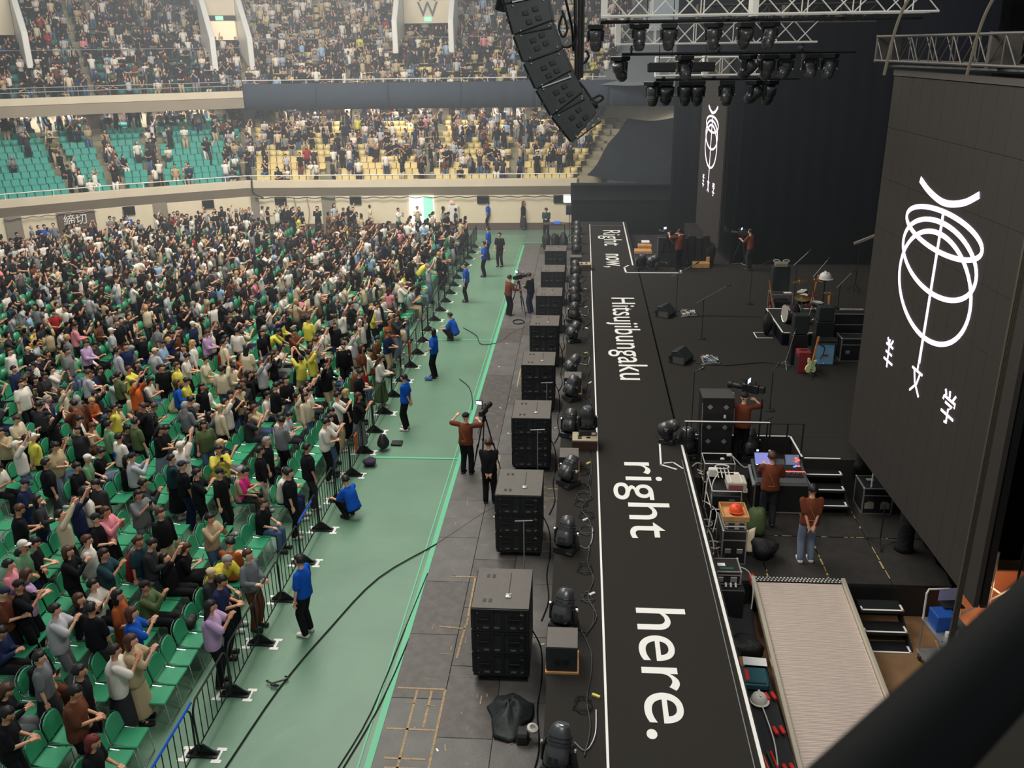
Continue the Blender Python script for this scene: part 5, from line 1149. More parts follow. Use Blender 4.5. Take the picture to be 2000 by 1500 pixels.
# people that can be told apart near the barrier: head pixel, pose, yaw, clothes
S_ = 'sit'; NEAR = [
 (412, 1185, 'stand_look', .2, 'lilac', 'loose', 'black', 'pants', 'long', 'black', 'woman in lilac blouse with long black hair holding up a phone at the barrier'),
 (433, 1135, 'stand_phone', .1, 'navy', 'tee', 'black', 'pants', 'short', 'black', 'man in navy shirt looking at his phone beside the yellow-shirted person'),
 (447, 1112, 'lean', -.5, 'mustard', 'loose', 'black', 'pants', 'short', 'grey', 'grey-haired person in mustard shirt bending towards the barrier'),
 (485, 1085, 'stand_wave', -.3, 'grey', 'long', 'brown', 'pants', 'short', 'brown', 'brown-haired person in grey shirt beside the mustard-shirted person'),
 (462, 1072, 'sit_phone', 2.8, 'rust', 'tee', 'black', 'pants', 'short', 'black', 'seated person in rust top reaching back, near the barrier'),
 (366, 1130, 'sit', .1, 'charcoal', 'long', 'black', 'pants', 'cap', 'beigecap', 'seated person with beige cap and dark jacket'),
 (308, 1150, 'sit_look', .2, 'olive', 'long', 'black', 'pants', 'cap', 'blackcap', 'person with black cap and olive jacket holding a phone'),
 (258, 1198, 'stand_look', .4, 'royal blue', 'tee', 'grey', 'skirt', 'bob', 'brown', 'person in royal blue tee with brown bob holding up a phone'),
 (231, 1164, 'stand_wave', .1, 'rust', 'tee', 'rust', 'skirt', 'bob', 'black', 'woman in rust orange dress with dark curly hair'),
 (178, 1189, 'stand', 1.3, 'black', 'tee', 'charcoal', 'pants', 'short', 'black', 'man in black tee standing behind the rust orange dress'),
 (133, 1153, 'sit_look', .1, 'white', 'tee', 'black', 'pants', 'short', 'black', 'short-haired man in white tee holding a phone with both hands'),
 (108, 1192, 'stand_look', .3, 'light grey', 'loose', 'grey', 'pants', 'short', 'black', 'person in pale grey shirt with black backpack strap'),
 (38, 1250, 'sit_phone', .1, 'navy', 'long', 'black', 'pants', 'short', 'black', 'seated person in navy sweater looking down at lap, near left edge'),
 (224, 1272, 'stand_look', .5, 'white', 'loose', 'charcoal', 'skirt', 'short', 'black', 'person in off-white blouse with dark bag strap across the back'),
 (256, 1252, 'stand_look', .3, 'beige', 'loose', 'beige', 'skirt', 'bob', 'brown', 'person in beige coat with outstretched arms beside the off-white blouse'),
 (156, 1312, 'stand', .3, 'black', 'tee', 'black', 'pants', 'short', 'black', 'man in black tee seen from behind, near the bottom edge'),
 (147, 1352, 'stand_phone', .2, 'brown', 'loose', 'black', 'pants', 'short', 'black', 'big brown-shirted person seen from behind at the bottom edge'),
 (158, 1470, 'sit', .2, 'black', 'tee', 'black', 'pants', 'bob', 'red', 'person with dark red hair at the very bottom edge'),
 (14, 1395, 'stand_phone', .3, 'black', 'tee', 'black', 'pants', 'short', 'black', 'person in black at the bottom left corner'),
 (40, 1368, 'sit_phone', .6, 'black', 'long', 'grey', 'pants', 'bob', 'brown', 'brown-haired person in black near the bottom left corner'),
 (203, 1083, 'stand_look', .1, 'teal', 'tee', 'black', 'pants', 'short', 'black', 'man in dark teal shirt raising a phone to his face'),
 (296, 1062, 'stand_phone', .3, 'charcoal', 'long', 'charcoal', 'pants', 'short', 'black', 'man in charcoal suit jacket beside empty green chairs'),
 (338, 1100, 'sit_up', .2, 'black', 'tee', 'black', 'pants', 'short', 'black', 'leaning man in black tee stretching both arms up with a phone'),
 (133, 1078, 'stand_look', .2, 'black', 'long', 'black', 'pants', 'bob', 'brown', 'person in black hoodie with brown hair and glowing phone'),
 (188, 1014, 'stand_wave', .1, 'black', 'tee', 'black', 'pants', 'cap', 'blackcap', 'person in black tee and black cap under the raised cream arms'),
 (118, 1006, 'stand_up', .5, 'cream', 'long', 'black', 'pants', 'short', 'black', 'person in cream shirt with orange scarf raising both arms'),
 (207, 1000, 'stand_look', -.1, 'soft pink', 'long', 'black', 'pants', 'short', 'brown', 'person in soft pink top holding up a phone'),
 (14, 1083, 'sit_look', .3, 'white', 'tee', 'black', 'pants', 'short', 'black', 'man in white tee with phone at the left edge'),
 (68, 1060, 'stand_phone', .3, 'black', 'tee', 'black', 'pants', 'short', 'black', 'person in black tee left of the black hoodie'),
 (52, 1122, 'stand_phone', .8, 'lilac', 'loose', 'black', 'pants', 'bob', 'brown', 'person in grey lilac shirt bending forward, left edge'),
 (38, 1145, 'stand_look', .3, 'black', 'tee', 'black', 'pants', 'cap', 'blackcap', 'man in black tee and black cap in front of the lilac shirt'),
 (8, 1158, 'stand_phone', .2, 'brown', 'tee', 'black', 'pants', 'cap', 'navycap', 'person with dark cap cut off by the left edge'),
 (440, 787, 'stand_up', .3, 'white', 'tee', 'black', 'pants', 'short', 'black', 'person in white tee raising both arms beside empty chairs'),
 (493, 775, 'sit', .2, 'white', 'tee', 'navy', 'pants', 'short', 'black', 'seated man in white tee with hands in his lap'),
 (547, 815, 'stand_phone', .2, 'white', 'tee', 'beige', 'pants', 'short', 'black', 'person in white tee with blue back print and yellow scarf'),
 (590, 808, 'sit_phone', .1, 'light grey', 'tee', 'charcoal', 'pants', 'short', 'black', 'seated person in light grey tee and dark trousers'),
 (643, 818, 'stand_look', .1, 'white', 'tee', 'denim', 'pants', 'short', 'black', 'person in white tee and jeans holding a phone at the barrier'),
 (233, 855, 'stand', 1.0, 'white', 'tee', 'black', 'pants', 'short', 'black', 'person in white tee with blue print on the back'),
 (212, 830, 'stand', .8, 'green', 'tee', 'black', 'pants', 'short', 'black', 'person in green tee seen from behind'),
 (265, 825, 'stand', .9, 'olive', 'tee', 'black', 'pants', 'short', 'black', 'person in olive tee beside the green tee'),
 (365, 745, 'stand_phone', .2, 'yellow', 'tee', 'black', 'pants', 'short', 'black', 'person in yellow tee with dark towel over the shoulders'),
 (345, 715, 'stand', .2, 'yellow', 'loose', 'black', 'pants', 'short', 'brown', 'person in loose yellow shirt left of the yellow tee'),
 (365, 697, 'stand_phone', .2, 'white', 'tee', 'black', 'pants', 'short', 'black', 'man in white tee behind the two yellow shirts'),
 (155, 820, 'stand_phone', .3, 'white', 'tee', 'black', 'pants', 'short', 'black', 'person in white tee with brown bag at the hip'),
 (147, 636, 'stand_phone', .6, 'soft pink', 'long', 'black', 'pants', 'short', 'black', 'person in soft pink jacket among dark clothes'),
 (545, 658, 'lean', .2, 'yellow', 'tee', 'black', 'pants', 'short', 'black', 'person in bright yellow tee bending over'),
 (606, 690, 'stand_up', .2, 'yellow', 'tee', 'black', 'pants', 'short', 'black', 'person in yellow tee raising both arms right of centre'),
 (225, 722, 'sit_look', .3, 'yellow', 'tee', 'black', 'pants', 'short', 'brown', 'person in yellow tee and black vest, arms raised'),
 (462, 945, 'sit_phone', .2, 'pink', 'tee', 'charcoal', 'pants', 'short', 'black', 'seated person in bright pink tee'),
 (385, 925, 'stand_look', .2, 'black', 'tee', 'black', 'pants', 'short', 'black', 'tall person in black photographing beside the empty chairs'),
 (430, 925, 'stand', -.2, 'black', 'tee', 'black', 'pants', 'cap', 'blackcap', 'person in black and dark cap standing beside the tall photographer'),
 (565, 925, 'stand', .1, 'black', 'loose', 'black', 'pants', 'short', 'black', 'tall person in loose black shirt standing at the front row'),
 (48, 945, 'stand_phone', .2, 'navy', 'tee', 'navy', 'pants', 'cap', 'navycap', 'person in navy cap and navy shirt'),
 (90, 905, 'stand', .6, 'black', 'loose', 'charcoal', 'pants', 'short', 'black', 'broad person in black shirt seen from behind'),
 (280, 945, 'stand_look', .4, 'charcoal', 'long', 'black', 'pants', 'short', 'black', 'person in charcoal shirt standing with phone before empty chairs'),
 (356, 910, 'stand', .7, 'black', 'tee', 'navy', 'pants', 'cap', 'navycap', 'person with navy cap in black seen from behind'),
 (590, 920, 'sit_phone', .3, 'white', 'tee', 'navy', 'pants', 'short', 'black', 'seated person in white tee bending forward by the barrier'),
 (510, 920, 'sit', .2, 'beige', 'tee', 'black', 'pants', 'short', 'grey', 'seated grey-haired person in beige beside pink tee'),
 (745, 700, 'stand_phone', .1, 'white', 'long', 'olive', 'skirt', 'long', 'brown', 'woman in white blouse and olive skirt holding a blue bag'),
 (706, 680, 'stand', .3, 'brown', 'loose', 'red', 'skirt', 'bob', 'brown', 'person in dark brown dress behind the white blouse'),
 (835, 520, 'lean', .2, 'yellow', 'tee', 'denim', 'pants', 'short', 'black', 'person in yellow tee bending over near the far barrier'),
 (784, 555, 'stand_look', .1, 'white', 'tee', 'black', 'pants', 'cap', 'whitecap', 'person in white tee and white cap near the far barrier'),
 (700, 775, 'stand_look', .1, 'black', 'tee', 'grey', 'skirt', 'long', 'brown', 'woman in black top and grey skirt with arms forward'),
]
near_xy = []
for (px, py, pose, yaw, top, tt, bot, bt, hr, hc, lb) in NEAR:
    if pose == 'lean': hz = 1.25
    elif pose.startswith('sit'): hz = 1.22
    else: hz = 1.6
    q = atz(px, py, hz); J = joints(POSES[pose]); hx = J['head'].x
    x, y = q.x - hx * math.cos(yaw), q.y - hx * math.sin(yaw)
    if pose.startswith('sit'):   # snap to the nearest chair
        c = min(cells, key=lambda c: (c[1] - x) ** 2 + (c[2] - y) ** 2); x, y = c[1] - .03, c[2]; yaw *= .5
    near_xy.append((x, y)); pn = person(pose, x, y, .012, yaw, lb, top, tt, bot, bt, hr, hc, rnd.random() < .3, rnd.random() < .4, 'audience on the arena floor')
    if 'blue' in lb and 'print' in lb: MB().lathe([(.07, 0), (.06, .006), (0, .008)], (-.168, 0, 1.22), (-1, 0, 0), 8).box((-.168, .03, 1.12), (.006, .06, .12)).build('back_print', CLOTH['royal blue'], pn)
print('near people', len(NEAR))
n_ind = len(NEAR); ra = random.Random(77); n_phone = 0; posew = {'sit': 'seated', 'sit_phone': 'seated, looking at phone', 'sit_look': 'seated, phone raised', 'sit_up': 'seated, arms raised', 'sit_lean': 'seated, leaning forward', 'stand': 'standing', 'stand_phone': 'standing, looking at phone', 'stand_look': 'standing, phone raised', 'stand_up': 'standing, arms raised', 'stand_one': 'standing, one arm raised', 'stand_wave': 'standing, hands forward', 'stand_back': 'standing, hands behind back'}
for n_, (d, x, y, r, k) in enumerate(cells):
    if any((x - a) ** 2 + (y - b) ** 2 < .20 for a, b in near_xy): continue
    px, py = proj(x, y, 1.0)
    # emptier patches seen in the photo
    e = .06
    if 415 < px < 560 and 820 < py < 1060: e = .34
    if 300 < px < 480 and 1000 < py < 1330: e = .7
    if px < 130 and 930 < py < 1060: e = .3
    if r < 2 and y < 19: e = .85
    if px < 40 and 600 < py < 720: e = .4
    if y > 47: e = .45
    if r == 0 and y > 19: e = .35
    if ra.random() < e: continue
    sit = ra.random() < (.45 if d < 30 else .5); yaw = ra.gauss(.15, .5) if ra.random() < .85 else ra.uniform(0, 6.28)
    if sit: yaw = ra.gauss(0.1, .2); xx = x - .03; yy = y
    else: xx = x + ra.uniform(.30, .48); yy = y + ra.uniform(-.12, .12)
    if n_ind < 292 and d < 45:
        n_ind += 1; pose = ra.choice(SIT if sit else STD); top = ra.choice(TOPS); bot = ra.choice(BOTS); hr = ra.choice(['short', 'short', 'short', 'bob', 'long', 'bun', 'cap']); hc = ra.choices(['black', 'brown', 'grey', 'blond'], [74, 20, 3, 3])[0]
        if hr == 'cap': hc = ra.choice(['blackcap', 'navycap', 'whitecap', 'beigecap'])
        hw = {'short': 'short %s hair', 'bob': '%s bob', 'long': 'long %s hair', 'bun': '%s bun', 'cap': '%s'}[hr] % hc.replace('cap', ' cap')
        lb = 'person %s, %s top, %s, %s row %s seat' % (posew[pose], top, hw, ords(r + 1), ords(k + 1))
        w_ = lb.split()
        if len(w_) > 16: lb = 'person %s, %s top, %s row from barrier, %s seat along' % (posew[pose].replace('looking at phone', 'with phone'), top, ords(r + 1), ords(k + 1))
        person(pose, xx, yy, .012, yaw, lb, top, ra.choice(['tee', 'tee', 'long', 'loose']), bot, 'skirt' if ra.random() < .18 else 'pants', hr, hc, ra.random() < .3, ra.random() < .4, 'audience on the arena floor', ra.uniform(.94, 1.04))
        if POSES[pose]['prop'] and n_phone < 60:
            n_phone += 1; pt, J = prop_point(pose); c_, s__ = math.cos(yaw), math.sin(yaw); pt = pt + Vector((.08, 0, .05)); o = put('phone', PHONE, None, (xx + pt.x * c_ - pt.y * s__, yy + pt.x * s__ + pt.y * c_, .012 + pt.z)); o.rotation_euler = (0, .3, yaw); tag(o, 'phone held by the person in the %s top, %s row %s seat' % (top, ords(r + 1), ords(k + 1)), 'phone', 'phones held up by the audience')
    else:
        add_far(xx, yy, .012, yaw, sit)
        if ra.random() < .26 and sit: add_far(x + .5, y + ra.uniform(-.2, .2), .012, yaw + ra.uniform(-1, 1), False)
for k in range(70):    # people standing along the back wall and in the cross aisles
    i = rc.choice([2, 3, 4, 4]); u = rc.random(); o = off(-rc.uniform(.5, 2.2)); q = o[i].lerp(o[i + 1], u)
    if q.x > -6.5: continue
    add_far(q.x, q.y, .012, rc.uniform(-1.5, .6), False)
# build the far crowd as one object
grp = {}
for c in crowd_far: grp.setdefault((c[5], c[6], c[7]), []).append(c)
mats_ = bpy.data.materials.new('crowd_clothes'); mats_.use_nodes = True; b_ = mats_.node_tree.nodes['Principled BSDF']; b_.inputs['Roughness'].default_value = .8; b_.inputs['Specular IOR Level'].default_value = .2
vc = mats_.node_tree.nodes.new('ShaderNodeVertexColor'); vc.layer_name = 'Col'; mats_.node_tree.links.new(vc.outputs[0], b_.inputs['Base Color'])
join = []
for (pose, hair, slv), L in grp.items():
    tv, tf, cls = lod(pose, hair, slv); n = len(L); colr = np.zeros((n, len(tv), 3))
    for j, c in enumerate(L):
        pal = [srgb(*[(222, 172, 142), (200, 146, 114)][j % 2]), srgb(*HAIRC[c[10]]), srgb(*CC[c[8]]), srgb(*CC[c[9]]), (.5, .5, .5) if j % 3 == 0 else (.02, .02, .02)]
        colr[j] = np.array(pal)[cls]
    join.append(replicate('c', tv, tf, [(c[0], c[1], c[2], c[3], c[4]) for c in L], [mats_], col=colr))
objs = []
bm = None
def join_meshes(meshes, name, mats):
    V = []; Lv = []; Lt = []; C = []; o_ = 0
    for m in meshes:
        v = np.empty(len(m.vertices) * 3, np.float32); m.vertices.foreach_get('co', v); V.append(v); l = np.empty(len(m.loops), np.int32); m.loops.foreach_get('vertex_index', l); Lv.append(l + o_); t = np.empty(len(m.polygons), np.int32); m.polygons.foreach_get('loop_total', t); Lt.append(t)
        c = np.empty(len(m.vertices) * 4, np.float32); m.color_attributes['Col'].data.foreach_get('color', c); C.append(c); o_ += len(m.vertices)
    V, Lv, Lt, C = map(np.concatenate, (V, Lv, Lt, C)); me = bpy.data.meshes.new(name); me.vertices.add(len(V) // 3); me.vertices.foreach_set('co', V); me.loops.add(len(Lv)); me.loops.foreach_set('vertex_index', Lv); me.polygons.add(len(Lt)); me.polygons.foreach_set('loop_start', np.concatenate([[0], np.cumsum(Lt)[:-1]]).astype(np.int32)); me.polygons.foreach_set('loop_total', Lt)
    at = me.color_attributes.new('Col', 'FLOAT_COLOR', 'POINT'); at.data.foreach_set('color', C)
    for m in mats: me.materials.append(m)
    me.update(); me.validate(); return me
me = join_meshes(join, 'crowd', [mats_]); me.shade_smooth()
tag(put('crowd', me), 'dense crowd of spectators farther back on the floor and in the stands', 'crowd', kind='stuff')
print('far crowd', len(crowd_far), 'individual', n_ind, 'tris', len(me.loops))

# ------------------------------------------------------------ barriers
def barrier():
    t = thing('crowd_barrier', 'x', 'barrier'); L = 1.38; H = 1.02
    MB().tube(spline([(0, .02, .12), (0, .0, .5), (0, .0, H - .15), (0, .12, H)], 4) + [(0, L - .12, H)] + spline([(0, L - .12, H), (0, L, H - .15), (0, L, .5), (0, L - .02, .12)], 4)[1:], .017, 6).build('frame', M_BLACK, t)
    pm_ = MB().cyl((0, 0, .2), (0, 0, H), .009, n=5).mesh('upright', [M_BLACK])
    for k in range(6): put('upright', pm_, t, (0, .2 + k * .196, 0))
    MB().cyl((0, 0.02, .2), (0, L - .02, .2), .012, n=5).build('lower_rail', M_BLACK, t)
    MB().cyl((0, L / 2, .2), (0, L / 2, .42), .014, n=5).build('stub_post', M_BLACK, t) if False else None
    for y in (.06,):
        f = MB().prism([(-.22, 0), (.26, 0), (.26, .02), (.04, .20), (-.04, .20), (-.22, .02)], .03, lambda u, v, w, y=y: (u, y - .015 + w, v + .012)); f.box((.02, y, .02), (.5, .16, .016)); f.build('foot', M_BLACK, t)
    return t
br0 = barrier(); yb = 9.55; nb = 0
M_BAR = None
while yb < 50:
    lb = 'black steel crowd barrier section before the front row, %s from the near end' % ords(nb + 1)
    if nb == 0: br0.location = (-5.86, yb, .012); br0['label'] = lb; br0['group'] = 'crowd barriers along the front row'
    else: dup(br0, (-5.86 + 0.03 * math.sin(nb), yb, .012), .0, lb, 'crowd barriers along the front row')
    yb += 1.42; nb += 1
mk = MB()
for k in range(nb):
    y = 9.55 + k * 1.42 + .06
    for (x, dy) in ((-6.10, -.13), (-6.10, .13), (-5.56, -.13), (-5.56, .13)): mk.box((x, y + dy, .016), (.16, .07, .004)); mk.box((x, y + dy * .6, .0165), (.06, .16, .004))
mk.build('white_floor_tape', M_WTAPE, green)['kind'] = 'stuff'
# ribbon on the top rail
tag(MB().tube([(-5.86, 9.4, 1.035), (-5.86, 11.0, 1.035)], .022, 6).build('barrier_wrap', CLOTH['royal blue']), 'blue tape wrap on the top rail of the nearest crowd barrier', 'tape')
tag(MB().tube([(-5.86, 16.6, 1.035), (-5.86, 17.6, 1.035)], .022, 6).build('barrier_wrap', CLOTH['royal blue']), 'blue tape wrap on the barrier rail beside the crouching steward', 'tape')
# ------------------------------------------------------------ stewards and crew
def staffp(px, py, z, pose, yaw, label, top, ttype='tee', bottom='black', btype='pants', hair='short', hcol='black', skin=0, shoe=0, group=None, s=1.0, dx=0):
    q = atz(px, py, z); return person(pose, q.x, q.y, z + (.012 if z == 0 else 0), yaw, label, top, ttype, bottom, btype, hair, hcol, skin, shoe, group, s)
G = 'stewards in blue shirts'
def back_text(p, M_=None):
    o = MB().box((-.142, 0, 1.33), (.006, .13, .035)).build('back_print', M_WTAPE, p); return o
staffp(603, 1240, 0, 'stand', 2.9, 'steward in blue tee, black trousers and white shoes standing nearest the barrier', 'steward blue', shoe=1, group=G)
staffp(686, 1010, 0, 'crouch', 2.6, 'steward in blue tee crouching on the green floor near the tape line', 'steward blue', group=G)
staffp(795, 840, 0, 'stand_back', 3.0, 'steward in blue tee with white shoes standing by the barrier, hands behind', 'steward blue', shoe=1, group=G)
staffp(850, 738, 0, 'stand_wave', 2.9, 'curly-haired steward in blue tee leaning towards the barrier', 'steward blue', hair='bob', group=G)
staffp(885, 664, 0, 'crouch', 2.9, 'steward in blue tee squatting beside the looping cable', 'steward blue', group=G)
staffp(912, 590, 0, 'stand', 3.1, 'steward in blue tee beyond the squatting steward, before the black-clothed worker', 'steward blue', group=G)
staffp(947, 541, 0, 'stand_wave', 3.0, 'steward in blue tee, front one of a pair far along the barrier', 'steward blue', group=G)
staffp(955, 508, 0, 'stand', 3.0, 'steward in blue tee, rear one of a pair far along the barrier', 'steward blue', group=G)
staffp(954, 449, 0, 'stand', 3.1, 'steward in blue shirt standing against the cream wall past the barrier end', 'steward blue', group=G)
staffp(430, 452, 0, 'stand', -1.2, 'steward in blue shirt standing at the back wall behind the crowd, near the corner', 'steward blue', group=G)
staffp(257, 478, 0, 'stand_one', -1.2, 'steward in blue shirt shading the eyes under a wall vent', 'steward blue', group=G)
staffp(97, 500, 0, 'stand', -1.0, 'steward in blue shirt beside the dark brown double door', 'steward blue', group=G)
staffp(90, 352, 3.0, 'stand', -1.2, 'steward in blue shirt on the lower balcony among the teal seats', 'steward blue', group=G)
staffp(548, 440, 0, 'stand', -1.6, 'steward in blue shirt at the back wall beyond the corner', 'steward blue', group=G)
staffp(977, 521, 0, 'stand', -1.9, 'worker in black polo shirt walking on the green floor', 'black')
staffp(1022, 449, 0, 'stand', 0.0, 'long-haired person in black jacket walking before the far cream wall', 'black', 'long', 'charcoal', 'skirt', 'long', 'red')
staffp(1067, 464, 0, 'stand_phone', -1.6, 'person in dark green shirt by the equipment table near the stage end', 'teal', 'long', 'black')
op1 = staffp(912, 928, 0, 'operate', 1.35, 'camera operator in brown tee with back print behind the near tripod camera', 'crew brown', bottom='black', hair='cap', hcol='blackcap')
staffp(957, 985, 0, 'stand_back', 1.6, 'crew member in black with tied brown hair beside a subwoofer stack', 'black', 'long', hair='bun', hcol='brown')
op2 = staffp(993, 618, 0, 'operate_low', 0.6, 'camera operator in brown shirt at the far tripod camera', 'crew brown', 'long', hair='short')
staffp(1037, 613, 0, 'stand_phone', 2.6, 'crew member in black shirt beside the far tripod camera', 'black', 'long', 'navy', hair='short')
person('operate', 3.78, 19.85, 1.16, 1.3, 'camera operator in brown tee and black cap on the stage with a shoulder camera', 'crew brown', 'tee', 'black', 'pants', 'cap', 'blackcap')
t1 = staffp(1497, 1028, .7, 'operate_low', 1.5, 'technician in brown tee working at the mixing desk', 'crew brown', bottom='charcoal', hair='short', hcol='brown')
t2 = staffp(1572, 1098, .7, 'stand_back', 1.6, 'technician in brown tee and pale jeans, hands behind back, on the lower deck', 'crew brown', bottom='pale denim', shoe=1, s=1.0)
staffp(1325, 528, 1.6, 'operate', 2.2, 'camera operator in brown shirt at the far corner of the stage', 'crew brown', bottom='black', hair='short')
staffp(1463, 528, 1.6, 'operate_low', 2.4, 'camera operator in brown shirt in the dark behind the stage wing', 'crew brown', bottom='charcoal', hair='short')
for p, z in ((op1, 0), (t1, 0), (t2, 0)):
    mb = MB(); mb.tube(spline([(-.168, .07, 1.33), (-.168, .02, 1.22), (-.165, -.02, 1.12), (-.16, -.06, 1.03), (-.158, .06, 1.02)], 4), .004, 4); mb.build('shirt_print', mat('tan_print', srgb(206, 150, 96), .8), p)

# tripods and cameras
def tripod_camera(x, y, z, yaw, H, label, legr=.42):
    t = thing('tripod', 'black camera tripod with spread legs, ' + label, 'tripod', (x, y, z))
    for k in range(3):
        a = yaw + .5 + k * 2 * PI / 3; c, s = math.cos(a), math.sin(a)
        lg = MB(); lg.cyl((c * .05, s * .05, H - .12), (c * legr * .55, s * legr * .55, H * .45), .020, n=6); lg.cyl((c * legr * .55 - s * .02, s * legr * .55 + c * .02, H * .5), (c * legr, s * legr, .02), .014, n=6); lg.cyl((c * legr * .55 + s * .02, s * legr * .55 - c * .02, H * .5), (c * legr, s * legr, .02), .012, n=6); lg.build('leg', M_BLACKP, t)
    sp = MB()
    for k in range(3): a = yaw + .5 + k * 2 * PI / 3; sp.cyl((0, 0, .22), (math.cos(a) * legr * .85, math.sin(a) * legr * .85, .2), .01, n=5)
    sp.build('spreader', M_STEEL, t); MB().cyl((0, 0, H - .16), (0, 0, H - .02), .05, n=10).build('fluid_head', M_BLACKP, t)
    MB().cyl((-.05 * math.cos(yaw), -.05 * math.sin(yaw), H - .06), (-.5 * math.cos(yaw) , -.5 * math.sin(yaw), H - .3), .01, n=5).build('pan_handle', M_BLACKP, t)
    c = camera(x, y, z + H, yaw, 'black video camera on the tripod, ' + label)
def camera(x, y, z, yaw, label, s=1.0):
    c = thing('video_camera', label, 'camera', (x, y, z), yaw); c.scale = (s, s, s)
    MB().box((0, 0, .12), (.34, .12, .18)).build('body', M_BLACKP, c, bevel=.015)
    l = MB().lathe([(.045, 0), (.05, .03), (.06, .06), (.06, .2), (.075, .22), (.08, .30), (.07, .30)], (.17, 0, .12), (1, 0, 0), 12).build('lens', M_BLACK, c); MB().lathe([(.068, 0), (0, .01)], (.47, 0, .12), (1, 0, 0), 12).build('lens_glass', M_LENS, l)
    MB().tube([(-.10, 0, .21), (-.10, 0, .28), (.12, 0, .28), (.12, 0, .21)], .012, 6).build('carry_handle', M_BLACKP, c)
    v = MB().box((.02, .13, .32), (.04, .17, .12)).cyl((.02, .05, .24), (.02, .1, .30), .012, n=5).build('viewfinder', M_BLACKP, c); MB().box((-.004, .13, .32), (.008, .14, .09)).build('screen', M_DISP, v)
    MB().cyl((.05, -.08, .25), (.25, -.08, .25), .018, n=8).build('microphone', M_BLACKP, c); MB().box((-.23, 0, .13), (.12, .10, .14)).build('battery', M_BLACKP, c, bevel=.01)
    return c
q = atz(945, 925, 0); tripod_camera(-2.42, 21.55, .03, 1.35, 1.5, 'before the nearer brown-shirted operator'); q = atz(1012, 622, 0); tripod_camera(-2.5, 36.1, .03, .8, 1.45, 'before the farther brown-shirted operator')
camera(3.95, 20.05, 1.16 + 1.62, 2.6, 'black shoulder camera above the stage camera operator', 1.15)
t = thing('camera_support', 'black camera support arm beside the stage camera operator', 'stand', (4.15, 19.75, 1.16)); MB().cyl((0, 0, 0), (.02, 0, 1.6), .02, n=6).build('pole', M_BLACK, t); MB().lathe([(.2, 0), (.2, .02), (.03, .05)], n=12).build('base', M_BLACK, t); MB().cyl((0, 0, 1.0), (.3, -.05, 1.2), .015, n=6).build('grip', M_BLACKP, t)
tripod_camera(3.55, 37.9, 1.6, 2.2, 1.35, 'in the far stage corner'); tripod_camera(6.6, 37.8, 1.6, 2.6, 1.35, 'in the dark behind the stage wing')

# ------------------------------------------------------------ cases and racks
def road_case(x, y, z, w, d, h, rz, label, name='road_case', latches=True, edge=M_STEEL, body=M_BLACKP, legs=True):
    t = thing(name, label, 'case', (x, y, z), rz); MB().box((0, 0, h / 2), (w, d, h)).build('body', body, t, bevel=.006)
    e = MB()
    for sx in (-1, 1):
        for sy in (-1, 1): e.box((sx * w / 2, sy * d / 2, h / 2), (.028, .028, h))
        for zz in (0.01, h - .01): e.box((sx * w / 2, 0, zz), (.028, d, .028))
    for sy in (-1, 1):
        for zz in (.01, h - .01, h * .72): e.box((0, sy * d / 2, zz), (w, .022, .022))
    e.build('metal_edge', edge, t)
    for sx in (-1, 1):
        for sy in (-1, 1):
            MB().box((sx * w / 2, sy * d / 2, h), (.05, .05, .04)).build('corner', M_STEEL, t, bevel=.015)
    if latches:
        for sx in (-.25, .25): MB().box((sx * w, -d / 2 - .008, h * .4), (.12, .02, .1)).build('latch', M_STEEL, t, bevel=.004)
    return t
# tall speaker-like black case with butterfly latches
t = thing('tall_road_case', 'tall black road case with four butterfly latches behind the guard rail', 'case', (3.17, 19.93, 1.16)); MB().box((0, 0, .85), (.72, .62, 1.62)).build('body', M_BLACKP, t, bevel=.01)
MB().box((0, 0, 1.665), (.72, .62, .012)).build('top_panel', mat('dark_grey_lid', srgb(62, 61, 60), .7), t)
for sx in (-.18, .18):
    for z in (1.45, .95, .6): MB().box((sx, -.318, z), (.09, .014, .09), Matrix.Rotation(PI / 4, 3, 'Y')).build('butterfly_latch', M_STEEL, t)
MB().box((.16, -.316, 1.22), (.05, .01, .08)).build('label', M_PAPER, t); MB().tube([(-.3, -.33, 0), (-.34, -.33, .8), (-.36, -.34, 1.55)], .01, 5).build('edge_tube', M_STEEL, t)
# mixing desk
q = Vector((4.42, 18.55, .7)); t = thing('mixing_desk', 'digital mixing desk with lit screens on a metal-edged case', 'mixing desk', q, .0); tilt = Matrix.Rotation(.25, 3, 'X')
MB().box((0, 0, .36), (1.15, .8, .72)).build('lower_case', M_BLACKP, t, bevel=.01); e = MB(); 
for z in (.03, .70): e.box((0, -.4, z), (1.16, .025, .03))
for x in (-.58, .58): e.box((x, -.4, .37), (.025, .025, .7)); e.box((x, 0, .72), (.025, .8, .03))
e.build('metal_edge', M_STEEL, t); MB().box((0, .02, .80), (1.12, .84, .10), tilt).build('console', mat('grey_console', (.08, .08, .085), .4), t, bevel=.02)
MB().box((-.02, -.02, .86), (1.0, .40, .02), tilt).build('fader_bed', M_BLACK, t)
sc_ = MB().box((-.28, .30, .98), (.46, .34, .03), Matrix.Rotation(.8, 3, 'X')).build('screen_frame', M_BLACKP, t, bevel=.01); MB().box((-.28, .286, .99), (.42, .30, .012), Matrix.Rotation(.8, 3, 'X')).build('screen', M_DISPD, sc_)
s2_ = MB().box((.33, .30, .96), (.34, .30, .03), Matrix.Rotation(.8, 3, 'X')).build('side_screen', M_BLACKP, t, bevel=.01)
MB().box((.33, .286, .97), (.30, .26, .012), Matrix.Rotation(.8, 3, 'X')).build('screen', mat('mixer_screen_dark', (.1, .12, .2), .3, emit=.5), s2_)
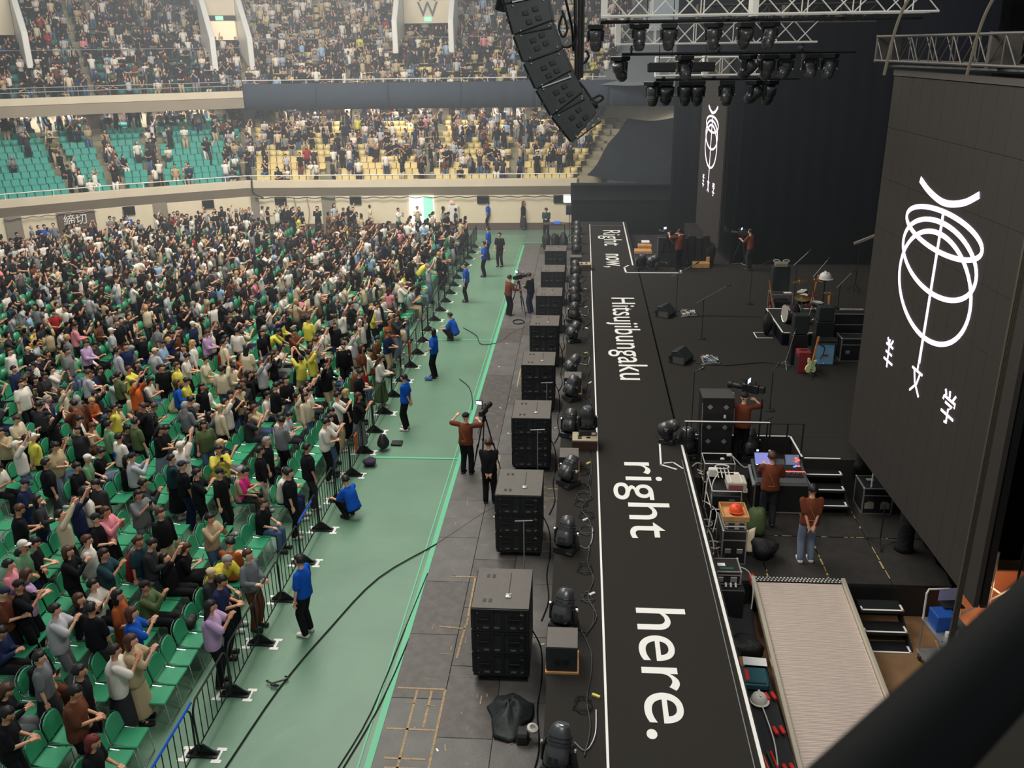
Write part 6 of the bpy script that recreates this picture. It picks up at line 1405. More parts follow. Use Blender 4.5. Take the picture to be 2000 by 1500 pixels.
for (x, y, z, m) in ((.40, .27, 1.03, M_REDL), (.40, .22, .98, M_REDL), (.45, .24, 1.0, M_REDL), (.38, .12, .91, M_BLUEL), (.44, .12, .91, M_REDL), (.34, .1, .9, M_BLUEL)): MB().box((x, y, z), (.05, .03, .03), tilt).build('button', m, t)
for (x, y, z, m) in ((-.46, .16, .90, M_DISP), (-.34, .17, .91, M_REDL), (-.26, .18, .92, M_DISP), (-.18, .19, .93, M_BLUEL), (-.12, .16, .9, M_DISP), (-.42, .42, 1.14, M_DISP), (-.16, .41, 1.14, M_WTAPE)): MB().box((x, y, z), (.045, .02, .035), tilt).build('key', m, t)
MB().box((-.2, -.10, .885), (.55, .02, .012), tilt).build('light_strip', M_BLUEL, t); MB().box((.32, -.10, .885), (.42, .02, .012), tilt).build('light_strip', M_REDL, t)
fd = MB()
for k in range(24): fd.box((-.46 + k * .04, -.16 + .05 * ((k * 7) % 5) / 5, .87), (.014, .03, .02), tilt)
fd.build('fader', M_STEEL, t)['kind'] = 'stuff'
MB().box((-.62, -.1, .77), (.05, .7, .05), tilt).build('side_arm', M_STEEL, t)
# open racks with gear on the lower deck
def rack(x, y, z, w, d, h, label, shelves=3, rz=0):
    t = thing('equipment_rack', label, 'rack', (x, y, z), rz); f = MB()
    for sx in (-1, 1):
        for sy in (-1, 1): f.cyl((sx * w / 2, sy * d / 2, 0), (sx * w / 2, sy * d / 2, h), .014, n=5)
        for zz in (h, h * .55, .06): f.cyl((sx * w / 2, -d / 2, zz), (sx * w / 2, d / 2, zz), .014, n=5)
    for sy in (-1, 1):
        for zz in (h, h * .55, .06): f.cyl((-w / 2, sy * d / 2, zz), (w / 2, sy * d / 2, zz), .014, n=5)
    f.build('frame', M_ALU, t)
    for k in range(shelves): MB().box((0, 0, .12 + k * h / shelves * .92), (w * .94, d * .9, h / shelves * .7)).build('rack_unit', M_BLACKP, t, bevel=.01); 
    for k in range(shelves): MB().box((w * .2, -d * .455, .14 + k * h / shelves * .92), (.12, .01, .03)).build('front_label', M_STEEL, t)
    return t
rack(3.12, 18.8, .7, .66, .55, 1.0, 'open metal-framed rack with small white boxes, nearest the guard rail')
rack(3.10, 17.75, .7, .60, .9, .95, 'metal-framed rack carrying cables and the grey power supply')
for k, (x, y, z, s, lb) in enumerate(((3.2, 18.75, 1.72, (.1, .06, .05), 'small white adapter on the nearest metal rack'), (3.38, 18.95, 1.72, (.12, .08, .05), 'white plug block at the corner of the metal rack'), (2.92, 18.15, 1.68, (.22, .16, .18), 'crumpled white plastic bag on the cable rack'), (3.4, 18.0, 1.68, (.13, .12, .12), 'small white cardboard cube on the cable rack'), (3.66, 18.25, 1.2, (.1, .1, .1), 'white cup beside the mixing desk'))):
    tag(MB().box((x, y, z), s, taper=.85).build('small_box', M_PWHITE, bevel=.015), lb, 'box')
t = thing('power_supply', 'silver grey power supply box with dull red front on the rack', 'power unit', (3.30, 17.5, 1.66)); MB().box((0, 0, .10), (.40, .40, .18)).build('body', mat('silver_box', srgb(190, 182, 168), .5), t, bevel=.02); MB().box((-.03, -.205, .08), (.30, .012, .10)).build('front', mat('dull_red', srgb(150, 84, 80), .6), t)
for x in (-.12, .1): MB().box((x, 0, .195), (.02, .38, .01)).build('ridge', M_PWHITE, t)
t = thing('metal_grid', 'white metal wire grid leaning on the rack behind the power supply', 'grid', (3.12, 17.95, 1.66)); 
for k in range(4): MB().cyl((-.12 + k * .08, -.1, .03), (-.12 + k * .08, .3, .08), .012, n=6).build('bar', M_PWHITE, t)
MB().tube([(.15 * math.cos(a), .30 + .10 * math.sin(a), .1) for a in np.linspace(0, 2 * PI, 16)], .014, 5).build('ring', M_PWHITE, t)
for k, L in enumerate(([(2.75, 19.1, 1.2), (2.8, 18.7, 1.35), (2.9, 18.4, 1.6), (2.8, 18.1, 1.5), (2.72, 17.8, 1.0)], [(2.85, 18.3, 1.7), (3.0, 18.0, 1.75), (2.85, 17.7, 1.6), (2.8, 17.3, 1.2), (2.7, 17.0, .8)], [(3.45, 18.9, 1.72), (3.7, 18.8, 1.5), (3.9, 18.95, 1.5)], [(2.7, 17.9, 1.1), (2.75, 17.4, 1.3), (2.9, 17.2, 1.2), (2.8, 16.9, .9)], [(2.6, 19.2, 1.3), (2.75, 19.3, 1.35), (2.95, 19.2, 1.3), (2.9, 19.0, 1.25), (2.7, 19.05, 1.3)], [(2.65, 17.1, .75), (2.7, 16.8, 1.0), (2.75, 16.4, .9), (2.7, 16.1, .75)], [(3.0, 15.3, 1.1), (3.25, 15.25, 1.0), (3.33, 15.1, .7), (3.25, 14.8, .3)])):
    cable(L, .013, 'pale cable among the racks on the lower deck, strand %s' % ['at the rail corner', 'over the white bag', 'running to the mixing desk', 'below the grid', 'coiled by the walkway corner', 'low by the walkway edge', 'beside the red ramp cap'][k], M_CABLEW)
for k in range(5): tag(MB().tube([(2.72 + .12 * math.cos(a) + .02 * k, 17.3 - .45 * k + .15 * math.sin(a), .9 + .05 * (k % 2)) for a in np.linspace(0, 9, 26)], .012, 5).build('cable_coil', M_CABLE if k % 2 else M_CABLEW), 'coiled cable hanging between walkway and racks, %s from the rail corner' % ords(k + 1), 'cable')
# amp on case, wooden box with orange pot
t = road_case(3.08, 16.35, .7, .46, .7, .75, 0, 'tall black gear case beneath the wooden tray with the orange helmet')
t = thing('silver_rack_units', 'two silver rack units stacked under the wooden tray', 'rack units', (3.08, 16.3, 1.46))
for k in range(2): MB().box((0, 0, .05 + k * .09), (.42, .6, .075)).build('unit', M_ALU, t, bevel=.006); MB().box((-.08, -.305, .05 + k * .09), (.12, .01, .035)).build('dial_panel', M_BLACK, t); MB().box((.12, -.305, .05 + k * .09), (.1, .01, .035)).build('dial_panel', M_BLACK, t)
t = thing('wooden_tray', 'orange-brown wooden tray box under the orange safety helmet', 'box', (3.08, 16.3, 1.66)); MB().box((0, 0, .01), (.5, .62, .02)).build('bottom', M_WOOD, t)
for s in (-1, 1): MB().box((s * .245, 0, .05), (.02, .62, .1)).build('side', M_WOOD, t); MB().box((0, s * .305, .05), (.5, .02, .1)).build('side', M_WOOD, t)
def helmet(x, y, z, m, label, s=1.0):
    t = thing('safety_helmet', label, 'helmet', (x, y, z)); t.scale = (s, s, s); MB().lathe([(.125, 0), (.13, .02), (.125, .06), (.10, .11), (.06, .14), (0, .15)], n=16).build('shell', m, t, smooth=True); MB().lathe([(.125, 0), (.15, .004), (.15, .012), (.125, .015)], (.01, -.01, 0), n=16).build('brim', m, t); MB().box((0, 0, .15), (.03, .16, .012)).build('ridge', m, t, bevel=.004); return t
helmet(3.12, 16.32, 1.72, M_ORANGE, 'bright orange safety helmet in the wooden tray')
q = atz(1487, 1395, .35); helmet(3.0, 12.45, .30, M_PWHITE, 'white safety helmet on the black trunk beside the walkway', 1.05)
helmet(8.1, 30.3, 3.0, M_PWHITE, 'pale safety helmet or fan dome on a stand behind the drum kit', 1.6)
tag(MB().lathe([(.1, 0), (.1, .05), (.02, .08), (.02, 1.0)], (8.1, 30.3, 2.0), n=10).build('helmet_stand', M_BLACK), 'black stand below the pale dome behind the drum kit', 'stand')
def blob(name, c, r, m, label, cat, seed=1, n=14, m_=8):
    rr = random.Random(seed); ph = [rr.uniform(0, 6) for _ in range(4)]; vs = []
    for j in range(m_ + 1):
        th = PI * j / m_
        for k in range(n):
            p = 2 * PI * k / n; f = 1 + .12 * math.sin(3 * p + ph[0]) * math.sin(th) + .1 * math.sin(2 * th * 2 + ph[1]) + .06 * math.sin(5 * p + ph[2])
            vs.append((c[0] + r[0] * f * math.sin(th) * math.cos(p), c[1] + r[1] * f * math.sin(th) * math.sin(p), max(c[2] + r[2] * f * math.cos(th), c[2] - r[2] * .92)))
    return tag(MB().add(vs, [(j * n + k, j * n + (k + 1) % n, (j + 1) * n + (k + 1) % n, (j + 1) * n + k) for j in range(m_) for k in range(n)]).build(name, m, smooth=True), label, cat)
blob('shoulder_bag', (3.72, 17.1, 1.05), (.22, .2, .32), M_OLIVE, 'olive green cloth bag beside the technician at the desk', 'bag', 2)
blob('backpack', (3.72, 16.3, .90), (.26, .26, .2), M_BAG, 'black backpack lying on the lower deck behind the ramp', 'bag', 3)
tag(sheet('towel', (3.42, 16.6, 1.12), (3.62, 16.7, 1.16), (3.36, 16.25, .85), (3.50, 16.25, .85), 5, 6, CLOTH['cream'], .02, 2), 'cream cloth draped over the black backpack', 'cloth')
t = road_case(2.78, 15.1, .95, .5, .46, .28, 0, 'small metal-edged case with white label beside the walkway edge', edge=M_ALU); MB().box((-.08, 0, .285), (.14, .1, .006)).build('label', M_PAPER, t); MB().box((0, -.13, .285), (.26, .08, .006)).build('green_panel', mat('dark_green_panel', (.02, .08, .05), .5), t)
for k in range(3): MB().cyl((-.02 + k * .09, -.26, .06), (-.02 + k * .09, -.32, .0), .02, n=6).build('plug', M_PWHITE, t)
tag(MB().box((2.82, 15.05, .47), (.55, .7, .92)).build('gear_crate', M_BLACKP, bevel=.01), 'black crate under the small labelled case next to the ramp head', 'crate')
c = road_case(6.5, 18.55, .7, .62, .62, .62, 0.0, 'black flight case with steel edges on the lower deck under the near screen'); MB().box((-.08, .1, .632), (.16, .1, .006)).build('paper_note', mat('note', (.65, .7, .5), .8), c)
for k in (-.17, .17): MB().box((k, -.322, .2), (.2, .015, .14)).build('recessed_latch', M_GREYC, c, bevel=.005)
# screen legs
for k, (x, y, z0, r) in enumerate(((6.2, 18.72, 1.6, .13), (6.62, 16.75, .7, .17))): tag(MB().lathe([(r * 1.2, 0), (r, .1), (r * .9, .5), (r, 2.2 - z0 + .3)], (x, y, z0), n=12).build('draped_post', M_BAG, smooth=True), 'black draped post under the near screen, ' + ('far one' if k == 0 else 'near one'), 'post')
tag(MB().cyl((6.35, 18.3, .9), (6.35, 18.3, 1.75), .02, n=6).build('light_tube', M_PWHITE), 'thin pale upright tube beside the far draped post', 'tube')
t = thing('low_stand', 'low black tripod foot stand on the lower deck by the near draped post', 'stand', (6.2, 16.95, .7)); 
for a in (0.3, 2.4, 4.5): MB().cyl((0, 0, .12), (.35 * math.cos(a), .35 * math.sin(a), .02), .014, n=6).build('leg', M_STEEL if a < 1 else M_BLACK, t)
MB().cyl((0, 0, .1), (0, 0, .9), .014, n=6).build('pole', M_BLACK, t)
# between the walkway and the ramp
tag(MB().box((2.95, 12.3, .14), (.72, 2.6, .26)).build('long_trunk', M_BLACKP, bevel=.02), 'long black trunk on the floor between walkway and ramp', 'trunk')
blob('duffel_bag', (3.0, 13.95, .24), (.36, .26, .20), M_BAG, 'bulging black duffel bag between the walkway and the ramp', 'bag', 5); blob('duffel_bag', (2.75, 13.7, .22), (.2, .2, .17), M_BAG, 'smaller black bag against the walkway wall beside the duffel', 'bag', 6)
tag(MB().box((2.78, 13.45, .31), (.26, .26, .02)).build('cardboard_sheet', M_CARD, bevel=.004), 'brown cardboard sheet next to white paper by the duffel bag', 'cardboard'); tag(MB().box((3.1, 13.43, .335), (.40, .22, .008), Matrix.Rotation(-.08, 3, 'Z')).build('paper_sheet', M_PAPER), 'white paper sheet on the cardboard by the duffel bag', 'paper')
t = thing('tool_case', 'dark teal plastic tool case with red name plate beside the ramp', 'tool case', (2.98, 12.95, .28), -.05); MB().box((0, 0, .07), (.5, .46, .14)).build('body', M_TEALCASE, t, bevel=.03); MB().box((-.10, 0, .145), (.07, .28, .012)).build('name_plate', M_RED, t, bevel=.004); MB().box((0, -.2, .145), (.4, .03, .01)).build('lid_seam', mat('dark_teal', (.01, .04, .05), .5), t); MB().box((.26, 0, .07), (.03, .2, .04)).build('carry_handle', M_BLACKP, t)
for k, (x, y) in enumerate(((3.20, 12.55), (3.18, 11.75), (3.17, 10.95))):
    t = thing('clamp', 'pair of red plastic clamps by the ramp edge, %s' % ['beside the teal tool case', 'below the white helmet', 'at the bottom edge of the photo'][k], 'clamp', (x, y, .29), .2)
    for s in (-1, 1): MB().box((s * .055, 0, .03), (.06, .16, .05)).box((s * .055, .06, .05), (.05, .04, .03)).build('jaw', M_RED, t, bevel=.01)
for k, (m, x) in enumerate(((M_ORANGE, 2.86), (mat('dark_green_rope', (.03, .08, .04), .7), 2.95), (M_RED, 3.0))): tag(MB().tube(spline([(x, 10.2, .3), (x + .02, 10.8, .31), (x - .03, 11.3, .3)], 4), .02, 6).build('strap', m), '%s strap lying on the long trunk by the ramp' % ['orange', 'dark green', 'red'][k], 'strap')
tag(MB().tube(spline([(3.02, 11.0, .32), (3.06, 11.5, .33), (3.04, 12.1, .32), (3.0, 12.6, .31)], 5), .013, 5).build('cable', M_CABLEW), 'pale cable running along the long trunk beside the ramp', 'cable')
tag(sheet('grey_cloth', (2.6, 15.0, .5), (3.3, 15.0, .45), (2.6, 14.15, .08), (3.3, 14.1, .08), 8, 8, CLOTH['charcoal'], .04, 8), 'dark grey cloth slope between ramp head and duffel bag', 'cloth')
# backstage right of the ramp
t = thing('tool_cart', 'metal cart with blue box, laptop, cables and yellow bottle, far side of steps', 'cart', (6.42, 13.7, .02), .1); f = MB()
for sx in (-.3, .3):
    for sy in (-.4, .4): f.cyl((sx, sy, .06), (sx, sy, .85), .016, n=6)
f.build('frame', M_STEEL, t)
for z in (.2, .85): MB().box((0, 0, z), (.66, .86, .025)).build('shelf', M_STEEL, t)
MB().tube([(-.3, .42, .85), (-.3, .44, 1.35), (-.26, .46, 1.42), (.1, .46, 1.42)], .018, 6).build('push_handle', M_PWHITE, t)
for x in (-.28, .28):
    for y in (-.38, .38): MB().lathe([(.05, -.015), (.06, 0), (.05, .015)], (x, y, .06), (1, 0, 0), 10).build('wheel', M_BLACKP, t)
def on(name, c, s, m, lab, cat, rz=0, bev=.01): return tag(MB().box(c, s, Matrix.Rotation(rz, 3, 'Z')).build(name, m, bevel=bev), lab, cat)
on('blue_box', (6.3, 13.85, 1.03), (.34, .34, .3), M_BLUEP, 'bright blue box on the metal cart', 'box', .1)
t = thing('laptop', 'dark laptop standing open behind the blue box on the cart', 'laptop', (6.5, 14.05, 1.2), .1); MB().box((0, 0, 0), (.36, .24, .02)).build('keyboard', M_BLACKP, t); MB().box((0, .12, .13), (.36, .012, .24)).build('lid', mat('dim_laptop_screen', (.12, .12, .18), .3, emit=.3), t)
on('white_box', (6.32, 13.55, .93), (.12, .08, .1), M_PWHITE, 'small white box before the blue box on the cart', 'box'); on('green_box', (6.38, 13.45, .5), (.16, .1, .3), mat('green_plastic', (.03, .2, .09), .5), 'small green box on the lower cart shelf', 'box'); on('white_canister', (6.25, 13.42, .36), (.08, .08, .28), M_PWHITE, 'white canister on the lower cart shelf', 'canister')
tag(MB().lathe([(.045, 0), (.05, .02), (.05, .2), (.02, .24), (.02, .28)], (6.58, 13.42, .24), n=12).build('yellow_bottle', mat('yellow_plastic', srgb(200, 176, 60), .4)), 'yellow bottle on the lower cart shelf', 'bottle')
on('lit_device', (6.72, 13.6, .9), (.12, .08, .05), M_BLUEL, 'small device with blue-white lights on the cart edge', 'device')
for k in range(4): tag(MB().tube(spline([(6.05 + .1 * k, 13.4, .9), (6.15 + .1 * k, 13.35, .6), (6.1 + .12 * k, 13.2, .3), (6.2 + .1 * k, 13.1, .06)], 4), .01, 5).build('cable', [M_CABLEW, M_CABLE, mat('yellow_cable', (.5, .45, .15), .5), M_STEEL][k]), ['white', 'black', 'yellow', 'grey'][k] + ' cable hanging from the metal cart', 'cable')
# lit backstage opening: warm scaffold bay
t = thing('backstage_scaffold', 'scaffold frame in warm orange light below the near screen corner', 'scaffold', (7.9, 15.2, 0)); f = MB()
for x in (-.7, -.2, .35, .8):
    f.cyl((x, 0, 0), (x, 0, 1.6), .028, n=6)
f.build('upright', M_ALU, t)
for (a, b) in (((-.7, 0, .2), (.8, 0, 1.3)), ((-.7, 0, 1.2), (.8, 0, .1)), ((-.2, .2, .1), (.8, .2, 1.2))): MB().cyl(a, b, .022, n=6).build('cross_brace', M_ALU, t)
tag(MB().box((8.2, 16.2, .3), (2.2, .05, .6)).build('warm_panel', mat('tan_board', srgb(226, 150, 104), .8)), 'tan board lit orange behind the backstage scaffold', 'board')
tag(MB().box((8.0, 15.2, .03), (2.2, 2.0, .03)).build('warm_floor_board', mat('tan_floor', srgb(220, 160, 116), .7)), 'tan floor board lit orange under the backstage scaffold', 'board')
cable([(5.95, 12.3, .05), (6.05, 12.9, .06), (6.0, 13.3, .06)], .03, 'thick black cable bundle on the brown floor beside the steps'); cable([(6.0, 13.3, .4), (6.02, 13.1, .2), (6.1, 12.6, .06), (6.3, 12.2, .05)], .035, 'black cable bundle falling from the cart to the brown floor')
# ropes in front of the near screen
for k in range(4):
    a = (5.15 + .03 * k, 10.9 + .02 * k, 11.5); b = (5.12 + .03 * k, 11.0 + .02 * k, .1)
    tag(MB().tube([a, b], .013, 6).build('rope', M_ROPE), 'long grey rope hanging in front of the near screen, %s of four strands' % ords(k + 1), 'rope', 'ropes before the near screen')
for k in range(3): tag(MB().tube([(6.05 + .12 * k, 11.3, 11), (6.1 + .12 * k, 11.4, 1.0)], .018, 6).build('rope', M_CURTB), 'black rope beside the near screen edge, %s from the screen' % ords(k + 1), 'rope', 'black ropes by the near screen')
for k, (x, y) in enumerate(((4.25, 13.6), (5.2, 13.2))): tag(MB().tube(spline([(x + .25, y, 11.2), (x + .05, y, 10.85), (x - .05, y, 10.5), (x - .12, y, 9.95)], 4), .022, 5).build('rope', M_ROPE), 'pale rope slung over the near screen truss, ' + ('left one' if k == 0 else 'right one'), 'rope')

# ------------------------------------------------------------ band gear
Z = 1.6
rz_ = thing('drum_riser', 'black square drum riser with white tape edges', 'riser', (6.22, 27.42, Z)); MB().box((1.6, 1.4, .17), (3.2, 2.8, .34)).build('skirt', M_CURT, rz_); MB().box((1.6, 1.4, .37), (3.22, 2.82, .05)).build('top_deck', M_CARPET, rz_)
MB().box((0.02, 1.4, .40), (.04, 2.8, .012)).box((1.6, .02, .40), (3.2, .04, .012)).box((1.6, 2.78, .40), (3.2, .04, .012)).build('edge_tape', M_WTAPE, rz_)
t = thing('tape_square', 'white tape marking with black amp head stand beside the riser', 'tape mark', (5.6, 28.15, Z)); MB().box((.25, 0, .006), (.5, .03, .008)).box((0, .3, .006), (.03, .6, .008)).box((.2, .6, .006), (.35, .03, .008)).build('marking', M_WTAPE, t)
blob('draped_stand', (5.95, 28.45, Z + .38), (.16, .16, .38), M_BAG, 'black covered stand inside the small tape square', 'stand', 9)
def drum(r, h, c, ax, label, nm='drum', m=M_SHELL):
    t = thing(nm, label, 'drum', c); MB().lathe([(r, 0), (r * 1.0, h)], (0, 0, 0), ax, 20).build('shell', m, t, smooth=True); v = Vector(ax).normalized()
    MB().lathe([(r * .98, h), (r * .98, h + .008), (0, h + .009)], (0, 0, 0), ax, 20).build('drum_head', M_HEADD, t)
    for z in (0, h): MB().lathe([(r * 1.03, z - .012), (r * 1.05, z), (r * 1.03, z + .012), (r, z)], (0, 0, 0), ax, 20).build('hoop', M_CHROME, t)
    return t
RZ = 2.0
drum(.28, .42, (6.9, 28.6, RZ + .3), (-.98, -.15, .0), 'bass drum lying on its side, front hoop towards the hall'); drum(.17, .14, (7.45, 28.5, RZ + .55), (.1, 0, 1), 'snare drum in the middle of the kit'); drum(.16, .2, (7.1, 28.9, RZ + .75), (-.3, 0, 1), 'rack tom above the bass drum'); drum(.2, .36, (7.6, 28.0, RZ + .2), (0, 0, 1), 'floor tom at the near side of the kit'); drum(.17, .22, (7.0, 28.35, RZ + .72), (-.35, -.1, 1), 'small rack tom nearest the hall')
for k, (x, y, z, lb) in enumerate(((7.45, 28.5, .55, 'snare drum'), (7.1, 28.9, .75, 'rack tom'), (7.0, 28.35, .72, 'small rack tom'), (7.6, 28.0, .2, 'floor tom'))):
    t = thing('drum_stand', 'chrome stand holding the ' + lb, 'stand', (x, y, RZ)); MB().cyl((0, 0, .0), (0, 0, z + .02), .014, n=6).build('post', M_CHROME, t)
    for a in (0.4, 2.5, 4.6): MB().cyl((0, 0, .18), (.2 * math.cos(a), .2 * math.sin(a), .01), .011, n=5).build('leg', M_CHROME, t)
def cym(x, y, z, r, ax, label, base=RZ):
    t = thing('cymbal', label, 'cymbal', (x, y, base)); MB().lathe([(r, 0), (r * .3, .02), (r * .15, .03), (r * .12, .05), (0, .055)], (0, 0, z), ax, 20).build('bowl', M_BRASS, t); MB().cyl((0, 0, .3), (0, 0, z), .012, n=6).build('pole', M_CHROME, t)
    for a in (0, 2.1, 4.2): MB().cyl((0, 0, .35), (.28 * math.cos(a), .28 * math.sin(a), .02), .011, n=5).build('leg', M_CHROME, t)
cym(7.05, 29.35, 1.15, .27, (-.2, .1, 1), 'brass crash cymbal at the far side of the drum kit'); cym(7.5, 29.3, 1.2, .25, (.2, .1, 1), 'brass crash cymbal behind the drums'); cym(6.85, 28.0, .95, .24, (0, -.2, 1), 'brass ride cymbal at the near side of the drum kit'); cym(7.9, 28.8, .9, .2, (0, 0, 1), 'small brass hi-hat cymbal beside the drummer seat')
def mic(x, y, z, H, ang_, blen, btilt, label, boom_m=M_CHROME):
    t = thing('microphone_stand', label, 'microphone stand', (x, y, z)); MB().cyl((0, 0, .03), (0, 0, H), .011, n=6).build('pole', M_BLACK, t); MB().lathe([(.13, 0), (.13, .02), (.03, .035)], n=14).build('round_base', M_BLACK, t)
    c, s = math.cos(ang_), math.sin(ang_); e = Vector((c * blen * math.cos(btilt), s * blen * math.cos(btilt), H + blen * math.sin(btilt))); b = Vector((-c * blen * .35 * math.cos(btilt), -s * blen * .35 * math.cos(btilt), H - blen * .35 * math.sin(btilt)))
    MB().cyl(b, e, .012, n=6).build('boom', boom_m, t); d = (e - b).normalized(); MB().lathe([(.014, 0), (.02, .08), (.03, .10), (.03, .14), (.0, .17)], e, d, 10).build('microphone', M_BLACKP, t); return t
mic(3.35, 31.2, Z, 1.35, .5, .75, .35, 'mic stand with shining boom before the far floor monitor'); mic(3.85, 28.0, Z, 1.3, .6, .95, .3, 'mic stand with shining boom before the near floor monitor'); mic(6.05, 32.2, Z, 1.3, .4, .8, .3, 'mic stand with boom beside the black speaker tower'); mic(4.85, 22.0, Z, 1.05, .3, .12, .9, 'short black mic stand on the empty stage near the camera operator', M_BLACK); mic(2.72, 20.6, Z, 1.5, 0, .1, .5, 'thin mic stand beside the tall road case', M_BLACK)
mic(7.0, 29.7, RZ, 1.7, .5, .5, .6, 'mic stand with white pole above the drums', M_STEEL); mic(7.7, 29.9, RZ, 1.3, .7, .6, .6, 'overhead mic stand at the rear of the drum kit', M_STEEL); mic(8.3, 29.2, RZ, 1.1, .7, .6, .5, 'mic stand right of the pale dome', M_STEEL)
t = thing('drum_hardware', 'bass drum pedal and hi-hat legs at the kit front', 'drum pedal', (7.25, 28.45, RZ)); MB().box((0, 0, .04), (.3, .1, .02), Matrix.Rotation(.2, 3, 'Y')).build('pedal_plate', M_CHROME, t); MB().cyl((-.12, -.05, 0), (-.12, .05, .3), .012, n=6).build('beater_post', M_CHROME, t)
t = thing('drum_stool', 'round black drum stool', 'stool', (7.95, 28.4, RZ)); MB().lathe([(.17, .48), (.18, .52), (.15, .56), (0, .57)], n=16).build('seat', M_BLACKP, t); 
for a in (0, 2.1, 4.2): MB().cyl((0, 0, .4), (.24 * math.cos(a), .24 * math.sin(a), .01), .013, n=5).build('leg', M_CHROME, t)
MB().cyl((0, 0, .2), (0, 0, .48), .018, n=6).build('post', M_CHROME, t)
# bass tower on a rack table
t = thing('rack_table', 'grey metal rack table under the black speaker tower', 'rack', (6.85, 31.0, Z)); f = MB()
for x in (-.35, .35):
    for y in (-.3, .3): f.cyl((x, y, 0), (x, y, .75), .018, n=6)
for z in (.05, .75): f.box((0, -.3, z), (.7, .03, .03)); f.box((0, .3, z), (.7, .03, .03)); f.box((-.35, 0, z), (.03, .6, .03)); f.box((.35, 0, z), (.03, .6, .03))
f.build('frame', M_STEEL, t); MB().box((0, 0, .3), (.6, .5, .36)).build('rack_unit', M_BLACKP, t, bevel=.01); MB().box((.2, -.1, .77), (.25, .18, .01)).build('white_sheet', M_PAPER, t)
t = thing('speaker_tower', 'tall black bass speaker tower on the metal rack', 'amplifier', (6.85, 31.3, Z + .79)); MB().box((0, 0, .40), (.56, .42, .8)).build('cabinet', M_BOXSIDE, t, bevel=.015); MB().box((-.285, 0, .4), (.012, .38, .74)).build('grille', M_GRILL, t)
a = thing('bass_amplifier', 'small amp head with cable loops on top of the speaker tower', 'amplifier', (6.82, 31.2, Z + 1.60)); MB().box((0, 0, .08), (.42, .3, .14)).build('body', mat('olive_grey_case', srgb(120, 112, 92), .6), a, bevel=.015); MB().box((0, -.155, .08), (.38, .01, .1)).build('front', M_STEEL, a)
for s in (-1, 1): tag(MB().tube([(6.82 + s * .16 + .11 * math.cos(q), 31.2, Z + 1.80 + .04 * math.sin(q) ) for q in np.linspace(0, 6.28, 14)], .012, 5).build('cable_loop', M_CABLEW), 'pale cable loop on the amp head, ' + ('hall side' if s < 0 else 'backdrop side'), 'cable')
# amps
def amp(x, y, w, d, h, m, label, rz=0):
    t = thing('guitar_amp', label, 'amplifier', (x, y, Z), rz); MB().box((0, 0, h / 2), (w, d, h)).build('cabinet', m, t, bevel=.02); MB().box((-w / 2 - .004, 0, h * .42), (.012, d * .9, h * .75)).build('grille', M_GRILL if m is not M_SKYB else m, t); MB().box((0, 0, h + .01), (.2, .03, .02)).build('carry_handle', M_BLACKP, t); return t
amp(6.32, 25.05, .36, .42, .62, M_MAROON, 'dark red guitar amp standing on the stage')
t = thing('amp_stack', 'black amp on a black case behind the dark red amp', 'amplifier', (6.32, 25.75, Z)); MB().box((0, 0, .45), (.46, .4, .9)).build('lower_cabinet', M_BLACKP, t, bevel=.015); MB().box((0, 0, 1.2), (.42, .36, .56)).build('upper_cabinet', M_BOXSIDE, t, bevel=.015)
for s in (-1, 1): MB().lathe([(.03, 0), (.03, .03), (0, .04)], (s * .19, -.2, .95), (0, -1, 0), 8).build('corner_knob', M_CHROME, t)
t = thing('blue_amp', 'light blue amp cabinet with silver top rail', 'amplifier', (7.1, 25.75, Z)); MB().box((0, 0, .32), (.44, .34, .62)).build('cabinet', M_SKYB, t, bevel=.015); MB().box((0, -.02, .70), (.56, .36, .10)).build('black_panel', M_BLACKP, t); MB().box((0, -.20, .665), (.56, .02, .025)).box((0, -.20, .75), (.56, .02, .02)).build('silver_rail', M_CHROME, t); MB().box((-.02, -.175, .30), (.15, .012, .05)).build('name_badge', M_GRED, t); MB().tube(spline([(-.2, -.19, .62), (-.08, -.2, .55), (-.1, -.2, .35), (-.17, -.19, .2)], 4), .012, 5).build('strap', M_BLACKP, t); MB().lathe([(.02, 0), (.02, .02), (0, .03)], (-.05, -.17, .05), (0, -1, 0), 8).build('jack', M_CHROME, t)
t = thing('amp_stack', 'tall black amplifier stack behind the light blue amp', 'amplifier', (7.18, 26.45, Z)); MB().box((0, 0, .55), (.52, .42, 1.1)).build('lower_cabinet', M_BLACKP, t, bevel=.015); MB().box((0, 0, 1.32), (.44, .36, .42)).build('upper_cabinet', M_BOXSIDE, t, bevel=.015)
road_case(8.0, 26.2, Z, .8, .5, .7, 0, 'dark flight case behind the light blue amp'); road_case(8.1, 27.0, Z + .0, 1.1, .4, 1.2, 0, 'dark wide guitar rack case behind the amps')
tag(MB().box((8.75, 26.6, Z + .35), (.5, .4, .7)).build('leather_case', mat('rusty_brown_case', srgb(90, 44, 34), .7), bevel=.05), 'rusty brown case at the screen edge behind the mint guitar', 'case')
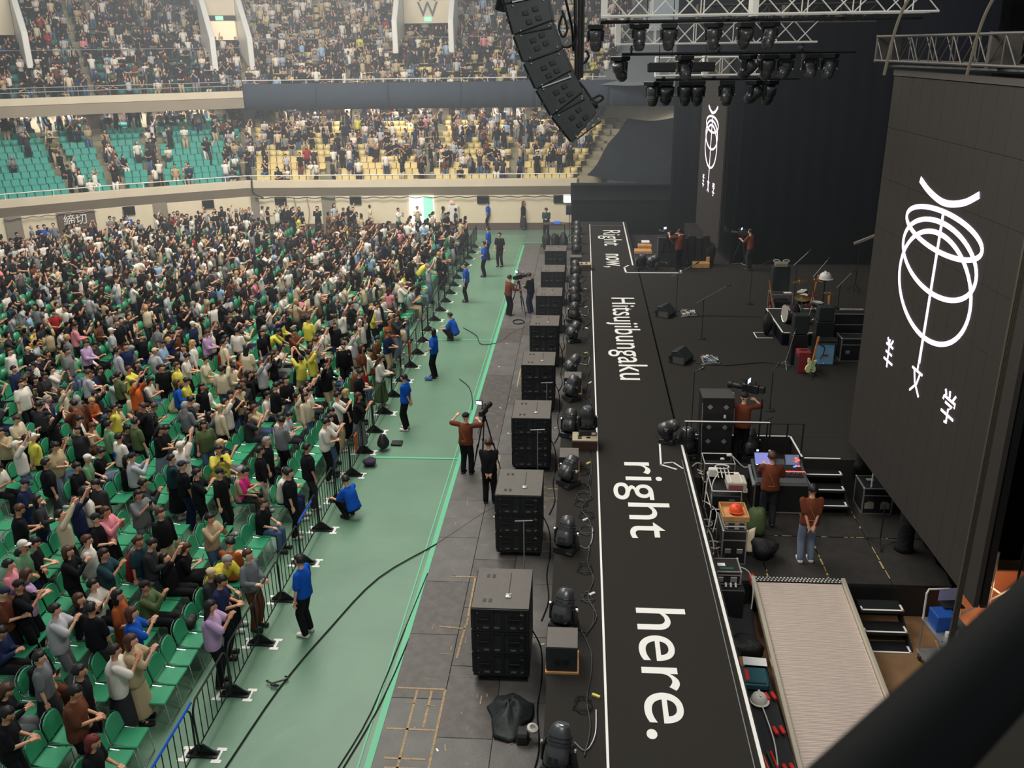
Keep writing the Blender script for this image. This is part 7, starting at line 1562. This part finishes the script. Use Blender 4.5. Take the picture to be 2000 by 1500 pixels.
def guitar(x, y, z, rz, tilt, m, label, roll=0):
    t = thing('electric_guitar', label, 'guitar', (x, y, z)); t.rotation_euler = (tilt, roll, rz)
    out = [(.0, 0), (.10, .02), (.165, .1), (.15, .2), (.10, .25), (.13, .33), (.14, .42), (.09, .40), (.04, .36), (-.04, .36), (-.09, .44), (-.15, .43), (-.13, .32), (-.10, .25), (-.15, .2), (-.165, .1), (-.10, .02)]
    b = MB().prism(out, .045, lambda u, v, w: (u, w - .02, v)).build('body', m, t, bevel=.01); MB().prism([(.02, .08), (.09, .12), (.08, .24), (.05, .34), (-.03, .34), (-.03, .12)], .006, lambda u, v, w: (u, -.026 + w - .004, v)).build('pickguard', M_PWHITE if m is not M_GCREAM else M_GGREEN, t)
    MB().box((0, -.03, .62), (.045, .022, .60)).build('neck', M_GNECK, t); MB().box((.01, -.03, .99), (.07, .018, .16)).build('headstock', M_GNECK, t, bevel=.006); MB().box((0, -.03, .12), (.07, .015, .03)).build('bridge', M_CHROME, t)
    for k in range(6): pass
    return t
guitar(6.42, 24.6, Z + .08, .25, -.15, M_GCREAM, 'cream yellow electric guitar leaning in front of the blue amp', .22)
guitar(8.18, 27.45, Z + .1, 0, -.1, M_GGREEN, 'mint green electric guitar leaning behind the amps', .05)
guitar(7.75, 28.0, Z + .35, 0, -.1, M_GRED, 'electric guitar with orange neck beside the mint guitar', -.08); guitar(6.55, 30.6, Z + .2, .8, -.15, M_GRED, 'electric bass leaning against the metal rack table', -.15); guitar(7.55, 29.75, RZ + .2, 0, -.2, M_GRED, 'red guitar on a stand behind the drums', .2)
t = thing('guitar_stand', 'black guitar stand under the cream guitar', 'stand', (6.45, 24.55, Z)); 
for a in (.3, 2.6, 4.6): MB().cyl((0, 0, .15), (.22 * math.cos(a), .22 * math.sin(a), .01), .012, n=5).build('leg', M_BLACK, t)
t = thing('music_stand', 'black tripod stand with shining tube beside the dark red amp', 'stand', (6.0, 25.3, Z)); MB().cyl((-.1, 0, .15), (.2, .3, 1.2), .011, n=5).build('pole', M_CHROME, t)
for a in (.5, 2.6, 4.7): MB().cyl((-.1, 0, .2), (-.1 + .25 * math.cos(a), .25 * math.sin(a), .01), .011, n=5).build('leg', M_STEEL, t)
# floor monitors and pedals
def wedge(x, y, rz, label):
    t = thing('floor_monitor', label, 'loudspeaker', (x, y, Z), rz); MB().prism([(-.28, 0), (.22, 0), (.26, .14), (-.02, .40), (-.20, .38)], .60, lambda u, v, w: (u, w - .30, v)).build('cabinet', M_BOXSIDE, t, bevel=.012)
    MB().box((.125, 0, .275), (.36, .55, .012), Matrix.Rotation(.75, 3, 'Y')).build('grille', M_GRILL, t); MB().box((-.24, -.31, .18), (.08, .012, .1)).build('handle_recess', M_BLACK, t); MB().box((.02, -.305, .12), (.34, .006, .2), Matrix.Rotation(0, 3, 'Y')).build('side_panel', mat('grey_side', srgb(82, 80, 76), .6), t); return t
wedge(2.95, 30.6, -.5, 'black floor monitor wedge, farther of the two on stage'); wedge(3.0, 25.75, -.5, 'black floor monitor wedge, nearer of the two on stage')
PC = [M_PWHITE, mat('dull_blue_pedal', srgb(60, 86, 120), .5), M_BLACKP, M_STEEL, mat('teal_pedal', srgb(90, 140, 140), .5), mat('dull_red_pedal', srgb(140, 70, 66), .5), M_BLACKP, M_GREYC]
for n__, (x, y, lb) in enumerate(((3.75, 30.85, 'far'), (3.85, 25.85, 'near'))):
    t = thing('pedal_board', 'guitar pedal board crowded with small pedals beside the %s floor monitor' % ('farther' if n__ == 0 else 'nearer'), 'pedal board', (x, y, Z)); MB().box((0, 0, .03), (.5, .62, .04)).build('board', M_STEEL, t, bevel=.006); k = 0
    for i in range(4):
        for j in range(5):
            p = MB().box((-.18 + i * .12, -.24 + j * .12, .075), (.085, .095, .045)).build('pedal', PC[(i * 3 + j * 5 + n__) % 8], t, bevel=.008); MB().cyl((-.18 + i * .12 - .02, -.24 + j * .12 - .02, .09), (-.18 + i * .12 - .02, -.24 + j * .12 - .02, .11), .012, n=6).build('foot_switch', M_CHROME, p)
    for k in range(4): MB().tube(spline([(-.2 + .1 * k, .3, .06), (-.25 + .1 * k, .0, .13), (-.1 + .1 * k, -.25, .08), (-.3, -.35 - .03 * k, .02)], 4), .008, 4).build('patch_cable', M_CABLEW if k % 2 else M_CABLE, t)
cable([(3.4, 25.6, Z + .02), (4.2, 25.4, Z + .02), (5.4, 25.7, Z + .02), (6.1, 25.4, Z + .02)], .012, 'black cable over the stage from the near pedal board to the amps'); cable([(3.5, 30.4, Z + .02), (4.5, 30.6, Z + .02), (6.2, 30.5, Z + .02)], .012, 'black cable over the stage from the far pedal board to the rack table')
# far corner of the stage
for k, (x, z) in enumerate(((3.55, Z), (3.55, Z + .62))): tag(MB().box((x + .05, 38.35, z + .31), (.78, .7, .6)).build('black_cabinet', M_BOXSIDE, bevel=.015), 'tall black cabinet stack in the far stage notch, %s box' % ['lower', 'upper'][k], 'cabinet')
MBx = MB(); tag(MB().box((3.2, 38.02, Z + .62), (.02, .02, 1.24)).box((3.55, 38.0, Z + 1.25), (.75, .02, .02)).build('metal_edge_strip', M_STEEL), 'thin metal strip outlining the far black cabinet stack', 'strip')
tag(MB().box((2.75, 39.8, 1.35), (.8, .9, .6)).build('navy_crate', mat('navy_plastic', srgb(38, 52, 74), .6), bevel=.01), 'navy crate behind the walkway far notch', 'crate'); tag(MB().box((2.75, 40.4, 1.75), (.75, .6, .14)).box((2.85, 40.9, 1.9), (.6, .4, .12)).build('cardboard_box', M_WOOD, bevel=.01), 'tan cardboard boxes on the navy crate', 'box'); tag(MB().box((2.9, 41.2, 2.02), (.35, .4, .05)).build('white_sheet', M_PAPER), 'white sheet of paper on the tan boxes', 'paper')
tag(MB().box((5.0, 38.0, Z + .12), (.7, .5, .22)).box((5.3, 38.1, Z + .3), (.15, .15, .25)).build('tan_case', M_WOOD, bevel=.02), 'tan open case on the stage behind the far camera operator', 'case')
for k in range(4): tag(MB().box((4.3 + .3 * k, 38.35, Z + .6 + .1 * (k % 2)), (.26, .5, 1.2)).build('dark_case', M_BLACKP, bevel=.02), 'dark equipment case in the far wing shadows, %s from the cabinet stack' % ords(k + 1), 'case')
blob('draped_gear', (5.35, 38.3, Z + .5), (.25, .25, .5), M_BAG, 'black draped equipment beside the far camera operator', 'equipment', 12)
place_light(2.5, 37.6, Z, .3, .6, 'black moving light in the far tape-marked notch, left one', s=1.1); place_light(2.95, 37.55, Z, 1.3, 1.0, 'black moving light lying in the far tape-marked notch, right one', s=1.1)
t = thing('boom_light', 'tall dark stand with angled light bar near the back curtain', 'stand', (10.2, 34.0, Z)); MB().cyl((0, 0, 0), (0, 0, 1.9), .02, n=6).build('pole', M_BLACK, t); MB().box((.2, 0, 2.0), (.9, .12, .08), Matrix.Rotation(-.4, 3, 'Y')).build('light_bar', M_GREYC, t)
for a in (.5, 2.6, 4.7): MB().cyl((0, 0, .3), (.3 * math.cos(a), .3 * math.sin(a), .01), .014, n=5).build('leg', M_BLACK, t)
# table and speaker near the far end of the floor
t = thing('equipment_table', 'black frame table with coiled cables at the far end of the stage front', 'table', (-1.45, 49.6, .04)); MB().box((0, 0, 1.25), (1.2, .7, .04)).build('table_top', M_BLACKP, t)
for x in (-.55, .55):
    for y in (-.3, .3): MB().cyl((x, y, 0), (x, y, 1.25), .02, n=6).build('leg', M_BLACK, t)
for k, (x, s) in enumerate(((-1.85, .28), (-1.4, .3), (-.95, .3))): blob('gear_bag', (x, 48.7, .5), (s * .8, s, .45), M_BAG, 'black covered gear before the far equipment table, ' + ['left one', 'middle one', 'right one'][k], 'equipment', 20 + k)
tag(MB().box((-1.3, 49.5, 1.36), (.35, .25, .16)).build('blue_lit_device', mat('blue_device', (.05, .15, .6), .4, emit=.3), bevel=.02), 'small device with blue light on the far equipment table', 'device')
t = thing('stand_speaker', 'black speaker on a pole stand at the right end of the cream wall', 'loudspeaker', (-.65, 51.3, .0)); MB().cyl((0, 0, 0), (0, 0, 1.5), .025, n=6).build('pole', M_BLACK, t); MB().box((0, 0, 1.75), (.42, .36, .5)).build('cabinet', M_BOXSIDE, t, bevel=.02); MB().box((0, -.19, 1.75), (.36, .012, .44)).build('grille', M_GRILL, t)
for a in (0, 2.1, 4.2): MB().cyl((0, 0, .4), (.35 * math.cos(a), .35 * math.sin(a), .01), .015, n=5).build('leg', M_BLACK, t)
# belongings near the barrier
blob('backpack', (-5.35, 22.6, .24), (.16, .18, .22), M_BAG, 'black backpack on the floor against the barrier', 'bag', 31); blob('shoulder_bag', (-7.1, 13.7, .58), (.18, .2, .13), M_BAG, 'black bag lying on a green chair in the front row', 'bag', 33); blob('cloth_bag', (-5.5, 21.6, .12), (.18, .2, .1), mat('dark_plum_cloth', srgb(58, 46, 66), .9), 'dark purple bag on the floor at the barrier foot', 'bag', 34)
tag(MB().box((-5.78, 21.4, .75), (.03, .22, .5)).build('orange_towel', CLOTH['orange'], bevel=.01), 'orange towel hanging on the barrier near the first camera', 'towel'); tag(MB().box((-5.78, 29.3, .75), (.03, .22, .55)).build('orange_towel', CLOTH['orange'], bevel=.01), 'orange towel hanging on the barrier beside the leaning steward', 'towel')
tag(MB().box((-5.1, 33.7, .05), (.3, .2, .05)).build('blue_folder', M_BLUEP, bevel=.006), 'blue folder on the floor before the squatting steward', 'folder'); tag(MB().box((-5.0, 28.2, .09), (.24, .18, .03)).build('blue_folder', M_BLUEP, bevel=.006), 'blue folder on the floor at the feet of the leaning steward', 'folder')
tag(MB().box((-5.05, 23.0, .05), (.3, .3, .03)).build('dark_mat', M_BLACKP), 'dark flat mat near the barrier by the white-shoed steward', 'mat')

# ------------------------------------------------------------ rail of the seat in front of the camera
t = thing('balcony_handrail', 'thick dark out-of-focus handrail crossing the bottom right corner', 'railing')
a = atz(2000, 1245, 9.95); b = atz(1745, 1500, 9.95); d = (a - b); MB().tube([b - d * 4, b, a, a + d * 3], .034, 14).build('rail', M_RAIL, t, smooth=True)
p0 = atz(2000, 1335, 9.4); p1 = atz(1800, 1540, 9.4); dd = (p0 - p1).normalized(); pp_ = Vector((dd.y, -dd.x, 0)); cc = (p0 + p1) / 2 + pp_ * 1.0
tag(MB().box((cc.x, cc.y, 9.36), (4.0, 2.0, .08), Matrix.Rotation(math.atan2(dd.y, dd.x), 3, 'Z')).build('balcony_ledge', mat('dim_concrete_ledge', srgb(50, 45, 36), .9)), 'dim concrete ledge beyond the dark handrail, bottom right corner', 'ledge')
